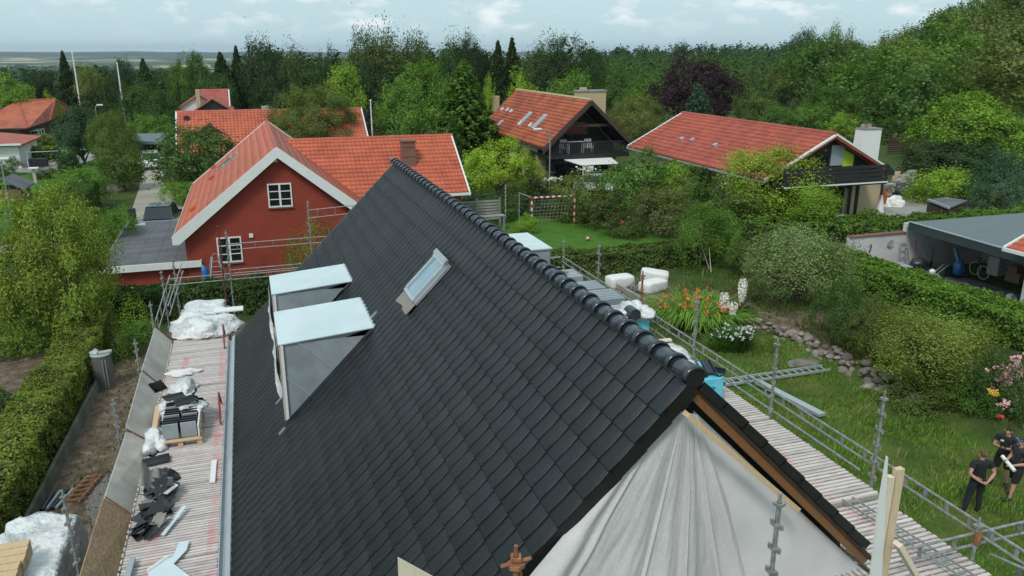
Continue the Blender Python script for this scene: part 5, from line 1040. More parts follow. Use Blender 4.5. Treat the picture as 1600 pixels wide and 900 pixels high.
# background belt, left to right
T('spruce1', 97, 82, 15, 150, DK, 'spruce_tree', 'dark narrow spruce left of the tallest white flagpole')
T('round2', 135, 98, 22, 150, OL, 'tree', 'olive round tree between the tallest flagpole and the dark pine')
T('pine1', 185, 88, 24, 150, DK, 'pine_tree', 'dark broad pine behind the shorter leaning flagpole')
T('spruce2', 223, 95, 17, 145, mixl(DK, MD), 'spruce_tree', 'loose dark spruce just right of the shorter leaning flagpole')
T('round1', 278, 83, 22, 150, mixl(MD, BR, .3), 'poplar_tree', 'left of two mid-green poplars above the far white gabled house')
T('round3', 306, 80, 22, 152, MD, 'poplar_tree', 'right of two mid-green poplars above the far white gabled house')
T('spruce2', 344, 85, 20, 148, DK, 'cedar_tree', 'dark flat-topped cedar behind the white gabled house'); T('spruce1', 368, 74, 15, 150, DK, 'spruce_tree', 'pointed dark spruce just right of the flat-topped cedar')
T('birch1', 402, 56, 34, 145, DK, 'birch_tree', 'dense dark birch standing tallest left of the central gap in the tree line')
T('birch2', 455, 64, 30, 140, mixl(DK, OL, .4), 'birch_tree', 'thin airy birch right of the dense dark birch'); T('airy', 512, 65, 20, 140, DK, 'birch_tree', 'small airy birch left of the big birch group')
T('round1', 425, 98, 32, 135, DK, 'tree', 'dark tree below the thin airy birch'); T('round2', 335, 110, 36, 130, mixl(DK, MD), 'tree', 'mid-dark round tree behind the right end of the far white house')
T('round3', 482, 108, 34, 132, mixl(DK, MD, .3), 'tree', 'dark leafy tree at the left foot of the birch group')
T('birch1', 568, 40, 34, 128, mixl(DK, OL, .45), 'birch_tree', 'left and thinnest-topped birch of the big central birch group'); T('birch2', 608, 37, 44, 126, mixl(DK, OL, .5), 'birch_tree', 'tallest birch with white stems in the middle of the central group'); T('birch1', 652, 48, 32, 130, mixl(DK, OL, .4), 'birch_tree', 'right-hand lower birch of the central group')
T('birch2', 697, 50, 30, 132, mixl(DK, MD), 'birch_tree', 'birch above the right half of the big bright tree'); T('round1', 745, 54, 34, 135, DK, 'tree', 'dark round tree between the birches and the twin spruces'); T('birch1', 735, 52, 22, 130, DK, 'birch_tree', 'small dark birch in front of the dark round tree')
T('round2', 590, 95, 45, 122, DK, 'tree', 'dark low tree behind the top left of the big bright tree')
T('spruce1', 778, 67, 20, 105, DK, 'spruce_tree', 'left of the twin dark spruces'); T('spruce1', 800, 62, 20, 108, DK, 'spruce_tree', 'right of the twin dark spruces')
T('pine1', 890, 50, 52, 118, DK, 'pine_tree', 'big dark pine rising above the balcony gable house'); T('birch2', 846, 58, 28, 125, mixl(DK, OL, .6), 'birch_tree', 'brownish birch just left of the big dark pine'); T('pine1', 925, 75, 30, 122, mixl(DK, MD, .3), 'pine_tree', 'lower right-hand pine beside the big dark pine'); T('round1', 868, 80, 40, 116, DK, 'tree', 'dark tree filling the foot of the big dark pine')
T('round3', 536, 97, 42, 112, mixl(YG, MD, .45), 'tree', 'light yellow-green layered tree left of the big bright tree', rz=1)
T('fine', 650, 93, 74, 92, mixl(BR, MD, .35), 'lime_tree', 'big bright-green round tree behind the third flagpole'); T('round2', 575, 165, 30, 96, (.03, .02, .022), 'tree', 'small dark purplish tree under the layered yellow-green tree')
T('walnut', 485, 132, 66, 70, mixl(OL, MD, .35), 'tree', 'spreading olive tree in front of the long orange roof', pbase=260)
T('spruce2', 724, 100, 48, 74, mixl(MD, BR, .25), 'spruce_tree', 'light-green loose spruce between the big round tree and the balcony gable house'); T('column', 706, 178, 14, 70, mixl(DK, MD), 'cypress_tree', 'dark upright cypress at the foot of the light-green spruce')
T('column', 763, 115, 12, 92, YG, 'golden_conifer', 'narrow golden conifer by the beige chimney'); T('round1', 820, 106, 34, 88, mixl(YG, BR, .5), 'tree', 'yellow-green round tree behind the left end of the weathered roof')
T('round2', 893, 108, 42, 92, mixl(BR, MD, .4), 'tree', 'fresh green tree behind the beige chimney of the balcony gable house'); T('round3', 962, 100, 34, 112, MD, 'tree', 'mid-green tree above the beige chimney'); T('round1', 1000, 112, 34, 108, mixl(BR, MD, .5), 'tree', 'green tree with a bright top left of the copper beech')
T('walnut', 995, 150, 48, 76, mixl(OL, (.12, .12, .05), .3), 'willow_tree', 'greyish olive round tree between the two gabled houses', pbase=235)
T('round2', 1094, 86, 68, 94, (.022, .009, .014), 'copper_beech', 'large dark purple copper beech above the red-tiled house'); T('spruce2', 1093, 136, 27, 82, BL, 'blue_spruce', 'blue-green conifer in front of the copper beech')
T('round1', 1190, 140, 40, 92, mixl(MD, OL), 'tree', 'olive green tree right of the copper beech'); T('round2', 1165, 105, 28, 150, mixl(OL, MD, .3), 'tree', 'pale olive tree behind the right side of the copper beech')
# hillside on the right
T('round3', 1235, 92, 34, 125, mixl(OL, MD, .4), 'tree', 'grey-olive tree with bare twigs low on the hillside'); T('airy', 1312, 32, 26, 215, mixl(MD, OL, .3), 'poplar_tree', 'airy poplar standing alone against the sky on the right', pbase=75)
T('birch1', 1265, 42, 26, 240, mixl(DK, BL, .3), 'tree', 'wide thin-topped tree on the skyline left of the lone poplar', pbase=85); T('birch2', 1060, 62, 18, 290, mixl(DK, BL, .3), 'tree', 'thin-topped tree on the skyline above the copper beech', pbase=95)
T('round1', 1435, 76, 44, 115, BR, 'tree', 'bright green round tree halfway up the wooded hillside'); T('round2', 1345, 102, 42, 105, mixl(BR, MD, .4), 'tree', 'fresh green tree left of the bright hillside tree'); T('round3', 1300, 135, 44, 95, MD, 'tree', 'mid-green tree above the right end of the red tiled ridge'); T('round1', 1385, 140, 45, 98, DK, 'tree', 'dark round tree above the white tapered chimney')
T('birch2', 1485, 55, 40, 135, mixl(DK, OL, .6), 'birch_tree', 'birch with a clear white stem on the hillside'); T('birch1', 1525, 48, 34, 138, mixl(DK, OL, .4), 'birch_tree', 'darker birch right of the white-stemmed hillside birch'); T('round3', 1585, 60, 45, 110, mixl(BR, MD, .2), 'tree', 'bright tree at the right edge below the hill crest')
T('round2', 1480, 120, 40, 112, DK, 'tree', 'dark tree under the white-stemmed birch'); T('round1', 1545, 110, 36, 100, mixl(BR, OL, .4), 'tree', 'light green tree left of the bright edge tree')
T('round3', 1510, 143, 78, 74, mixl(YG, BR, .7), 'chestnut_tree', 'broad bright-green spreading tree right of the white chimney', pbase=262); T('round1', 1590, 165, 60, 70, mixl(YG, BR, .8), 'chestnut_tree', 'broad bright tree cut by the right edge above the blue-green bush', pbase=270); T('round2', 1425, 178, 40, 82, BR, 'tree', 'leafy bright tree directly right of the white chimney')
T('round1', 1500, 215, 80, 66, DK, 'tree', 'dark foliage under the broad bright spreading tree', pbase=285)
T('shrub3', 1478, 258, 60, 54, mixl(YG, BR, .3), 'shrub', 'flat-topped lime-green shrub above the small shed roof', 'shrub', pbase=325); T('fine', 1572, 233, 56, 48, BL, 'shrub', 'tall blue-green bush at the right edge above the garage', 'shrub', pbase=345)
for q in ((1225, 165, 40, 86, MD, 'green tree behind the left half of the red ridge'), (1270, 160, 36, 84, mixl(BR, MD, .4), 'bright bushy tree behind the middle of the red ridge'), (1330, 175, 34, 80, mixl(YG, BR, .5), 'yellowish bush behind the right end of the red ridge')): T('round2', *q[:5], 'tree', q[5])
# left background
T('round1', 8, 114, 42, 128, mixl(BR, YG, .2), 'tree', 'bright green domed tree at the left edge above the hipped roof'); T('round2', 60, 105, 30, 175, DK, 'tree', 'low dark tree left of the dark narrow spruce'); T('shrub1', 72, 142, 18, 128, YG, 'shrub', 'small yellow bush behind the hipped roof', 'shrub')
T('round3', 118, 165, 38, 92, mixl(DK, BL, .5), 'tree', 'dark blue-green dense tree right of the hipped roof'); T('walnut', 172, 172, 42, 88, mixl(OL, MD, .5), 'tree', 'feathery olive tree left of the dark carport'); T('round1', 150, 128, 34, 120, DK, 'tree', 'dark tree behind the foot of the tallest flagpole'); T('round2', 212, 128, 34, 118, mixl(DK, MD, .6), 'tree', 'dark green tree behind the foot of the shorter flagpole')
T('round3', 250, 140, 30, 112, mixl(MD, DK), 'tree', 'mid-dark green tree left of the white gabled house'); T('shrub2', 235, 178, 36, 106, mixl(BR, MD, .3), 'shrub', 'bright green shrub above the dark carport roof', 'shrub'); T('shrub1', 80, 207, 40, 96, mixl(OL, BR, .5), 'hedge_bush', 'trimmed light hedge bush below the hipped roof', 'shrub', pbase=230)
T('round2', 305, 192, 72, 61, mixl(MD, DK, .35), 'tree', 'large dense dark-green tree left of the red brick house', pbase=312); T('shrub2', 277, 283, 32, 56, BR, 'shrub', 'bright glossy shrub at the foot of the dense tree by the drive', 'shrub', pbase=324)
T('round1', 183, 216, 36, 66, mixl(MD, OL, .4), 'tree', 'rounded green bush tree left of the gravel drive', pbase=300); T('shrub3', 110, 258, 50, 58, mixl(BR, MD, .3), 'shrub', 'leafy green shrub left of the clipped hedge', 'shrub', pbase=330); T('shrub1', 62, 300, 40, 52, MD, 'shrub', 'green shrub behind the top of the big left tree', 'shrub', pbase=350)
T('shrub2', 168, 322, 44, 48, mixl(MD, BR, .4), 'shrub', 'green shrub between the flat-roofed garage and the drive', 'shrub', pbase=400); T('shrub3', 120, 345, 50, 46, mixl(MD, DK, .3), 'shrub', 'dark green shrub behind the flat-roofed garage corner', 'shrub', pbase=420)
T('shrub1', 105, 232, 18, 84, DK, 'shrub', 'dark clipped bush on the far left lawn', 'shrub'); T('shrub2', 78, 262, 26, 74, DK, 'shrub', 'dark low hedge bush on the left lawn by the bird feeder', 'shrub', pbase=280); T('shrub2', 10, 245, 22, 70, MD, 'shrub', 'round shrub before the white house corner', 'shrub', pbase=275)
# near left
T('walnut', 48, 288, 98, 33, mixl(YG, OL, .62), 'walnut_tree', 'big yellowish-green tree filling the left edge of the picture', pbase=560)
T('shrub2', 15, 470, 60, 30, mixl(YG, MD, .6), 'shrub', 'green foliage below the big left tree', 'shrub', pbase=560); T('shrub1', 0, 600, 34, 25, mixl(DK, MD), 'shrub', 'dark shrub at the left edge beside the yellowish hedge', 'shrub', pbase=690)
T('shrub3', 208, 500, 42, 30, mixl(MD, BR, .4), 'weeds', 'rough weeds growing behind the old metal bin', 'weeds', pbase=560); T('sapling', 205, 455, 26, 33, mixl(BR, YG, .4), 'sapling', 'leafy young sapling left of the scaffold corner', 'tree', pbase=545)
T('sapling', 492, 335, 34, 34, mixl(OL, BR, .4), 'pear_tree', 'thin pear tree with upright shoots before the red brick gable', 'tree', pbase=450); T('sapling', 460, 360, 24, 33, mixl(OL, BR, .5), 'pear_tree', 'lower pear shoot left of the thin pear tree', 'tree', pbase=450); T('sapling', 520, 305, 18, 36, OL, 'pear_tree', 'reddish pear shoot behind the far scaffold frame', 'tree', pbase=420)
# garden beyond the ridge
T('fine', 780, 213, 66, 60, YG, 'laurel_bush', 'large clipped bright lime-green bush left of the goal', 'shrub', pbase=312); T('shrub3', 735, 245, 26, 66, DK, 'shrub', 'dark shrub tucked left of the lime-green bush', 'shrub', pbase=300)
T('shrub1', 822, 334, 20, 41, mixl(BR, YG, .3), 'shrub', 'small round bright bush at the left foot of the goal', 'shrub', pbase=366); T('shrub2', 770, 300, 60, 55, mixl(DK, MD), 'shrub', 'dark hedge mass behind the grey slatted fence', 'shrub', pbase=345)
for i, q in enumerate(((850, 272, 42, 54, mixl(DK, OL, .3), 'brownish-green shrub behind the left half of the goal', 340), (905, 268, 44, 52, mixl(OL, MD, .3), 'olive shrub behind the right goalpost', 350), (870, 245, 30, 58, mixl(MD, OL, .3), 'green shrub with pale flowers under the balcony house', 290), (990, 232, 62, 52, mixl(MD, BR, .25), 'large fresh-green bushy tree in the middle garden', 345), (1060, 250, 42, 50, mixl(BR, YG, .3), 'light green shrub below the red tiled eave', 340), (945, 190, 28, 56, mixl(BR, MD, .3), 'young green tree in front of the awning', 268), (945, 300, 42, 48, mixl(DK, OL, .5), 'dark olive shrub right of the goalpost', 360), (1035, 292, 52, 44, mixl(OL, (.07, .06, .035), .5), 'brownish dense shrub in the middle garden', 372), (980, 330, 40, 44, mixl(DK, OL, .4), 'dark shrub behind the red rose bush', 372), (1115, 262, 50, 46, mixl(MD, DK, .4), 'dark green shrub below the red tiled house', 350), (895, 310, 34, 50, mixl(OL, BR, .3), 'small leafy shrub beside the right goalpost', 348))):
    T(('shrub1', 'shrub2', 'shrub3')[i % 3], *q[:5], 'shrub', q[5], 'shrub', pbase=q[6])
T('apple', 1200, 225, 92, 40, mixl(YG, OL, .3), 'cherry_tree', 'loose yellow-green tree before the corner of the red tiled house', pbase=360); T('apple', 1250, 282, 62, 38, mixl(YG, BR, .5), 'cherry_tree', 'lower leafy tree below the black balcony', pbase=390); T('shrub1', 1150, 300, 60, 40, mixl(MD, OL, .4), 'shrub', 'green undergrowth beneath the loose yellow-green tree', 'shrub', pbase=385)
T('apple', 1100, 318, 50, 37, mixl(MD, BR, .45), 'lilac_bush', 'upright green bush with pale stems beyond the white bales', 'shrub', pbase=425); T('shrub2', 1140, 355, 38, 36, mixl(BR, MD, .4), 'shrub', 'broad green bush right of the pale-stemmed bush', 'shrub', pbase=425); T('shrub2', 1185, 375, 42, 33, mixl(DK, OL, .5), 'shrub', 'thin dark shrub left of the grey-green bush', 'shrub', pbase=440)
T('apple', 1258, 352, 88, 31.5, mixl(OL, (.11, .15, .07), .6), 'willow_bush', 'large grey-green willow-like bush in the middle of the right garden', 'shrub', pbase=490); T('fine', 1330, 432, 52, 27.5, mixl(MD, DK, .3), 'shrub', 'dark-green dense shrub behind the olive shrub', 'shrub', pbase=540); T('fine', 1365, 462, 44, 25.5, mixl(OL, MD, .3), 'shrub', 'rounded olive shrub left of the apple tree', 'shrub', pbase=560)
T('apple', 1468, 488, 98, 22.5, mixl(OL, YG, .25), 'apple_tree', 'wide yellow-green apple tree behind the three workers', pbase=640)
T('shrub3', 1440, 600, 60, 20, mixl(MD, OL, .5), 'weeds', 'low weeds under the apple tree', 'weeds', pbase=650); T('shrub3', 1520, 620, 50, 18.5, mixl(MD, BR, .3), 'weeds', 'leafy weeds between the apple tree and the rhododendron', 'weeds', pbase=670)
T('shrub2', 1580, 555, 50, 18.5, mixl(MD, DK, .4), 'rose_bush', 'dark-leaved bush with pink flowers at the right edge', 'shrub', pbase=660)

def hedge(name, pts, w, zt, color, n, leaf, label, cat='hedge', zb=None, seed=1, rough=.14):
    rng = np.random.default_rng(seed); P = np.array(pts, float); seg = np.linalg.norm(np.diff(P, axis=0), axis=1); cum = np.r_[0, np.cumsum(seg)]
    zt = np.interp(np.linspace(0, 1, len(P)), np.linspace(0, 1, len(zt)), zt) if hasattr(zt, '__len__') else np.full(len(P), zt)
    def at(t): return np.stack([np.interp(t, cum, P[:, k]) for k in (0, 1)], -1)
    def make(n, inset):
        t = rng.random(n)*cum[-1]; c = at(t); d = at(np.minimum(t+.1, cum[-1]))-at(np.maximum(t-.1, 0)); d = d/np.linalg.norm(d, axis=1, keepdims=True); nn = np.stack([d[:, 1], -d[:, 0]], 1)
        top = np.interp(t, cum, zt); bot = gz(c[:, 0], c[:, 1]); H = top-bot; per = 2*H+w; u = rng.random(n)*per; side = np.where(u < H, -1, np.where(u < 2*H, 1, 0))
        lat = np.where(side == 0, (u-2*H)/w*2-1, side)*w/2; z = np.where(side == -1, bot+u, np.where(side == 1, bot+u-H, top))
        N3 = np.concatenate([nn*np.where(side == 0, 0, side)[:, None], np.where(side == 0, 1., 0.)[:, None]], 1)
        C = np.concatenate([c+nn*lat[:, None], z[:, None]], 1); q = np.array([mn.noise(Vector(p*1.1)) for p in C[:]])+.5*np.array([mn.noise(Vector(p*3.2)) for p in C[:]])
        C = C+N3*(q*rough*1.6+rng.normal(0, .045, n)-rng.random(n)*.08)[:, None]; 
        Nn = nrm(N3+np.array([0, 0, .5])+rng.normal(0, .5, (n, 3))); return C, Nn
    C, Nn = make(n, 0); Pv, Fq = leaves(C, Nn, leaf, .6, rng); o = Pv.mean(0); me = npmesh(name, Pv-o, Fq, LEAF); ob = link(name, me, None, tuple(o)); ob.color = (*[c*LEAFK for c in color], 1); WP[ob.name] = Vector(o)
    mb = MB(); k = .10  # solid dark box added inside the leaves so the hedge looks opaque
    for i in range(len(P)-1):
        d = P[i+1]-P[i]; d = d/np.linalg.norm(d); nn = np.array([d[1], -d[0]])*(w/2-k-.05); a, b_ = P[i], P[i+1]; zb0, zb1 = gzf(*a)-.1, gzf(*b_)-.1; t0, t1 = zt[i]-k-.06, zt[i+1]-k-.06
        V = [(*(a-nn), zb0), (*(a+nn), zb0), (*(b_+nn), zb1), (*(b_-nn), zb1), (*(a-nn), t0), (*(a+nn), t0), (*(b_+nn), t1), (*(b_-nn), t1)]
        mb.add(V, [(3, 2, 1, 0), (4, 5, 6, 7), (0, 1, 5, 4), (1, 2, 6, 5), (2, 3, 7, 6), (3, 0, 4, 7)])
    mb.build('solid_dark_core', M['core'], ob); return tag(ob, label, cat)
hedge('hedge', [(-6.75, 38), (-6.75, 30), (-6.9, 24), (-7.0, 17)], 1.3, (-10.2, -10.15, -10.1), mixl(YG, OL, .75), 46000, .095, 'yellowish-green hedge running down the left edge beside the soil path', seed=1)
hedge('hedge', [(-7.6, 36.6), (-3, 36.4), (2, 36.4), (6.5, 36.4)], 1.5, -10.0, mixl(DK, MD, .4), 22000, .14, 'dark hedge across the garden below the red brick house', seed=2)
hedge('hedge', [(13.2, 38.2), (17, 37.3), (21, 37.4), (24.5, 38.2)], 1.3, -10.2, mixl(MD, OL, .3), 20000, .14, 'clipped hedge closing the small lawn behind the white bales', seed=3)
hedge('hedge', [(28.3, 34.5), (28.3, 30), (28.4, 24), (28.5, 16)], 1.9, (-9.9, -9.85, -9.8), mixl(BR, MD, .3), 36000, .14, 'long tall green hedge in front of the open garage', seed=4)
hedge('hedge', [(27, 40.5), (31, 37.8), (36, 36.5), (44, 35), (54, 34)], 2.2, (-9.6, -9.5, -9.2), mixl(BR, MD, .4), 26000, .17, 'bushy hedge behind the white garage wall', seed=5, rough=.3)
hedge('hedge', [(-11.9, 66), (-11.6, 60), (-11.4, 54)], 1.6, -9.2, mixl(MD, DK, .3), 12000, .15, 'tall clipped hedge left of the gravel drive with a sharp corner', seed=6, rough=.05)
hedge('hedge', [(-36, 100), (-26, 98), (-20, 97)], 1.8, -9.9, mixl(OL, BR, .5), 9000, .22, 'light hedge in front of the hipped roof house', seed=7)
# far woods on the hill and the horizon (one mass each)
def forest(name, pts, color, kinds, leaf, n, label=None, seed=3):
    rng = np.random.default_rng(seed); AV, AF, k = [], [], 0
    pr = [crown_arrays(kd, n, leaf, seed+i, .05, lobes=10, tufts=8)[:2] if kd != 'spruce' else crown_arrays('spruce', n, leaf*1.3, seed+i, .02)[:2] for i, kd in enumerate(kinds)]
    for (x, y, h, w_) in pts:
        P, Fq = pr[rng.integers(len(pr))]; a = rng.random()*6.28; c, s = math.cos(a), math.sin(a); z = gzf(x, y)-.3
        AV.append(np.stack([(P[:, 0]*c-P[:, 1]*s)*w_+x, (P[:, 0]*s+P[:, 1]*c)*w_+y, P[:, 2]*h+z], 1)); AF.append(Fq+k); k += len(P)
    V = np.concatenate(AV); o = V.mean(0); ob = link(name, npmesh(name, V-o, np.concatenate(AF), LEAF), None, tuple(o)); ob.color = (*[c*LEAFK for c in color], 1); return tag(ob, label, 'wood', None, 'stuff')
def polar(a0, a1, r0, r1, n, rng, minsep=5):
    out = []
    for _ in range(n*6):
        if len(out) >= n: break
        a = R(rng.uniform(a0, a1)); r = math.sqrt(rng.uniform(r0*r0, r1*r1)); x, y = r*math.sin(a), r*math.cos(a)
        if all((x-p[0])**2+(y-p[1])**2 > minsep**2 for p in out): out.append((x, y))
    return out
rg = np.random.default_rng(11)
A_ = polar(38, 57, 140, 280, 190, rg, 8.5)
A_ += polar(42.5, 57, 100, 142, 34, rg, 8)
for k_, (c_, kd_, lb_) in enumerate(((mixl(DK, MD, .35), ['round', 'round'], 'darkest broadleaf trees of the wood covering the right-hand hill'), (MD, ['round', 'round'], 'mid-green trees of the wood covering the right-hand hill'), (mixl(MD, OL, .7), ['round', 'birch'], 'olive trees of the wood covering the right-hand hill'), (mixl(MD, BR, .6), ['round', 'birch'], 'brightest green trees of the wood covering the right-hand hill'))):
    forest('hillside_wood', [(x, y, rg.uniform(9, 13.5), rg.uniform(5, 8)) for x, y in A_[k_::4]], c_, kd_, .08, 3000, lb_, seed=30+k_)
forest('spruce_plantation', [(x, y, rg.uniform(8, 11), rg.uniform(2.2, 3)) for x, y in polar(23.5, 37, 150, 330, 300, rg, 5)], mixl(MD, DK, .2), ['spruce', 'spruce'], .13, 420, 'young spruce plantation seen between the dark pine and the hill', seed=5)
forest('skyline_wood', [(x, y, rg.uniform(11, 15), rg.uniform(6, 8)) for x, y in polar(24, 41, 345, 450, 120, rg, 9)], mixl(DK, BL, .3), ['round', 'round'], .2, 420, 'dark wood on the skyline beyond the spruce plantation', seed=6)
forest('background_wood', [(x, y, rg.uniform(9, 13), rg.uniform(5, 7)) for x, y in polar(1, 24, 160, 230, 95, rg, 8)], DK, ['round', 'round'], .18, 600, 'dark wood behind the birches in the centre background', seed=9)
forest('background_wood', [(x, y, rg.uniform(6, 9), rg.uniform(4, 6)) for x, y in polar(-20, 2, 165, 330, 110, rg, 9)], mixl(DK, BL, .3), ['round', 'round'], .2, 450, 'low dark tree belt before the far fields on the left', seed=12)
forest('valley_wood', [(x, y, rg.uniform(12, 18), rg.uniform(14, 26)) for x, y in polar(-18, 18, 700, 2600, 130, rg, 40)], mixl(DK, BL, .3), ['round'], .3, 160, 'scattered woods and hedgerows across the far valley', seed=13)
# tall weeds and grass in the right garden
def blades(name, reg, n, h, w_, color, label, seed, mask=None, cat='grass'):
    rng = np.random.default_rng(seed); x = rng.uniform(reg[0], reg[1], n); y = rng.uniform(reg[2], reg[3], n); m = mask(x, y) if mask else np.ones(n, bool)
    nn = np.array([mn.noise(Vector((a*.6, b_*.6, seed))) for a, b_ in zip(x, y)]); m &= rng.random(n) < (.55+nn*1.1); x, y, nn = x[m], y[m], nn[m]; n = len(x); z = gz(x, y); a = rng.random(n)*6.28; hh = h*rng.uniform(.5, 1.3, n)*(1+.8*nn)
    d = np.stack([np.cos(a), np.sin(a)], 1); t = np.stack([-d[:, 1], d[:, 0]], 1)*w_/2; le = rng.uniform(.1, .7, n)*hh
    P = np.stack([np.c_[x-t[:, 0], y-t[:, 1], z], np.c_[x+t[:, 0], y+t[:, 1], z], np.c_[x+d[:, 0]*le*.4+t[:, 0]*.6, y+d[:, 1]*le*.4+t[:, 1]*.6, z+hh*.6], np.c_[x+d[:, 0]*le, y+d[:, 1]*le, z+hh]], 1).reshape(-1, 3); o = P.mean(0)
    ob = link(name, npmesh(name, P-o, np.arange(4*n).reshape(-1, 4), LEAF), None, tuple(o)); ob.color = (*[c*LEAFK for c in color], 1); return tag(ob, label, cat, None, 'stuff')
mk = lambda x, y: (x < stone_x(y)-.1)
blades('meadow_grass', (8.7, 20.6, 10, 26), 60000, .11, .035, (.075, .135, .022), 'rough tall grass around the three workers right of the scaffold', 21, mk)
blades('dry_grass', (8.7, 20.6, 12, 28), 5000, .17, .025, (.16, .15, .06), 'straw-coloured dry stalks scattered through the rough grass', 22, mk)
blades('undergrowth', (16, 24, 24, 36), 3500, .2, .06, mixl(MD, BR, .4), 'patchy weeds on the bare soil by the white bales', 23)
blades('undergrowth', (-5.6, -2.5, 15, 36), 2600, .12, .06, mixl(MD, OL, .4), 'small weeds on the soil and gravel path left of the scaffold', 24)
blades('undergrowth', (20.7, 27.5, 15, 32), 9000, .2, .07, mixl(DK, OL, .5), 'dark olive weeds on the upper terrace behind the dry stone wall', 25)
blades('undergrowth', (8.6, 27, 38, 40), 2500, .2, .06, mixl(MD, OL, .4), 'weedy strip behind the small lawn hedge', 26)

# ================================================================== GARDEN AND STREET OBJECTS
def G(x, y, z=-11.4): p = pz(x, y, z); z = gzf(p.x, p.y); p = pz(x, y, z); p.z = gzf(p.x, p.y); return p
def single(mb, name, m, label, cat, group=None, smooth=False): return tag(mb.build(name, M[m] if isinstance(m, str) else m, None, smooth), label, cat, group)
# flagpoles
for (xt, yt, Yd, lab) in ((113, 84, 132, 'tallest white flagpole, beside the dark narrow spruce'), (183, 100, 128, 'shorter white flagpole beside the dark broad pine'), (579, 158, 88, 'white flagpole beside the big bright-green tree')):
    p = py_(xt, yt, Yd); g_ = gzf(p.x, p.y); t = root('flagpole', lab, 'flagpole', (p.x, p.y, g_)); lean = .012 if Yd > 100 else 0; r0 = .055*Yd/100+.03
    mb = MB(); mb.tube([(p.x, p.y, g_), (p.x, p.y, p.z)], [r0*1.3, r0*.8], 8); mb.build('pole', M['whitep'], t); mb = MB(); mb.blob((p.x, p.y, p.z+.06), r0*1.5, 1, 1, 0); mb.build('knob', M['whitep'], t)
# street lamps
for (xt, yt, Yd, dx, lab) in ((156, 164, 98, .5, 'small white-headed street lamp among the left background shrubs'), (840, 202, 56, -1.0, 'street lamp with white head in front of the weathered orange roof'), (6, 248, 62, .2, 'thin wooden lamp post at the left edge by the shed'), (1190, 149, 96, .4, 'tiny lamp post left of the copper beech')):
    if xt == 1190: continue
    p = py_(xt, yt, Yd); g_ = gzf(p.x, p.y); t = root('street_lamp', lab, 'street lamp', (p.x-dx, p.y, g_)); q = p.x-dx
    mb = MB(); mb.tube([(q, p.y, g_), (q, p.y, p.z-.35), (q+dx*.3, p.y, p.z-.05), (q+dx, p.y, p.z)], [.06, .05, .04, .035], 6); mb.build('pole', M['steel' if xt != 6 else 'concrete'], t); mb = MB(); mb.box((q+dx, p.y, p.z), (.62, .28, .14)); bevel(mb.build('lamp_head', M['whitep'], t), .04)
# handball goal
t = root('handball_goal', 'red and white striped handball goal with a hanging net on the small lawn', 'goal', (17.5, 49, -11.4))
A = G(897, 351); B = G(823, 352); B = Vector((A.x-3.0, A.y+.25, gzf(A.x-3, A.y))); H = 2.02
def striped(p, q, n, name):
    p, q = Vector(p), Vector(q)
    for i in range(n): mb = MB(); mb.bar(p.lerp(q, i/n), p.lerp(q, (i+1)/n), .085, .085, (0, 1, 0)); mb.build('red_band' if i % 2 == 0 else 'white_band', M['red' if i % 2 == 0 else 'whitep'], t)
striped(A, A+Vector((0, 0, H)), 9, 'post'); striped(B, B+Vector((0, 0, H)), 9, 'post'); striped(B+Vector((-.05, 0, H)), A+Vector((.05, 0, H)), 15, 'crossbar')
bk = Vector((0, 1.0, 0))
for P, s in ((A, -.1), (B, -.55)): mb = MB(); mb.tube([P+Vector((0, 0, H)), P+bk+Vector((s, 0, H+.2)), P+bk+Vector((s, 0, 0))], .025, 6); mb.build('rear_frame', M['zinclite'], t)
mb = MB(); A2, B2 = A+bk, B+bk
for i in range(13): x = i/12; mb.tube([B.lerp(A, x)+Vector((0, .05, H)), B2.lerp(A2, x)+Vector((0, -.2, 0))], .006, 3)
for j in range(8): k = j/8; mb.tube([(B+Vector((0, .05, H))).lerp(B2, k), (A+Vector((0, .05, H))).lerp(A2, k)], .004, 3)
mb.build('net', M['cloth'], t)
p = G(918, 376); single(MB().blob((p.x, p.y, p.z+.13), .13, 2, 3, 0), 'ball', mat('ball_skin', (.70, .55, .48), .5, .2, 12, col2=(.55, .12, .06)), 'white and red ball lying on the small lawn', 'ball', smooth=True)
# garden gate behind goal
p = G(838, 340); t = root('garden_gate', 'weathered wooden garden gate behind the goal net', 'gate', tuple(p)); gx0 = p.x
for dx in (-.9, .9): mb = MB(); mb.bb((gx0+dx-.06, p.y+1.4, p.z), (gx0+dx+.06, p.y+1.52, p.z+1.35)); mb.build('post', M['concrete'], t)
for z in (.25, 1.05): mb = MB(); mb.bb((gx0-.7, p.y+1.44, p.z+z), (gx0+.7, p.y+1.48, p.z+z+.09)); mb.build('rail', M['concrete'], t)
mb = MB(); mb.bar((gx0-.65, p.y+1.42, p.z+.25), (gx0+.65, p.y+1.42, p.z+1.1), .07, .04, (0, 1, 0)); mb.build('brace', M['concrete'], t)
for dx in (-.68, .68): mb = MB(); mb.bb((gx0+dx-.04, p.y+1.43, p.z+.1), (gx0+dx+.04, p.y+1.47, p.z+1.2)); mb.build('stile', M['concrete'], t)
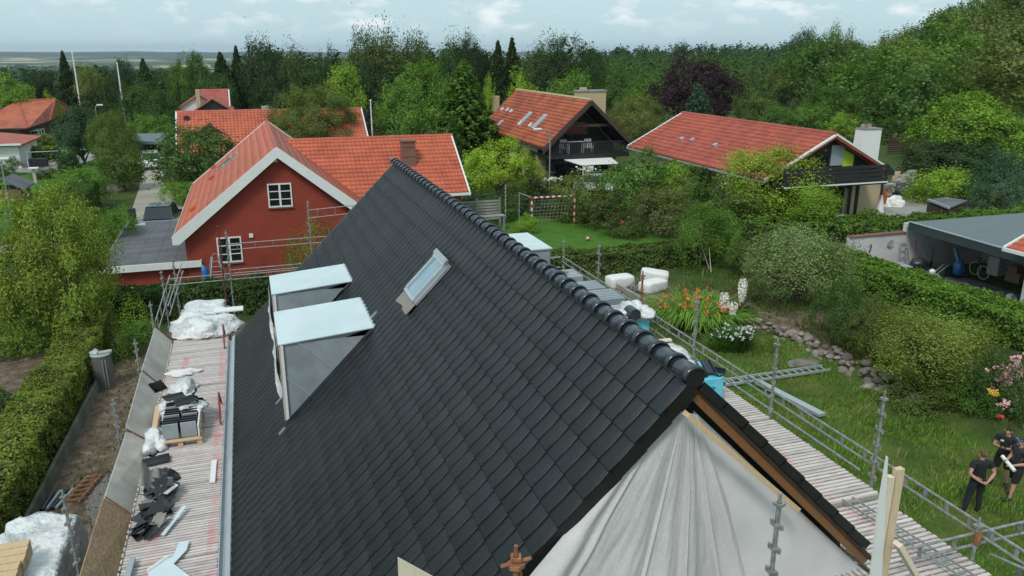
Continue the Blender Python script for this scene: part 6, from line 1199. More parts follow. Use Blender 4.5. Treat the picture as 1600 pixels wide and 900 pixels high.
# slatted fence with bench shelf and frame post
p = G(790, 358); yf = p.y+1; t = root('slatted_fence', 'grey horizontal slat fence beyond the ridge', 'fence', (p.x-1.8, yf, p.z))
for i in range(7): mb = MB(); mb.bb((p.x-3.4, yf, p.z+.5+i*.2), (p.x-.1, yf+.04, p.z+.63+i*.2)); mb.build('slat', M['concrete'], t)
for dx in (-3.3, -1.7, -.1): mb = MB(); mb.bb((p.x+dx-.05, yf-.05, p.z), (p.x+dx+.05, yf, p.z+2.0)); mb.build('post', M['concrete'], t)
mb = post_mesh(2.9); o = tag(link('frame_post', mb.mesh('frame_post', M['zinclite']), None, (p.x, p.y, p.z)), 'upright galvanised scaffold post standing before the slat fence', 'post')
t = root('garden_table', 'grey wooden table standing before the slat fence', 'table', (p.x-1.2, p.y, p.z))
for i in range(4): mb = MB(); mb.bb((p.x-1.8, p.y-.3+i*.17, p.z+.95), (p.x-.1, p.y-.15+i*.17, p.z+.99)); mb.build('top_board', M['concrete'], t)
for dx in (-1.7, -.2):
    for dy in (-.25, .3): mb = MB(); mb.bb((p.x+dx-.04, p.y+dy-.04, p.z), (p.x+dx+.04, p.y+dy+.04, p.z+.95)); mb.build('leg', M['concrete'], t)
mb = MB(); mb.tube([(p.x-3.2+.0*a, p.y+.3, p.z+1.0+0*a) if False else (p.x-2.6+.55*math.cos(a), p.y+.3, p.z+.7+1.1*math.sin(a)) for a in np.linspace(0, PI, 14)], .02, 6); single(mb, 'garden_arch', 'blackwood', 'thin black metal arch left of the slat fence', 'arch')
# white wrapped bales
def bale(px, py, w, d, h, rz, label, tilt=0):
    p = G(px, py); bm = bmesh.new(); bmesh.ops.create_cube(bm, size=1); bmesh.ops.subdivide_edges(bm, edges=bm.edges[:], cuts=5, use_grid_fill=True); Rm = Matrix.Rotation(rz, 3, 'Z')@Matrix.Rotation(tilt, 3, 'Y'); V = []
    for v in bm.verts:
        q = v.co.copy(); k = 1-.10*((abs(q.x)*2)**4+(abs(q.y)*2)**4+(abs(q.z)*2)**4-1)*.5; q = Vector((q.x*w, q.y*d, q.z*h))*k; q += Vector((1, 1, 1))*.02*mn.noise(q*3); V.append(Rm@q+Vector((p.x, p.y, p.z+h/2+abs(math.sin(tilt))*w*.25)))
    mb = MB(); mb.add(V, [tuple(v.index for v in f.verts) for f in bm.faces]); bm.free(); single(mb, 'wrapped_bale', 'cloth', label, 'bale', None, True)
bale(968, 449, 1.35, .8, .62, .1, 'left white plastic-wrapped bale on the soil beyond the ridge'); bale(1022, 442, 1.4, .85, .62, -.5, 'upper white bale tilted onto its neighbour', .12); bale(1020, 456, 1.45, .75, .55, .35, 'lower right white bale lying across the front of the tilted one')
mb = MB(); rr = random.Random(3); p = G(985, 456)
for i in range(26): a = Vector((p.x+rr.uniform(-.9, .6), p.y+rr.uniform(-.3, .3), p.z+.05+rr.random()*.2)); mb.bar(a, a+Vector((rr.uniform(-.5, .5), rr.uniform(-.4, .4), rr.uniform(-.05, .15))), .05, .02)
single(mb, 'brushwood_pile', 'greyfelt', 'small dark pile of grey scraps between the white bales', 'pile')
for (x0, y0, x1, y1, lab, w_) in ((964, 455, 1010, 482, 'weathered plank edging leading from the bales toward the rusty post', .3), (955, 462, 985, 500, 'grey sleeper wall beside the right scaffold deck', .5)):
    a, b_ = G(x0, y0), G(x1, y1); mb = MB(); mb.bar(a+Vector((0, 0, .2)), b_+Vector((0, 0, .2)), w_*.4, .4); single(mb, 'sleeper', 'concrete', lab, 'sleeper')
# dry stone wall: every stone its own part
t = root('dry_stone_wall', 'low curved dry wall of rounded field stones holding the upper garden terrace', 'stone wall', (20.3, 22, -11.4)); sm = []
for k in range(7): sm.append(MB().blob((0, 0, 0), (.5, .42, .34), k+3, 2, .45).mesh('stone', M['stone'], smooth=True))
rr = random.Random(4)
ycur = np.arange(18.6, 28.6, .24)
for i, y in enumerate(ycur):
    x = float(stone_x(y)); rows = 3 if 19 < y < 27.5 else 2
    for r in range(rows):
        s = rr.uniform(.24, .46)*(1.3 if rr.random() < .1 else 1); o = link('stone', sm[rr.randrange(7)], t, Vector((x-.12+r*.17+rr.uniform(-.2, .2), y+rr.uniform(-.16, .16), -11.47+.05+r*.19+rr.uniform(-.08, .08)))-WP[t.name]); o.scale = (s*rr.uniform(.8, 1.3), s*rr.uniform(.8, 1.2), s*rr.uniform(.7, 1)); o.rotation_euler = (rr.uniform(-.3, .3), rr.uniform(-.3, .3), rr.random()*6)
for (px, py, sx, sy, sz, lab) in ((1258, 569, 1.35, .9, .38, 'big flat pale boulder in the grass left of the stone wall'), (1362, 584, .7, .5, .35, 'flat pale stone at the foot of the dry stone wall'), (1376, 596, .6, .4, .25, 'low sloping stone at the end of the dry stone wall'), (177, 300, 1.7, 1.0, 1.5, 'large boulder with a pale stripe on the left lawn'), (152, 328, .7, .6, .8, 'small pale boulder by the left lawn path')):
    p = G(px, py); o = link('boulder', sm[int(px) % 7], None, (p.x, p.y, p.z+sz*.12)); o.scale = (sx*1.0, sy, sz); tag(o, lab, 'boulder')
# ladders lying in the grass
def lying_ladder(a, b_, w_, n, label, m='zinclite'):
    a, b_ = Vector(a)+Vector((0, 0, .12)), Vector(b_)+Vector((0, 0, .14)); t = root('ladder', label, 'ladder', tuple((a+b_)/2)); d = (b_-a).normalized(); s = d.cross(Vector((0, 0, 1)))*w_/2
    for k in (-1, 1): mb = MB(); mb.bar(a+s*k, b_+s*k, .045, .09); mb.build('stile', M[m], t)
    for i in range(n): q = a.lerp(b_, (i+.5)/n); mb = MB(); mb.bar(q-s, q+s, .04, .035); mb.build('rung', M[m], t)
lying_ladder(G(1128, 603), G(1290, 580), .42, 15, 'aluminium ladder lying in the grass beside the scaffold rail'); 
a, b_ = G(1184, 603), G(1284, 655); mb = MB(); mb.bar(a+Vector((0, 0, .15)), b_+Vector((0, 0, .15)), .28, .10); single(mb, 'scaffold_plank', 'zinclite', 'grey metal scaffold plank lying parallel to the right-hand rail', 'plank')
# flowers
def flower_clump(px, py, w, h, nl, nf, lc, fcol, name, label, fsize, kind='arch', seed=1, cat='flowers'):
    p = G(px, py); rng = np.random.default_rng(seed); t = root(name, label, cat, tuple(p)); V, Fq = [], []; k = 0
    for i in range(nl):
        a = rng.random()*6.28; r0 = rng.random()*w*.35; b0 = np.array([math.cos(a)*r0, math.sin(a)*r0, 0]); L_ = h*rng.uniform(.6, 1); d = np.array([math.cos(a+rng.normal(0, .5)), math.sin(a+rng.normal(0, .5)), 0]); sd = np.array([-d[1], d[0], 0])*.018; out = w*.5*rng.uniform(.4, 1)
        sec = [(0, 0), (.5, .75), (.85, .95), (1.15, .7)] if kind == 'arch' else [(0, 0), (.25, .5), (.5, .85), (.8, 1.1)]
        for (o_, z_) in sec: c = b0+d*out*o_+np.array([0, 0, L_*z_]); ww = 1.6-.6*z_ if o_ < 1 else .4; V += [c-sd*ww, c+sd*ww]
        for q in range(3): Fq.append((k+2*q, k+2*q+1, k+2*q+3, k+2*q+2))
        k += 8
    ob = link('foliage', npmesh('foliage', np.array(V), np.array(Fq), LEAF), t); ob.color = (*lc, 1)
    C, Nn = [], []
    for i in range(nf):
        a = rng.random()*6.28; r0 = math.sqrt(rng.random())*w*.55; c = np.array([math.cos(a)*r0, math.sin(a)*r0, h*rng.uniform(.85, 1.2)])
        for q in range(6): C.append(c+rng.normal(0, fsize*.3, 3)); Nn.append(nrm(rng.normal(0, .6, 3)+np.array([0, 0, .7])))
    P, Fq = leaves(np.array(C), np.array(Nn), fsize, .6, rng); ob = link('flowers', npmesh('flowers', P, Fq, mat('petal', (.5, .5, .5), .6, .12, 4, objcol=True)), t); ob.color = (*fcol, 1); tag(ob, kind='stuff'); return t
flower_clump(1085, 503, 3.4, .95, 1000, 60, (.17, .31, .045), (.85, .20, .04), 'orange_daylilies', 'large arching clump of orange daylilies beyond the ridge', .11, seed=2)
flower_clump(1148, 545, 1.5, .75, 420, 60, (.06, .14, .035), (.80, .80, .76), 'white_daisies', 'clump of white daisies right of the daylilies', .07, 'up', seed=3); flower_clump(1128, 546, 1.2, .5, 260, 8, (.10, .2, .04), (.78, .78, .7), 'white_daisies', 'sparse low daisies between the ridge and the daylilies', .07, 'up', seed=4)
for j, (px, py, lab) in enumerate(((1130, 492, 'left tall yucca with a white flower spike behind the daylilies'), (1157, 488, 'right yucca with a thick white flower spike'), (1143, 505, 'lowest white yucca spike in front of the other two'))):
    p = G(px, py); t = root('yucca', lab, 'flowers', tuple(p)); rng = np.random.default_rng(50+j); n = 420; z = rng.uniform(.5, 1.5, n)*(1 if j < 2 else .8); rr_ = .16*np.sin((z-.4)/1.25*PI*.9)+.03; a = rng.random(n)*6.28; C = np.stack([rr_*np.cos(a), rr_*np.sin(a), z], 1)
    P, Fq = leaves(C, nrm(np.stack([np.cos(a), np.sin(a), .2+0*a], 1)+rng.normal(0, .4, (n, 3))), .085, .8, rng); o = link('flower_spike', npmesh('flower_spike', P, Fq, mat('petal', (.5, .5, .5))), t); o.color = (.80, .79, .72, 1); mb = MB(); mb.tube([(0, 0, 0), (0, 0, 1.5)], [.03, .012], 5); link('stem', mb.mesh('stem', LEAF), t).color = (.1, .17, .05, 1)
    V, Fq, k = [], [], 0
    for i in range(70):
        a = rng.random()*6.28; d = np.array([math.cos(a), math.sin(a), 0]); sd = np.array([-d[1], d[0], 0])*.022; e = rng.uniform(.15, .9)
        for (o_, z_, ww) in ((0, 0, 1), (.3, .35*e+.1, 1), (.62, .5*e+.1, .3)): c = d*o_+np.array([0, 0, z_]); V += [c-sd*ww, c+sd*ww]
        Fq += [(k, k+1, k+3, k+2), (k+2, k+3, k+5, k+4)]; k += 6
    o = link('sword_leaves', npmesh('sword_leaves', np.array(V), np.array(Fq), LEAF), t); o.color = (.12, .17, .09, 1)
def blooms(px0, px1, py0, py1, Yd, n, size, col, name, label, seed):
    rng = np.random.default_rng(seed); C = []
    for i in range(n): a, b_ = rng.normal(.5, .22), rng.normal(.5, .22); c = py_(px0+(px1-px0)*a, py0+(py1-py0)*b_, Yd+rng.normal(0, .15)); [C.append(np.array(c)+rng.normal(0, size*.5, 3)) for q in range(7)]
    C = np.array(C); P, Fq = leaves(C, nrm(np.array([-.4, -.7, .6])+rng.normal(0, .5, C.shape)), size, .75, rng); o = P.mean(0); ob = link(name, npmesh(name, P-o, Fq, mat('petal', (.5, .5, .5))), None, tuple(o)); ob.color = (*col, 1); return tag(ob, label, 'flowers', None, 'stuff')
yb_ = G(1580, 650).y
blooms(1545, 1600, 565, 612, yb_+.2, 60, .07, (.72, .34, .40), 'pink_roses', 'dense pink roses on the dark bush at the right edge', 5); blooms(1580, 1604, 555, 590, yb_+.3, 30, .07, (.72, .38, .42), 'pink_roses', 'pink roses at the very edge above the main rose cluster', 6); blooms(1550, 1600, 620, 640, yb_-.4, 16, .06, (.70, .40, .42), 'pink_roses', 'few low pink roses below the dense cluster', 7); blooms(1543, 1565, 607, 618, yb_-.3, 8, .06, (.75, .45, .03), 'yellow_roses', 'small yellow roses below the pink cluster', 8); blooms(1560, 1572, 648, 655, yb_-.8, 4, .06, (.6, .04, .03), 'red_flowers', 'red blooms behind the man with the phone', 9)
yr_ = G(985, 368).y; blooms(965, 1000, 338, 362, yr_, 14, .07, (.50, .10, .07), 'red_roses', 'dull red roses at the edge of the small lawn', 10); blooms(850, 880, 276, 283, 52, 26, .10, (.66, .66, .55), 'white_blossom', 'white blossom on the shrubs behind the goal', 11); blooms(900, 935, 258, 270, 52, 34, .10, (.66, .66, .55), 'white_blossom', 'white blossom under the awning of the balcony house', 12)
T('shrub1', 985, 342, 24, 43, mixl(MD, BR, .3), 'rose_bush', 'low rose bush with dull red flowers by the lawn', 'shrub', pbase=372)
# pale bare stems
for (x0, y0, x1, y1, lab) in ((1095, 380, 1108, 420, 'left pale bare stem leaning out of the upright green bush'), (1108, 388, 1111, 425, 'right straight pale stem in front of the upright green bush')):
    a = G(x1, y1); b_ = py_(x0, y0, a.y); mb = MB(); mb.tube([a, b_], [.035, .012], 5); single(mb, 'bare_stem', 'palepine', lab, 'stem')
# ---- left yard
p = G(166, 603); t = root('metal_bin', 'weathered grey metal drum with a lid and a board on top beside the hedge', 'bin', tuple(p)); mb = MB(); mb.tube([(p.x, p.y, p.z), (p.x-.01, p.y, p.z+.6), (p.x-.03, p.y, p.z+1.2)], [.33, .34, .31], 20); mb.build('drum', M['metalbin'], t)
mb = MB(); mb.tube([(p.x-.03, p.y, p.z+1.2), (p.x-.03, p.y, p.z+1.23)], .33, 20); mb.build('lid', M['zinclite'], t)
for dx in (.05, .14): mb = MB(); mb.bb((p.x+dx, p.y-.36, p.z+.05), (p.x+dx+.02, p.y-.335, p.z+1.1)); mb.build('strap', M['zinclite'], t)
mb = MB(); mb.box((p.x+.12, p.y+.05, p.z+1.27), (.42, .2, .05), Matrix.Rotation(.2, 3, 'Z')); single(mb, 'board_piece', 'board', 'small grey board lying on the lid of the metal drum', 'board'); crumple('cloth', (p.x-.2, p.y+.12, p.z+1.24), (.17, .14, .12), 'zinc', 61, 'grey-blue rag on the left of the drum lid', 'cloth')
mb = MB(); mb.prism([(-5.78, 33.0, -11.5), (-5.62, 33.0, -11.5), (-5.66, 33.0, -11.05), (-5.76, 33.0, -11.05)], (-.45, -15, -.0)); single(mb, 'garden_wall', mat('mossy_concrete', (.14, .13, .11), .95, .35, 3, .3, 20, col2=(.08, .09, .05)), 'low mossy concrete wall between the yellowish hedge and the soil path', 'wall')
t = root('rusty_grate', 'rusty iron reinforcement frame lying on the soil path', 'grate', tuple(G(135, 755)))
a, b_ = G(112, 790), G(150, 745)
for k in (-.18, .18): mb = MB(); mb.bar(a+Vector((k, 0, .08)), b_+Vector((k, 0, .08)), .04, .04); mb.build('bar', M['rust'], t)
for i in range(6): q = a.lerp(b_, (i+.5)/6); mb = MB(); mb.bar(q+Vector((-.2, 0, .1)), q+Vector((.2, .03, .1)), .04, .03); mb.build('crossbar', M['rust'], t)
t = root('pipe_bundle', 'bundle of dark grey pipes lying by the foot of the hedge', 'pipes', tuple(G(75, 790)))
a, b_ = G(66, 800), G(84, 772)
for i in range(4): mb = MB(); o = Vector((.11*i, 0, .06)); mb.tube([a+o, b_+o+Vector((.05*i, 0, 0))], .045, 8); mb.build('pipe', M['zinc' if i % 2 else 'plasticblk'], t)
wrapped('wrapped_stack', -5.35, -3.98, 13.2, 16.4, -11.5, -8.95, 7, 'tall pallet stack in dirty white plastic at the bottom left corner', 'film', .07); mb = MB(); mb.bar((-5.0, 14.75, -8.84), (-4.6, 15.0, -8.83), .07, .012); single(mb, 'red_strap', 'maroon', 'short dull red strap on top of the bottom-left wrapped stack', 'strap')
t = root('timber_pile', 'stack of raw timber boards at the bottom left corner', 'timber', (-4.7, 13, -9.6))
for j in range(3):
    for i in range(7): mb = MB(); mb.bb((-5.4, 13.1+i*.235+.01*(j % 2), -8.93+j*.11), (-4.5+.02*((i*j) % 3), 13.1+i*.235+.215, -8.93+j*.11+.095)); mb.build('plank', M['pine'], t)
# ---- left lawns
def P3(p, dz=0): return Vector((p.x, p.y, p.z+dz))
a, b_ = G(45, 262), G(160, 250); t = root('football_goal', 'thin white football goal frame on the far left lawn', 'goal', tuple(a)); zt = py_(45, 238, a.y).z
mb = MB(); mb.tube([a, (a.x, a.y, zt), (b_.x, b_.y+4, py_(150, 233, b_.y+4).z)], .05, 6); mb.build('frame', M['whitep'], t); mb = MB(); mb.tube([a+Vector((0, 0, .1)), (a.x, a.y+3, a.z+.1), (b_.x, b_.y+4, b_.z+.3)], .03, 5); mb.build('rear_bar', M['cloth'], t)
p = G(60, 262); t = root('planter_box', 'dark slatted planter box on the left lawn', 'planter', tuple(p))
for i in range(4): mb = MB(); mb.bb((p.x-.8, p.y, p.z+.05+i*.22), (p.x+.8, p.y+.9, p.z+.23+i*.22)); mb.build('board', M['blackwood'], t)
p = G(56, 286); t = root('bird_feeder', 'bird feeder with pale flat roof on a post on the left lawn', 'bird feeder', tuple(p)); mb = MB(); mb.bb((p.x-.12, p.y-.12, p.z), (p.x+.12, p.y+.12, p.z+1.3)); mb.build('post', M['board'], t); mb = MB(); mb.bb((p.x-.35, p.y-.3, p.z+1.3), (p.x+.4, p.y+.3, p.z+1.4)); mb.build('roof', M['cloth'], t)
p = G(208, 348); t = root('letter_box', 'small dark post box by the end of the drive', 'post box', tuple(p)); mb = MB(); mb.bb((p.x-.25, p.y-.15, p.z+.25), (p.x+.25, p.y+.15, p.z+1.0)); mb.build('box', M['blackwood'], t); mb = MB(); mb.bb((p.x-.05, p.y-.05, p.z), (p.x+.05, p.y+.05, p.z+.25)); mb.build('post', M['blackwood'], t)

# ---- cars
def car(name, label, loc, rz, paint, L=4.6, W=1.85, H=1.62):
    t = root(name, label, 'car', loc); t.rotation_euler = (0, 0, rz); WP[t.name] = Vector((0, 0, 0))
    def side(x): return [(x, -L/2, .35), (x, -L/2+.02, .75), (x, -L/2+.75, .98), (x, -L/2+1.05, 1.02), (x, L/2-.75, 1.05), (x, L/2-.05, .98), (x, L/2, .38)]
    mb = MB(); mb.prism(side(-W/2), (W, 0, 0)); b_ = mb.build('body', M[paint], t); bevel(b_, .09, 3)
    c = [(-L/2+1.15, 1.0), (-L/2+1.95, H-.05), (L/2-.95, H-.02), (L/2-.25, 1.03)]; k = .88; V = []
    for y, z in c:
        ww = W/2*(k-.1 if z > 1.2 else k+.06); V += [(-ww, y, z), (ww, y, z)]
    mb = MB(); mb.add(V, [(0, 1, 3, 2), (2, 3, 5, 4), (4, 5, 7, 6), (0, 2, 4, 6), (1, 7, 5, 3), (0, 6, 7, 1)]); bevel(mb.build('windows', M['glass'], t), .05, 2)
    mb = MB(); ww = W/2*(k-.09); mb.prism([(-ww, c[1][0]-.05, c[1][1]-.015), (ww, c[1][0]-.05, c[1][1]-.015), (ww, c[2][0]+.05, c[2][1]-.015), (-ww, c[2][0]+.05, c[2][1]-.015)], (0, 0, .05)); bevel(mb.build('roof', M[paint], t), .02)
    for s in (-1, 1):
        mb = MB(); mb.tube([(s*(ww-.1), c[1][0]+.15, H+.07), (s*(ww-.1), c[2][0]-.15, H+.07)], .022, 6); mb.build('roof_rail', M['zinclite'], t)
        for yy in (c[1][0], c[2][0]): mb = MB(); mb.bar((s*W/2*(k+.05), yy+(-.75 if yy < 0 else .65), 1.02), (s*ww, yy, H-.04), .07, .06); mb.build('pillar', M[paint], t)
        mb = MB(); mb.box((s*(W/2+.1), -L/2+1.45, 1.08), (.2, .12, .15)); bevel(mb.build('mirror', M[paint], t), .03)
        mb = MB(); mb.box((s*(W/2-.24), -L/2+.02, .72), (.38, .08, .14)); mb.build('headlight', M['cloth'], t); mb = MB(); mb.box((s*(W/2-.17), L/2-.02, .85), (.28, .08, .2)); mb.build('tail_light', M['red'], t)
        for yy in (-L/2+.85, L/2-.85):
            mb = MB(); mb.tube([(s*(W/2-.2), yy, .34), (s*(W/2+.01), yy, .34)], .34, 18); w_ = mb.build('wheel', M['rubber'], t); mb = MB(); mb.tube([(s*(W/2), yy, .34), (s*(W/2+.02), yy, .34)], .21, 12); mb.build('rim', M['zinclite'], w_)
    return t
p = G(252, 347); p = py_(252, 332, 56.5); car('parked_car', 'dark blue estate car parked behind the flat-roofed garage', (-5.9, 56.2, -11.36), PI-.06, 'carpaint', 4.5, 1.85, 1.75)
p = G(228, 266); car('parked_car', 'white car half hidden by the dense tree on the gravel drive', (p.x+.4, p.y+1.6, p.z), .15, 'carwhite')
p = G(893, 268); car('parked_car', 'white car parked under the white awning', (27.3, 59.3, gzf(27, 59)), 1.2, 'carwhite')

# ---- garage contents
def gp(px, py): return pz(px, py, GF+.04)
t = root('work_table', 'grey table against the white garage wall', 'table', tuple(gp(1400, 428))); q = pz(1398, 415, GF+.85); ty = min(q.y, yw_-.5)
mb = MB(); mb.bb((q.x-.75, q.y-.45, GF+.80), (q.x+.75, q.y+.45, GF+.85)); mb.build('table_top', M['zinclite'], t)
for sx in (-1, 1):
    for sy in (-1, 1): mb = MB(); mb.bb((q.x+sx*.68-.03, q.y+sy*.38-.03, GF), (q.x+sx*.68+.03, q.y+sy*.38+.03, GF+.80)); mb.build('leg', M['blackwood'], t)
mb = MB(); mb.tube([(q.x-.45, q.y+.1, GF+.85), (q.x-.45, q.y+.1, GF+.97)], [.08, .12], 8); single(mb, 'flower_pot', 'cloth', 'small white pot with red flower on the grey garage table', 'pot')
mb = MB(); mb.blob((q.x-.45, q.y+.1, GF+1.06), (.12, .1, .1), 3, 2, .6); single(mb, 'potted_flower', 'red', 'red flower in the white pot on the garage table', 'flower')
yy = yw_-.03
def wl_(px, py, y=None): return py_(px, py, yy if y is None else y)
c = wl_(1391, 380); mb = MB(); mb.tube([(c.x+.18*math.cos(a), yy-.06, c.z+.18*math.sin(a)) for a in np.linspace(0, 2*PI, 20)], .02, 6, False); mb.tube([(c.x-.2, yy-.03, c.z-.12), (c.x, yy-.06, c.z-.2)], .03, 5); mb.tube([(c.x, yy-.03, c.z), (c.x, yy-.05, c.z)], .16, 14); single(mb, 'wall_lamp', 'zinc', 'round globe wall lamp on a black arm on the white garage wall', 'lamp')
c = wl_(1359, 388); mb = MB(); mb.tube([(c.x+.04*math.sin(a), yy-.05, c.z+.22-.09*a) for a in np.linspace(0, 5, 8)], .03, 5); single(mb, 'hanging_hook', 'blackwood', 'black curled hook hanging on the left of the white garage wall', 'hook')
a0, a1 = wl_(1405, 384), wl_(1414, 411); t = root('step_ladder', 'aluminium step ladder leaning on the white garage wall', 'step ladder', (a0.x, yy-.2, GF))
for x in (a0.x, a0.x+.4): mb = MB(); mb.bar((x, yy-.35, GF), (x, yy-.05, a0.z), .045, .03); mb.build('stile', M['zinclite'], t)
for i in range(5): mb = MB(); mb.bar((a0.x, yy-.3+.05*i, GF+.3+i*.3), (a0.x+.4, yy-.3+.05*i, GF+.3+i*.3), .08, .02); mb.build('step', M['zinclite'], t)
for (x0, y0, x1, y1, m_, lab) in ((1430, 373, 1427, 408, 'pinkcloth', 'faded red broom leaning on the white garage wall'), (1418, 381, 1418, 408, 'zinclite', 'metal rod with a red grip on the white garage wall'), (1446, 376, 1450, 410, 'board', 'grey wooden pole leaning by the garage corner'), (1440, 382, 1440, 408, 'board', 'thin pale pole on the garage wall')):
    a, b_ = wl_(x0, y0), wl_(x1, y1); mb = MB(); mb.tube([(b_.x, yy-.3, GF), (a.x, yy-.04, a.z)], .028, 6); single(mb, 'pole', m_, lab, 'pole')
a = wl_(1459, 388, yy-.3); mb = MB(); mb.tube([(a.x, a.y, a.z), (a.x, a.y, GF+.3)], .022, 6); mb.tube([(a.x-.09, a.y, a.z), (a.x+.09, a.y, a.z)], .02, 6); mb.prism([(a.x-.11, a.y, GF+.32), (a.x+.11, a.y, GF+.32), (a.x+.09, a.y, GF+.02), (a.x-.09, a.y, GF+.02)], (0, .02, 0)); single(mb, 'shovel', 'blackwood', 'black shovel standing alone against the white garage wall', 'shovel')
p = gp(1432, 432); t = root('barbecue', 'kettle barbecue under a shiny black cover beside the grey table', 'barbecue', tuple(p)); mb = MB(); mb.blob((p.x, p.y, GF+.72), (.5, .36, .34), 5, 3, .2); mb.build('cover', M['plasticblk'], t, True)
for dx in (-.3, .3): mb = MB(); mb.tube([(p.x+dx, p.y, GF), (p.x+dx*.7, p.y, GF+.5)], .03, 6); mb.build('leg', M['blackwood'], t)
p = gp(1457, 438); t = root('garden_machine', 'small grey and white garden machine with long handles on the garage floor', 'machine', tuple(p)); mb = MB(); mb.blob((p.x, p.y, GF+.25), (.35, .3, .2), 8, 2, .3); mb.build('deck', M['zinclite'], t); mb = MB(); mb.blob((p.x-.05, p.y+.05, GF+.5), (.16, .16, .14), 9, 2, .2); mb.build('motor', M['whitep'], t)
for s in (-.12, .12): mb = MB(); mb.tube([(p.x+.1, p.y+s, GF+.4), (p.x+.9, p.y+s+.1, GF+.8)], .02, 5); mb.build('handle', M['steel'], t)
for sx in (-.3, .3): mb = MB(); mb.tube([(p.x+sx, p.y-.3, GF+.12), (p.x+sx, p.y-.36, GF+.12)], .12, 10); mb.build('wheel', M['rubber'], t)
p = gp(1476, 430); mb = MB(); mb.bb((p.x-.3, p.y-.2, GF), (p.x+.35, p.y+.3, GF+.55)); mb.bb((p.x-.33, p.y-.23, GF+.55), (p.x+.38, p.y+.33, GF+.6)); single(mb, 'storage_box', 'green', 'dark green lidded box beside the blue bag in the garage', 'box')
p = gp(1499, 431); t = root('blue_bag_trolley', 'tall blue bag strapped to a trolley in the garage', 'trolley', tuple(p)); mb = MB(); mb.blob((p.x-.15, p.y, GF+.45), (.3, .26, .48), 4, 3, .25); mb.build('blue_bag', M['blue'], t, True); mb = MB(); mb.bar((p.x-.1, p.y, GF+.6), (p.x-.25, p.y+.3, GF+1.5), .28, .12); mb.build('blue_roll', mat('faded_blue', (.12, .25, .42), .6), t); mb = MB(); mb.bb((p.x-.5, p.y-.25, GF+.04), (p.x+.5, p.y+.2, GF+.09)); mb.build('base', M['blackwood'], t)
for s in (-.35, .35): mb = MB(); mb.tube([(p.x+s, p.y-.3, GF+.08), (p.x+s, p.y-.25, GF+.08)], .08, 10); mb.build('wheel', M['rubber'], t)
p = gp(1522, 428); t = root('bicycle', 'bicycle with pale-rimmed wheels parked deep in the garage', 'bicycle', tuple(p))
for dx in (0, -1.02):
    cx, cz = p.x+dx*.35, GF+.36; cy = p.y+dx*.8
    mb = MB(); mb.tube([(cx, cy+.34*math.cos(a), cz+.34*math.sin(a)) for a in np.linspace(0, 2*PI, 24)], .02, 6, False); w_ = mb.build('wheel', M['cloth'], t); mb = MB()
    for i in range(8): mb.tube([(cx, cy, cz), (cx, cy+.33*math.cos(i*PI/4), cz+.33*math.sin(i*PI/4))], .004, 3)
    mb.build('spokes', M['steel'], w_)
a, b_ = Vector((p.x, p.y, GF+.36)), Vector((p.x-.36, p.y-.82, GF+.36)); m0 = a.lerp(b_, .5)
mb = MB()
for u_, v_ in ((a, m0+Vector((0, 0, .05))), (m0+Vector((0, 0, .05)), a.lerp(b_, .35)+Vector((0, 0, .5))), (a, a.lerp(b_, .35)+Vector((0, 0, .5))), (a.lerp(b_, .35)+Vector((0, 0, .5)), b_+Vector((0, 0, .55))), (m0+Vector((0, 0, .05)), b_+Vector((0, 0, .5))), (b_, b_+Vector((0, 0, .65)))): mb.tube([u_, v_], .018, 6)
mb.build('frame', M['plasticblk'], t); mb = MB(); mb.box(a.lerp(b_, .35)+Vector((0, 0, .6)), (.12, .25, .05)); mb.build('saddle', M['blackwood'], t); mb = MB(); mb.tube([b_+Vector((-.25, 0, .68)), b_+Vector((.25, 0, .68))], .015, 5); mb.build('handlebar', M['steel'], t)
p = gp(1556, 428); mb = MB(); mb.bb((p.x-.28, p.y-.3, GF), (p.x+.3, p.y+.35, GF+.95)); bevel(single(mb, 'white_cabinet', 'whitep', 'white cabinet standing on the dark garage floor', 'cabinet'), .015); p2 = gp(1577, 430); mb = MB(); mb.tube([(p2.x, p2.y+.6, GF), (p2.x, p2.y+.6, GF+.8)], .2, 12); single(mb, 'gas_bottle', 'zinclite', 'pale cylinder behind the white cabinet in the garage', 'cylinder'); p3 = gp(1590, 440); mb = MB(); mb.bb((p3.x-.3, p3.y-.3, GF), (p3.x+.5, p3.y+.5, GF+.5)); single(mb, 'cardboard_box', 'cardboard', 'brown cardboard box beside the white cabinet', 'box'); mb = MB(); mb.bb((p3.x-.2, p3.y+.0, GF+.5), (p3.x+.4, p3.y+.5, GF+.8)); single(mb, 'cardboard_box', 'cardboard', 'smaller brown box on top of the other in the garage', 'box')
p = gp(1578, 468); crumple('white_bag', (p.x, p.y, GF+.03), (.32, .25, .25), 'cloth', 71, 'crumpled white bag before the right garage wall', 'bag'); mb = MB(); mb.bar((p.x+.2, p.y-.4, GF+.05), (p.x+.75, p.y-.2, GF+1.2), .05, .03); mb.bar((p.x+.4, p.y-.4, GF+.05), (p.x+.8, p.y-.2, GF+1.1), .05, .03); single(mb, 'leaning_boards', 'board', 'two grey boards leaning on the right garage wall', 'boards')

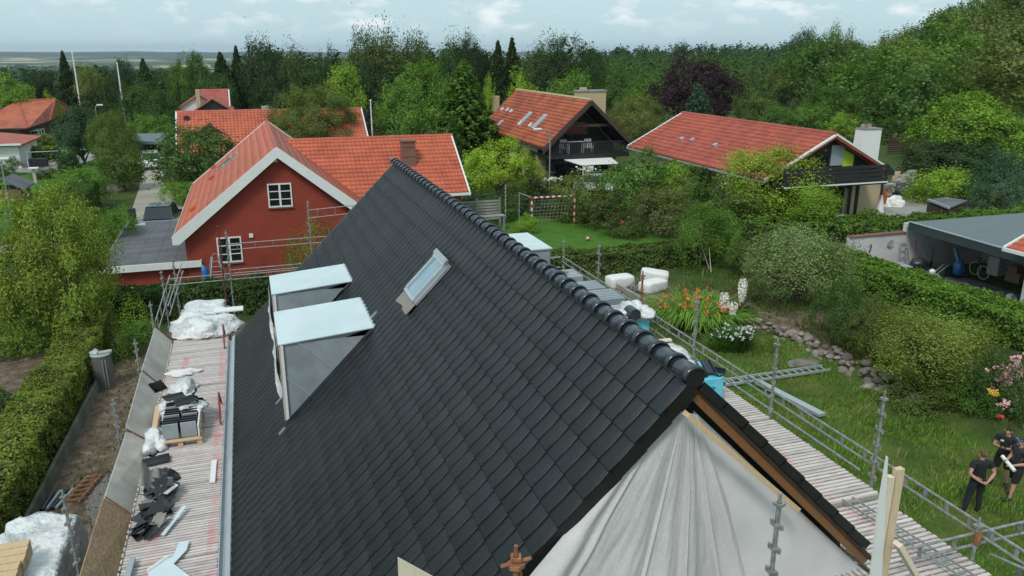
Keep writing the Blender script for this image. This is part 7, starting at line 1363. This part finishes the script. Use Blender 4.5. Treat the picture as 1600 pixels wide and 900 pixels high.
# ---- terrace of the black gable house
p = G(1380, 300, -10.4); yb2 = 41
t = root('parasol', 'closed orange parasol beside the yellow panel wall', 'parasol', tuple(py_(1380, 330, yb2))); a = py_(1381, 298, yb2+.6); mb = MB(); mb.tube([(a.x, a.y, gzf(a.x, a.y)), (a.x, a.y, a.z+.1)], .03, 6); mb.build('pole', M['board'], t); mb = MB(); mb.tube([(a.x, a.y, a.z-.9), (a.x, a.y, a.z-.3), (a.x, a.y, a.z+.1)], [.22, .3, .08], 10); mb.build('canopy', M['orange'], t)
a = py_(1374, 333, 39.5); mb = MB(); zz = gzf(a.x, a.y); mb.tube([(a.x, a.y, zz), (a.x, a.y, zz+.6), (a.x, a.y, zz+1.6)], [.3, .25, .08], 9); single(mb, 'covered_parasol', 'cloth', 'white covered parasol standing in front of the yellow panel wall', 'parasol')
for (px, py, Yd, w_, h_, m_, lab) in ((1394, 330, 43, .9, .7, 'cloth', 'white and grey clutter on the terrace beside the gable house'), (1405, 296, 47, 2.0, .8, 'blackwood', 'dark covered terrace furniture behind the gable house'), (1310, 333, 39.3, 1.6, .5, 'zinc', 'grey items below the glass doors of the gable house')):
    a = py_(px, py, Yd); zz = gzf(a.x, a.y); crumple('terrace_clutter', (a.x, a.y, zz), (w_, w_*.6, h_), m_, int(px), lab, 'clutter')
t = root('garden_chair', 'brown wooden chair with cushion on the terrace right of the balcony', 'chair', (46, 52, -10.5)); a = py_(1404, 282, 50); zz = gzf(a.x, a.y)
for sx in (-.3, .3):
    for sy in (-.3, .3): mb = MB(); mb.bb((a.x+sx-.04, a.y+sy-.04, zz), (a.x+sx+.04, a.y+sy+.04, zz+(1.1 if sy > 0 else .6))); mb.build('leg', M['pine'], t)
mb = MB(); mb.bb((a.x-.35, a.y-.35, zz+.42), (a.x+.35, a.y+.35, zz+.5)); mb.build('seat', M['pine'], t); mb = MB(); mb.bb((a.x-.33, a.y+.28, zz+.55), (a.x+.33, a.y+.34, zz+1.1)); mb.build('backrest', M['pine'], t)
t = root('low_shed', 'low shed with dark felt roof and pale edge behind the bushy hedge', 'shed', (44, 44, -10.4)); A, B, C_, D_ = pz(1450, 312, -9.0), pz(1483, 325, -9.0), pz(1512, 313, -9.0), pz(1478, 308, -9.0)
mb = MB(); mb.prism([A, B, C_, D_], (0, 0, -.08)); mb.build('roof', M['felt'], t); mb = MB(); mb.bar(A+Vector((0, 0, .0)), B, .1, .14); mb.build('fascia', M['zinclite'], t); mb = MB(); mb.prism([p_*1.0+Vector((0, 0, -2.6)) for p_ in (A, B, C_, D_)], (0, 0, 2.4)); mb.build('wall', M['brownwood'], t)
p = py_(1430, 262, 66); t = root('slatted_screen', 'brown slatted screen in the shade behind the terrace', 'fence', (p.x, p.y, gzf(p.x, p.y)))
for i in range(9): mb = MB(); mb.bb((p.x-4, p.y, gzf(p.x, p.y)+.2+i*.22), (p.x+1, p.y+.04, gzf(p.x, p.y)+.37+i*.22)); mb.build('slat', M['brownwood'], t)
a, b_ = py_(1386, 284, 46), py_(1424, 286, 52); t = root('garden_wall', 'low pale stone wall beside the terrace', 'wall', tuple(a)); 
for j in range(3):
    for i in range(11): q = a.lerp(b_, (i+.5)/11); mb = MB(); mb.box((q.x+.2*(j % 2), q.y, gzf(q.x, q.y)+.15+j*.28), (.62, .4, .26), None, .02); mb.build('block', M['stone' if (i+j) % 3 else 'board'], t)

# ================================================================== PEOPLE
SKIN = mat('skin', (.46, .25, .18), .55, .08, 8); SHIRT = mat('black_cotton', (.012, .013, .015), .85, .2, 10); SHIRT2 = mat('charcoal_cotton', (.022, .028, .036), .85, .2, 10)
TROU = mat('dark_trousers', (.012, .015, .022), .9, .2, 8); SHOE = mat('dark_shoes', (.02, .02, .022), .6, .2, 8)
def person(label, loc, rz, J, hair, shirt, legs, hand_curl=(.6, .6), hair_kind='hair', shoes=SHOE, H=1.8, sleeve=.62):
    """J: joints in metres, x right, y forward, z up"""
    V, E_, Rd, Tg = [], [], [], []
    def a(p, r, par, tg):
        V.append(Vector(p)); Rd.append(r if hasattr(r, '__len__') else (r, r)); Tg.append(tg)
        if par is not None: E_.append((par, len(V)-1))
        return len(V)-1
    pel = a(J['pelvis'], (.155, .12), None, 'pelvis'); w1 = a(J['waist'], (.145, .105), pel, 'torso'); ch = a(J['chest'], (.175, .12), w1, 'torso'); up = a(Vector(J['chest'])+(Vector(J['neck'])-Vector(J['chest']))*.6, (.13, .09), ch, 'torso')
    nk = a(J['neck'], .058, up, 'neck'); hd = Vector(J['head']); n0 = Vector(J['neck']); dv = (hd-n0).normalized(); jw = a(n0+dv*.09, (.062, .07), nk, 'head'); hc = a(n0+dv*.17, (.078, .092), jw, 'head'); a(n0+dv*.245, (.062, .072), hc, 'head')
    fw = Vector(J.get('face', (0, 1, 0))).normalized(); a(n0+dv*.13+fw*.105, .016, hc, 'head')
    hands = []
    for s, S in ((-1, 'L'), (1, 'R')):
        sh, el, wr = [Vector(q) for q in J['arm'+S]]; s0 = a(sh, .068, up, 'uarm'); m1 = a(sh.lerp(el, .5), .056, s0, 'uarm'); e_ = a(el, .046, m1, 'farm'); m2 = a(el.lerp(wr, .4), .045, e_, 'farm'); w_ = a(wr, (.030, .026), m2, 'farm')
        hd_ = Vector(J['hand'+S]).normalized(); pn = Vector(J['palm'+S]).normalized(); sd = hd_.cross(pn); pm = a(wr+hd_*.05, (.038, .018), w_, 'hand')
        hands.append((wr, hd_, pn, sd, s))
        for k in range(4):
            c = J.get('curl'+S, .5); ln_ = (.072, .082, .077, .060)[k]; b0 = wr+hd_*.085+sd*(.030-.020*k)*s; d1 = (hd_*math.cos(c)+pn*math.sin(c)); d2 = (hd_*math.cos(c*2)+pn*math.sin(c*2))
            f0 = a(b0, .0095, pm, 'hand'); f1 = a(b0+d1*ln_*.5, .0085, f0, 'hand'); a(b0+d1*ln_*.5+d2*ln_*.5, .007, f1, 'hand')
        t0 = a(wr+hd_*.035+sd*.035*s, .011, pm, 'hand'); a(wr+hd_*.065+sd*.055*s+pn*.025, .009, t0, 'hand')
        hp, kn, an, to = [Vector(q) for q in J['leg'+S]]; h0 = a(hp, .095, pel, 'thigh'); m3 = a(hp.lerp(kn, .45), .080, h0, 'thigh'); k0 = a(kn, .058, m3, 'calf'); m4 = a(kn.lerp(an, .35), .056, k0, 'calf'); a0 = a(an, .038, m4, 'foot'); f_ = a(an+(to-an)*.45+Vector((0, 0, -.02)), (.042, .036), a0, 'foot'); a(to, (.038, .024), f_, 'foot')
    me = bpy.data.meshes.new('body'); me.from_pydata(V, E_, []); o = bpy.data.objects.new('body', me); COL.objects.link(o)
    md = o.modifiers.new('skin', 'SKIN'); md.use_smooth_shade = True; md.branch_smoothing = .4
    sl = me.skin_vertices[0].data
    for i, r in enumerate(Rd): sl[i].radius = r; sl[i].use_root = (i == 0)
    o.modifiers.new('sub', 'SUBSURF').levels = 2; dg = bpy.context.evaluated_depsgraph_get(); ev = bpy.data.meshes.new_from_object(o.evaluated_get(dg)); bpy.data.objects.remove(o); ev.name = 'body'
    ev.materials.clear(); ev.materials.append(SKIN)
    t = root('person', label, 'person', loc); t.rotation_euler = (0, 0, rz); WP[t.name] = Vector((0, 0, 0)); link('body', ev, t)
    co = np.array([v.co[:] for v in ev.vertices]); nm = np.array([v.normal[:] for v in ev.vertices]); A_ = np.array([V[e[0]][:] for e in E_]); B_ = np.array([V[e[1]][:] for e in E_]); tg = [Tg[e[1]] for e in E_]; src = [Tg[e[0]] for e in E_]
    AB = B_-A_; tt = np.clip(((co[:, None]-A_[None])*AB[None]).sum(-1)/np.maximum((AB**2).sum(-1), 1e-9)[None], 0, 1); dist = np.linalg.norm(co[:, None]-(A_[None]+AB[None]*tt[..., None]), axis=-1); near = dist.argmin(1)
    reg = [tg[i] for i in near]; tn = tt[np.arange(len(co)), near]
    def garment(name, test, m, off):
        ok = np.array([test(reg[i], co[i], tn[i], near[i]) for i in range(len(co))]); fs = [tuple(p.vertices) for p in ev.polygons if all(ok[v] for v in p.vertices)]
        if not fs: return
        used = sorted({v for f in fs for v in f}); ix = {v: k for k, v in enumerate(used)}; C = co[used]+nm[used]*off
        mb = MB(); mb.add([tuple(c) for c in C], [tuple(ix[v] for v in f) for f in fs]); ob = link(name, mb.mesh(name, m, smooth=True), t); sd_ = ob.modifiers.new('thick', 'SOLIDIFY'); sd_.thickness = .012; sd_.offset = 0; return ob
    elz = {s: (Vector(J['arm'+s][0]), Vector(J['arm'+s][1])) for s in 'LR'}
    def slv(c):
        best = 9
        for s in 'LR': p, q = elz[s]; k = (Vector(c)-p).dot(q-p)/(q-p).length_squared; d = (Vector(c)-p.lerp(q, max(0, min(1, k)))).length; best = min(best, (d, k)) if best != 9 else (d, k)
        return best[1] < sleeve
    garment('t_shirt', lambda r, c, tq, e: (r in ('torso',) or (r == 'uarm' and slv(c)) or (r == 'pelvis') or (r == 'neck' and c[2] < J['neck'][2]+.015) or (r == 'thigh' and c[2] > J['pelvis'][2]-.04)) , shirt, .018)
    lim = {'trousers': .10, 'shorts': J['legL'][1][2]+.03}[legs]
    garment(legs, lambda r, c, tq, e: r in ('pelvis', 'thigh', 'calf') and c[2] > lim and c[2] < J['pelvis'][2]+.05 or (legs == 'trousers' and r == 'foot' and c[2] > .10) or (r == 'torso' and c[2] < J['pelvis'][2]+.06), TROU if legs == 'trousers' else SHIRT, .016 if legs == 'trousers' else .024)
    garment('shoes', lambda r, c, tq, e: r == 'foot' and c[2] < .115, shoes, .012)
    hb = n0+dv*.19-fw*.01; hm = mat('hair_'+label[:6], hair, .8, .3, 60)
    garment(hair_kind, lambda r, c, tq, e: r == 'head' and (Vector(c)-hb).dot(dv*.60-fw*.80) > -.035, hm, .014)
    up_ = dv; rt = fw.cross(up_).normalized()
    for s in (-1, 1):
        mb = MB(); mb.blob(n0+dv*.165+fw*.085+rt*.03*s, .010, 1, 2, 0); link('eye', mb.mesh('eye', M['plasticblk'], smooth=True), t); mb = MB(); mb.blob(n0+dv*.15+rt*.082*s-fw*.005, (.014, .022, .03), 2, 2, .1); link('ear', mb.mesh('ear', SKIN, smooth=True), t)
    mb = MB(); mb.box(n0+dv*.10+fw*.092, (.045, .012, .01)); link('mouth', mb.mesh('mouth', M['pinkcloth']), t)
    return t, hands
def stand(dx=.0, **kw):
    J = dict(pelvis=(0, 0, .95), waist=(0, .01, 1.10), chest=(0, .01, 1.28), neck=(0, 0, 1.50), head=(0, .02, 1.75), face=(0, 1, -.1), legL=((-.10, 0, .90), (-.13, .02, .50), (-.15, -.02, .085), (-.19, .15, .045)), legR=((.10, 0, .90), (.14, .02, .50), (.17, -.02, .085), (.21, .15, .045)),
        armL=((-.20, 0, 1.43), (-.27, -.02, 1.15), (-.24, .05, .90)), armR=((.20, 0, 1.43), (.27, -.02, 1.15), (.24, .05, .90)), handL=(0, .1, -1), palmL=(1, 0, 0), handR=(0, .1, -1), palmR=(-1, 0, 0)); J.update(kw); return J
# man seen from behind, hands clasped behind the back; faces up-right in the picture (+Y, a little +X)
pa = G(1519, 800, -11.4)
J = stand(armL=((-.20, -.01, 1.43), (-.32, -.10, 1.17), (-.09, -.21, 1.00)), armR=((.20, -.01, 1.43), (.32, -.10, 1.17), (.09, -.22, .98)), handL=(.9, -.15, -.3), palmL=(0, -.3, .9), handR=(-.9, -.15, -.3), palmR=(0, -.3, .9), curlL=.5, curlR=.6, face=(.15, 1, -.15), legL=((-.10, 0, .90), (-.16, .02, .50), (-.24, -.02, .085), (-.30, .15, .045)), legR=((.10, 0, .90), (.12, .02, .50), (.13, -.02, .085), (.16, .16, .045)))
person('man seen from behind in black t-shirt and trousers, hands clasped behind his back', tuple(pa), R(-16), J, (.09, .055, .035), SHIRT, 'trousers')
# man with phone, black cap, facing lower left
pb = G(1560, 757, -11.4)
J = stand(head=(0, .10, 1.72), face=(0, .8, -.6), armL=((-.20, 0, 1.43), (-.26, .08, 1.17), (-.06, .33, 1.25)), armR=((.20, 0, 1.43), (.27, .06, 1.16), (.06, .32, 1.24)), handL=(.5, .8, .1), palmL=(.3, 0, 1), handR=(-.5, .8, .1), palmR=(-.3, 0, 1), curlL=.8, curlR=.7)
tb, hb_ = person('man in black cap, t-shirt and shorts looking down at a phone', tuple(pb), R(118), J, (.01, .01, .012), SHIRT, 'shorts', hair_kind='cap')
ph = MB(); ph.box((0, .43, 1.285), (.15, .09, .014), Matrix.Rotation(-.4, 3, 'X')); o = link('phone', ph.mesh('phone', M['plasticblk']), None, tuple(pb)); o.rotation_euler = (0, 0, R(118)); tag(o, 'dark phone held in both hands by the man in the black cap', 'phone')
lg = MB(); lg.box((.09, .135, 1.36), (.075, .006, .05)); lg2 = link('shirt_emblem', lg.mesh('shirt_emblem', M['cloth']), tb)
# man with white roll, sunglasses on his head, facing left
pc = G(1580, 778, -11.4)
J = stand(head=(.02, .05, 1.74), face=(.1, .9, -.35), armL=((-.20, 0, 1.43), (-.29, .0, 1.16), (-.16, .27, 1.06)), armR=((.20, 0, 1.43), (.26, .02, 1.16), (.05, .30, 1.10)), handL=(.5, .7, -.1), palmL=(.2, 0, -1), handR=(-.6, .6, .05), palmR=(0, 0, 1), curlL=.6, curlR=.9, legL=((-.10, 0, .90), (-.12, .10, .50), (-.14, .16, .085), (-.16, .33, .045)), legR=((.10, 0, .90), (.13, -.04, .50), (.15, -.14, .085), (.20, .03, .045)))
tc_, hc_ = person('man in charcoal t-shirt and shorts with sunglasses on his head, holding a white roll', tuple(pc), R(75), J, (.12, .09, .07), SHIRT2, 'shorts')
mb = MB(); mb.tube([(-.30, .30, .99), (.16, .36, 1.17)], .05, 12); o = link('paper_roll', mb.mesh('paper_roll', M['whitep'], smooth=False), None, tuple(pc)); o.rotation_euler = (0, 0, R(75)); tag(o, 'white paper roll held by the man in the charcoal t-shirt', 'paper roll')
mb = MB(); mb.tube([(.02-.085, .05, 1.71), (.02-.07, .135, 1.735), (.02, .155, 1.74), (.02+.07, .135, 1.735), (.02+.085, .05, 1.71)], .018, 6); o = link('sunglasses', mb.mesh('sunglasses', M['blue']), None, tuple(pc)); o.rotation_euler = (0, 0, R(75)); tag(o, 'blue mirrored sunglasses pushed up on the head of the man with the roll', 'sunglasses')

# ---- air: one closed box of even haze round camera and scene
hb_m = bpy.data.materials.new('haze'); hb_m.use_nodes = True; nt = hb_m.node_tree; nt.nodes.clear(); pv = N(nt, 'ShaderNodeVolumePrincipled'); pv.inputs['Color'].default_value = (.74, .87, 1.0, 1); pv.inputs['Density'].default_value = .00009; pv.inputs['Anisotropy'].default_value = .3
o_ = N(nt, 'ShaderNodeOutputMaterial'); nt.links.new(pv.outputs[0], o_.inputs['Volume'])
mb = MB(); mb.bb((-7600, -900, -70), (9600, 10200, 60)); hzb = mb.build('haze', hb_m); hzb['kind'] = 'stuff'
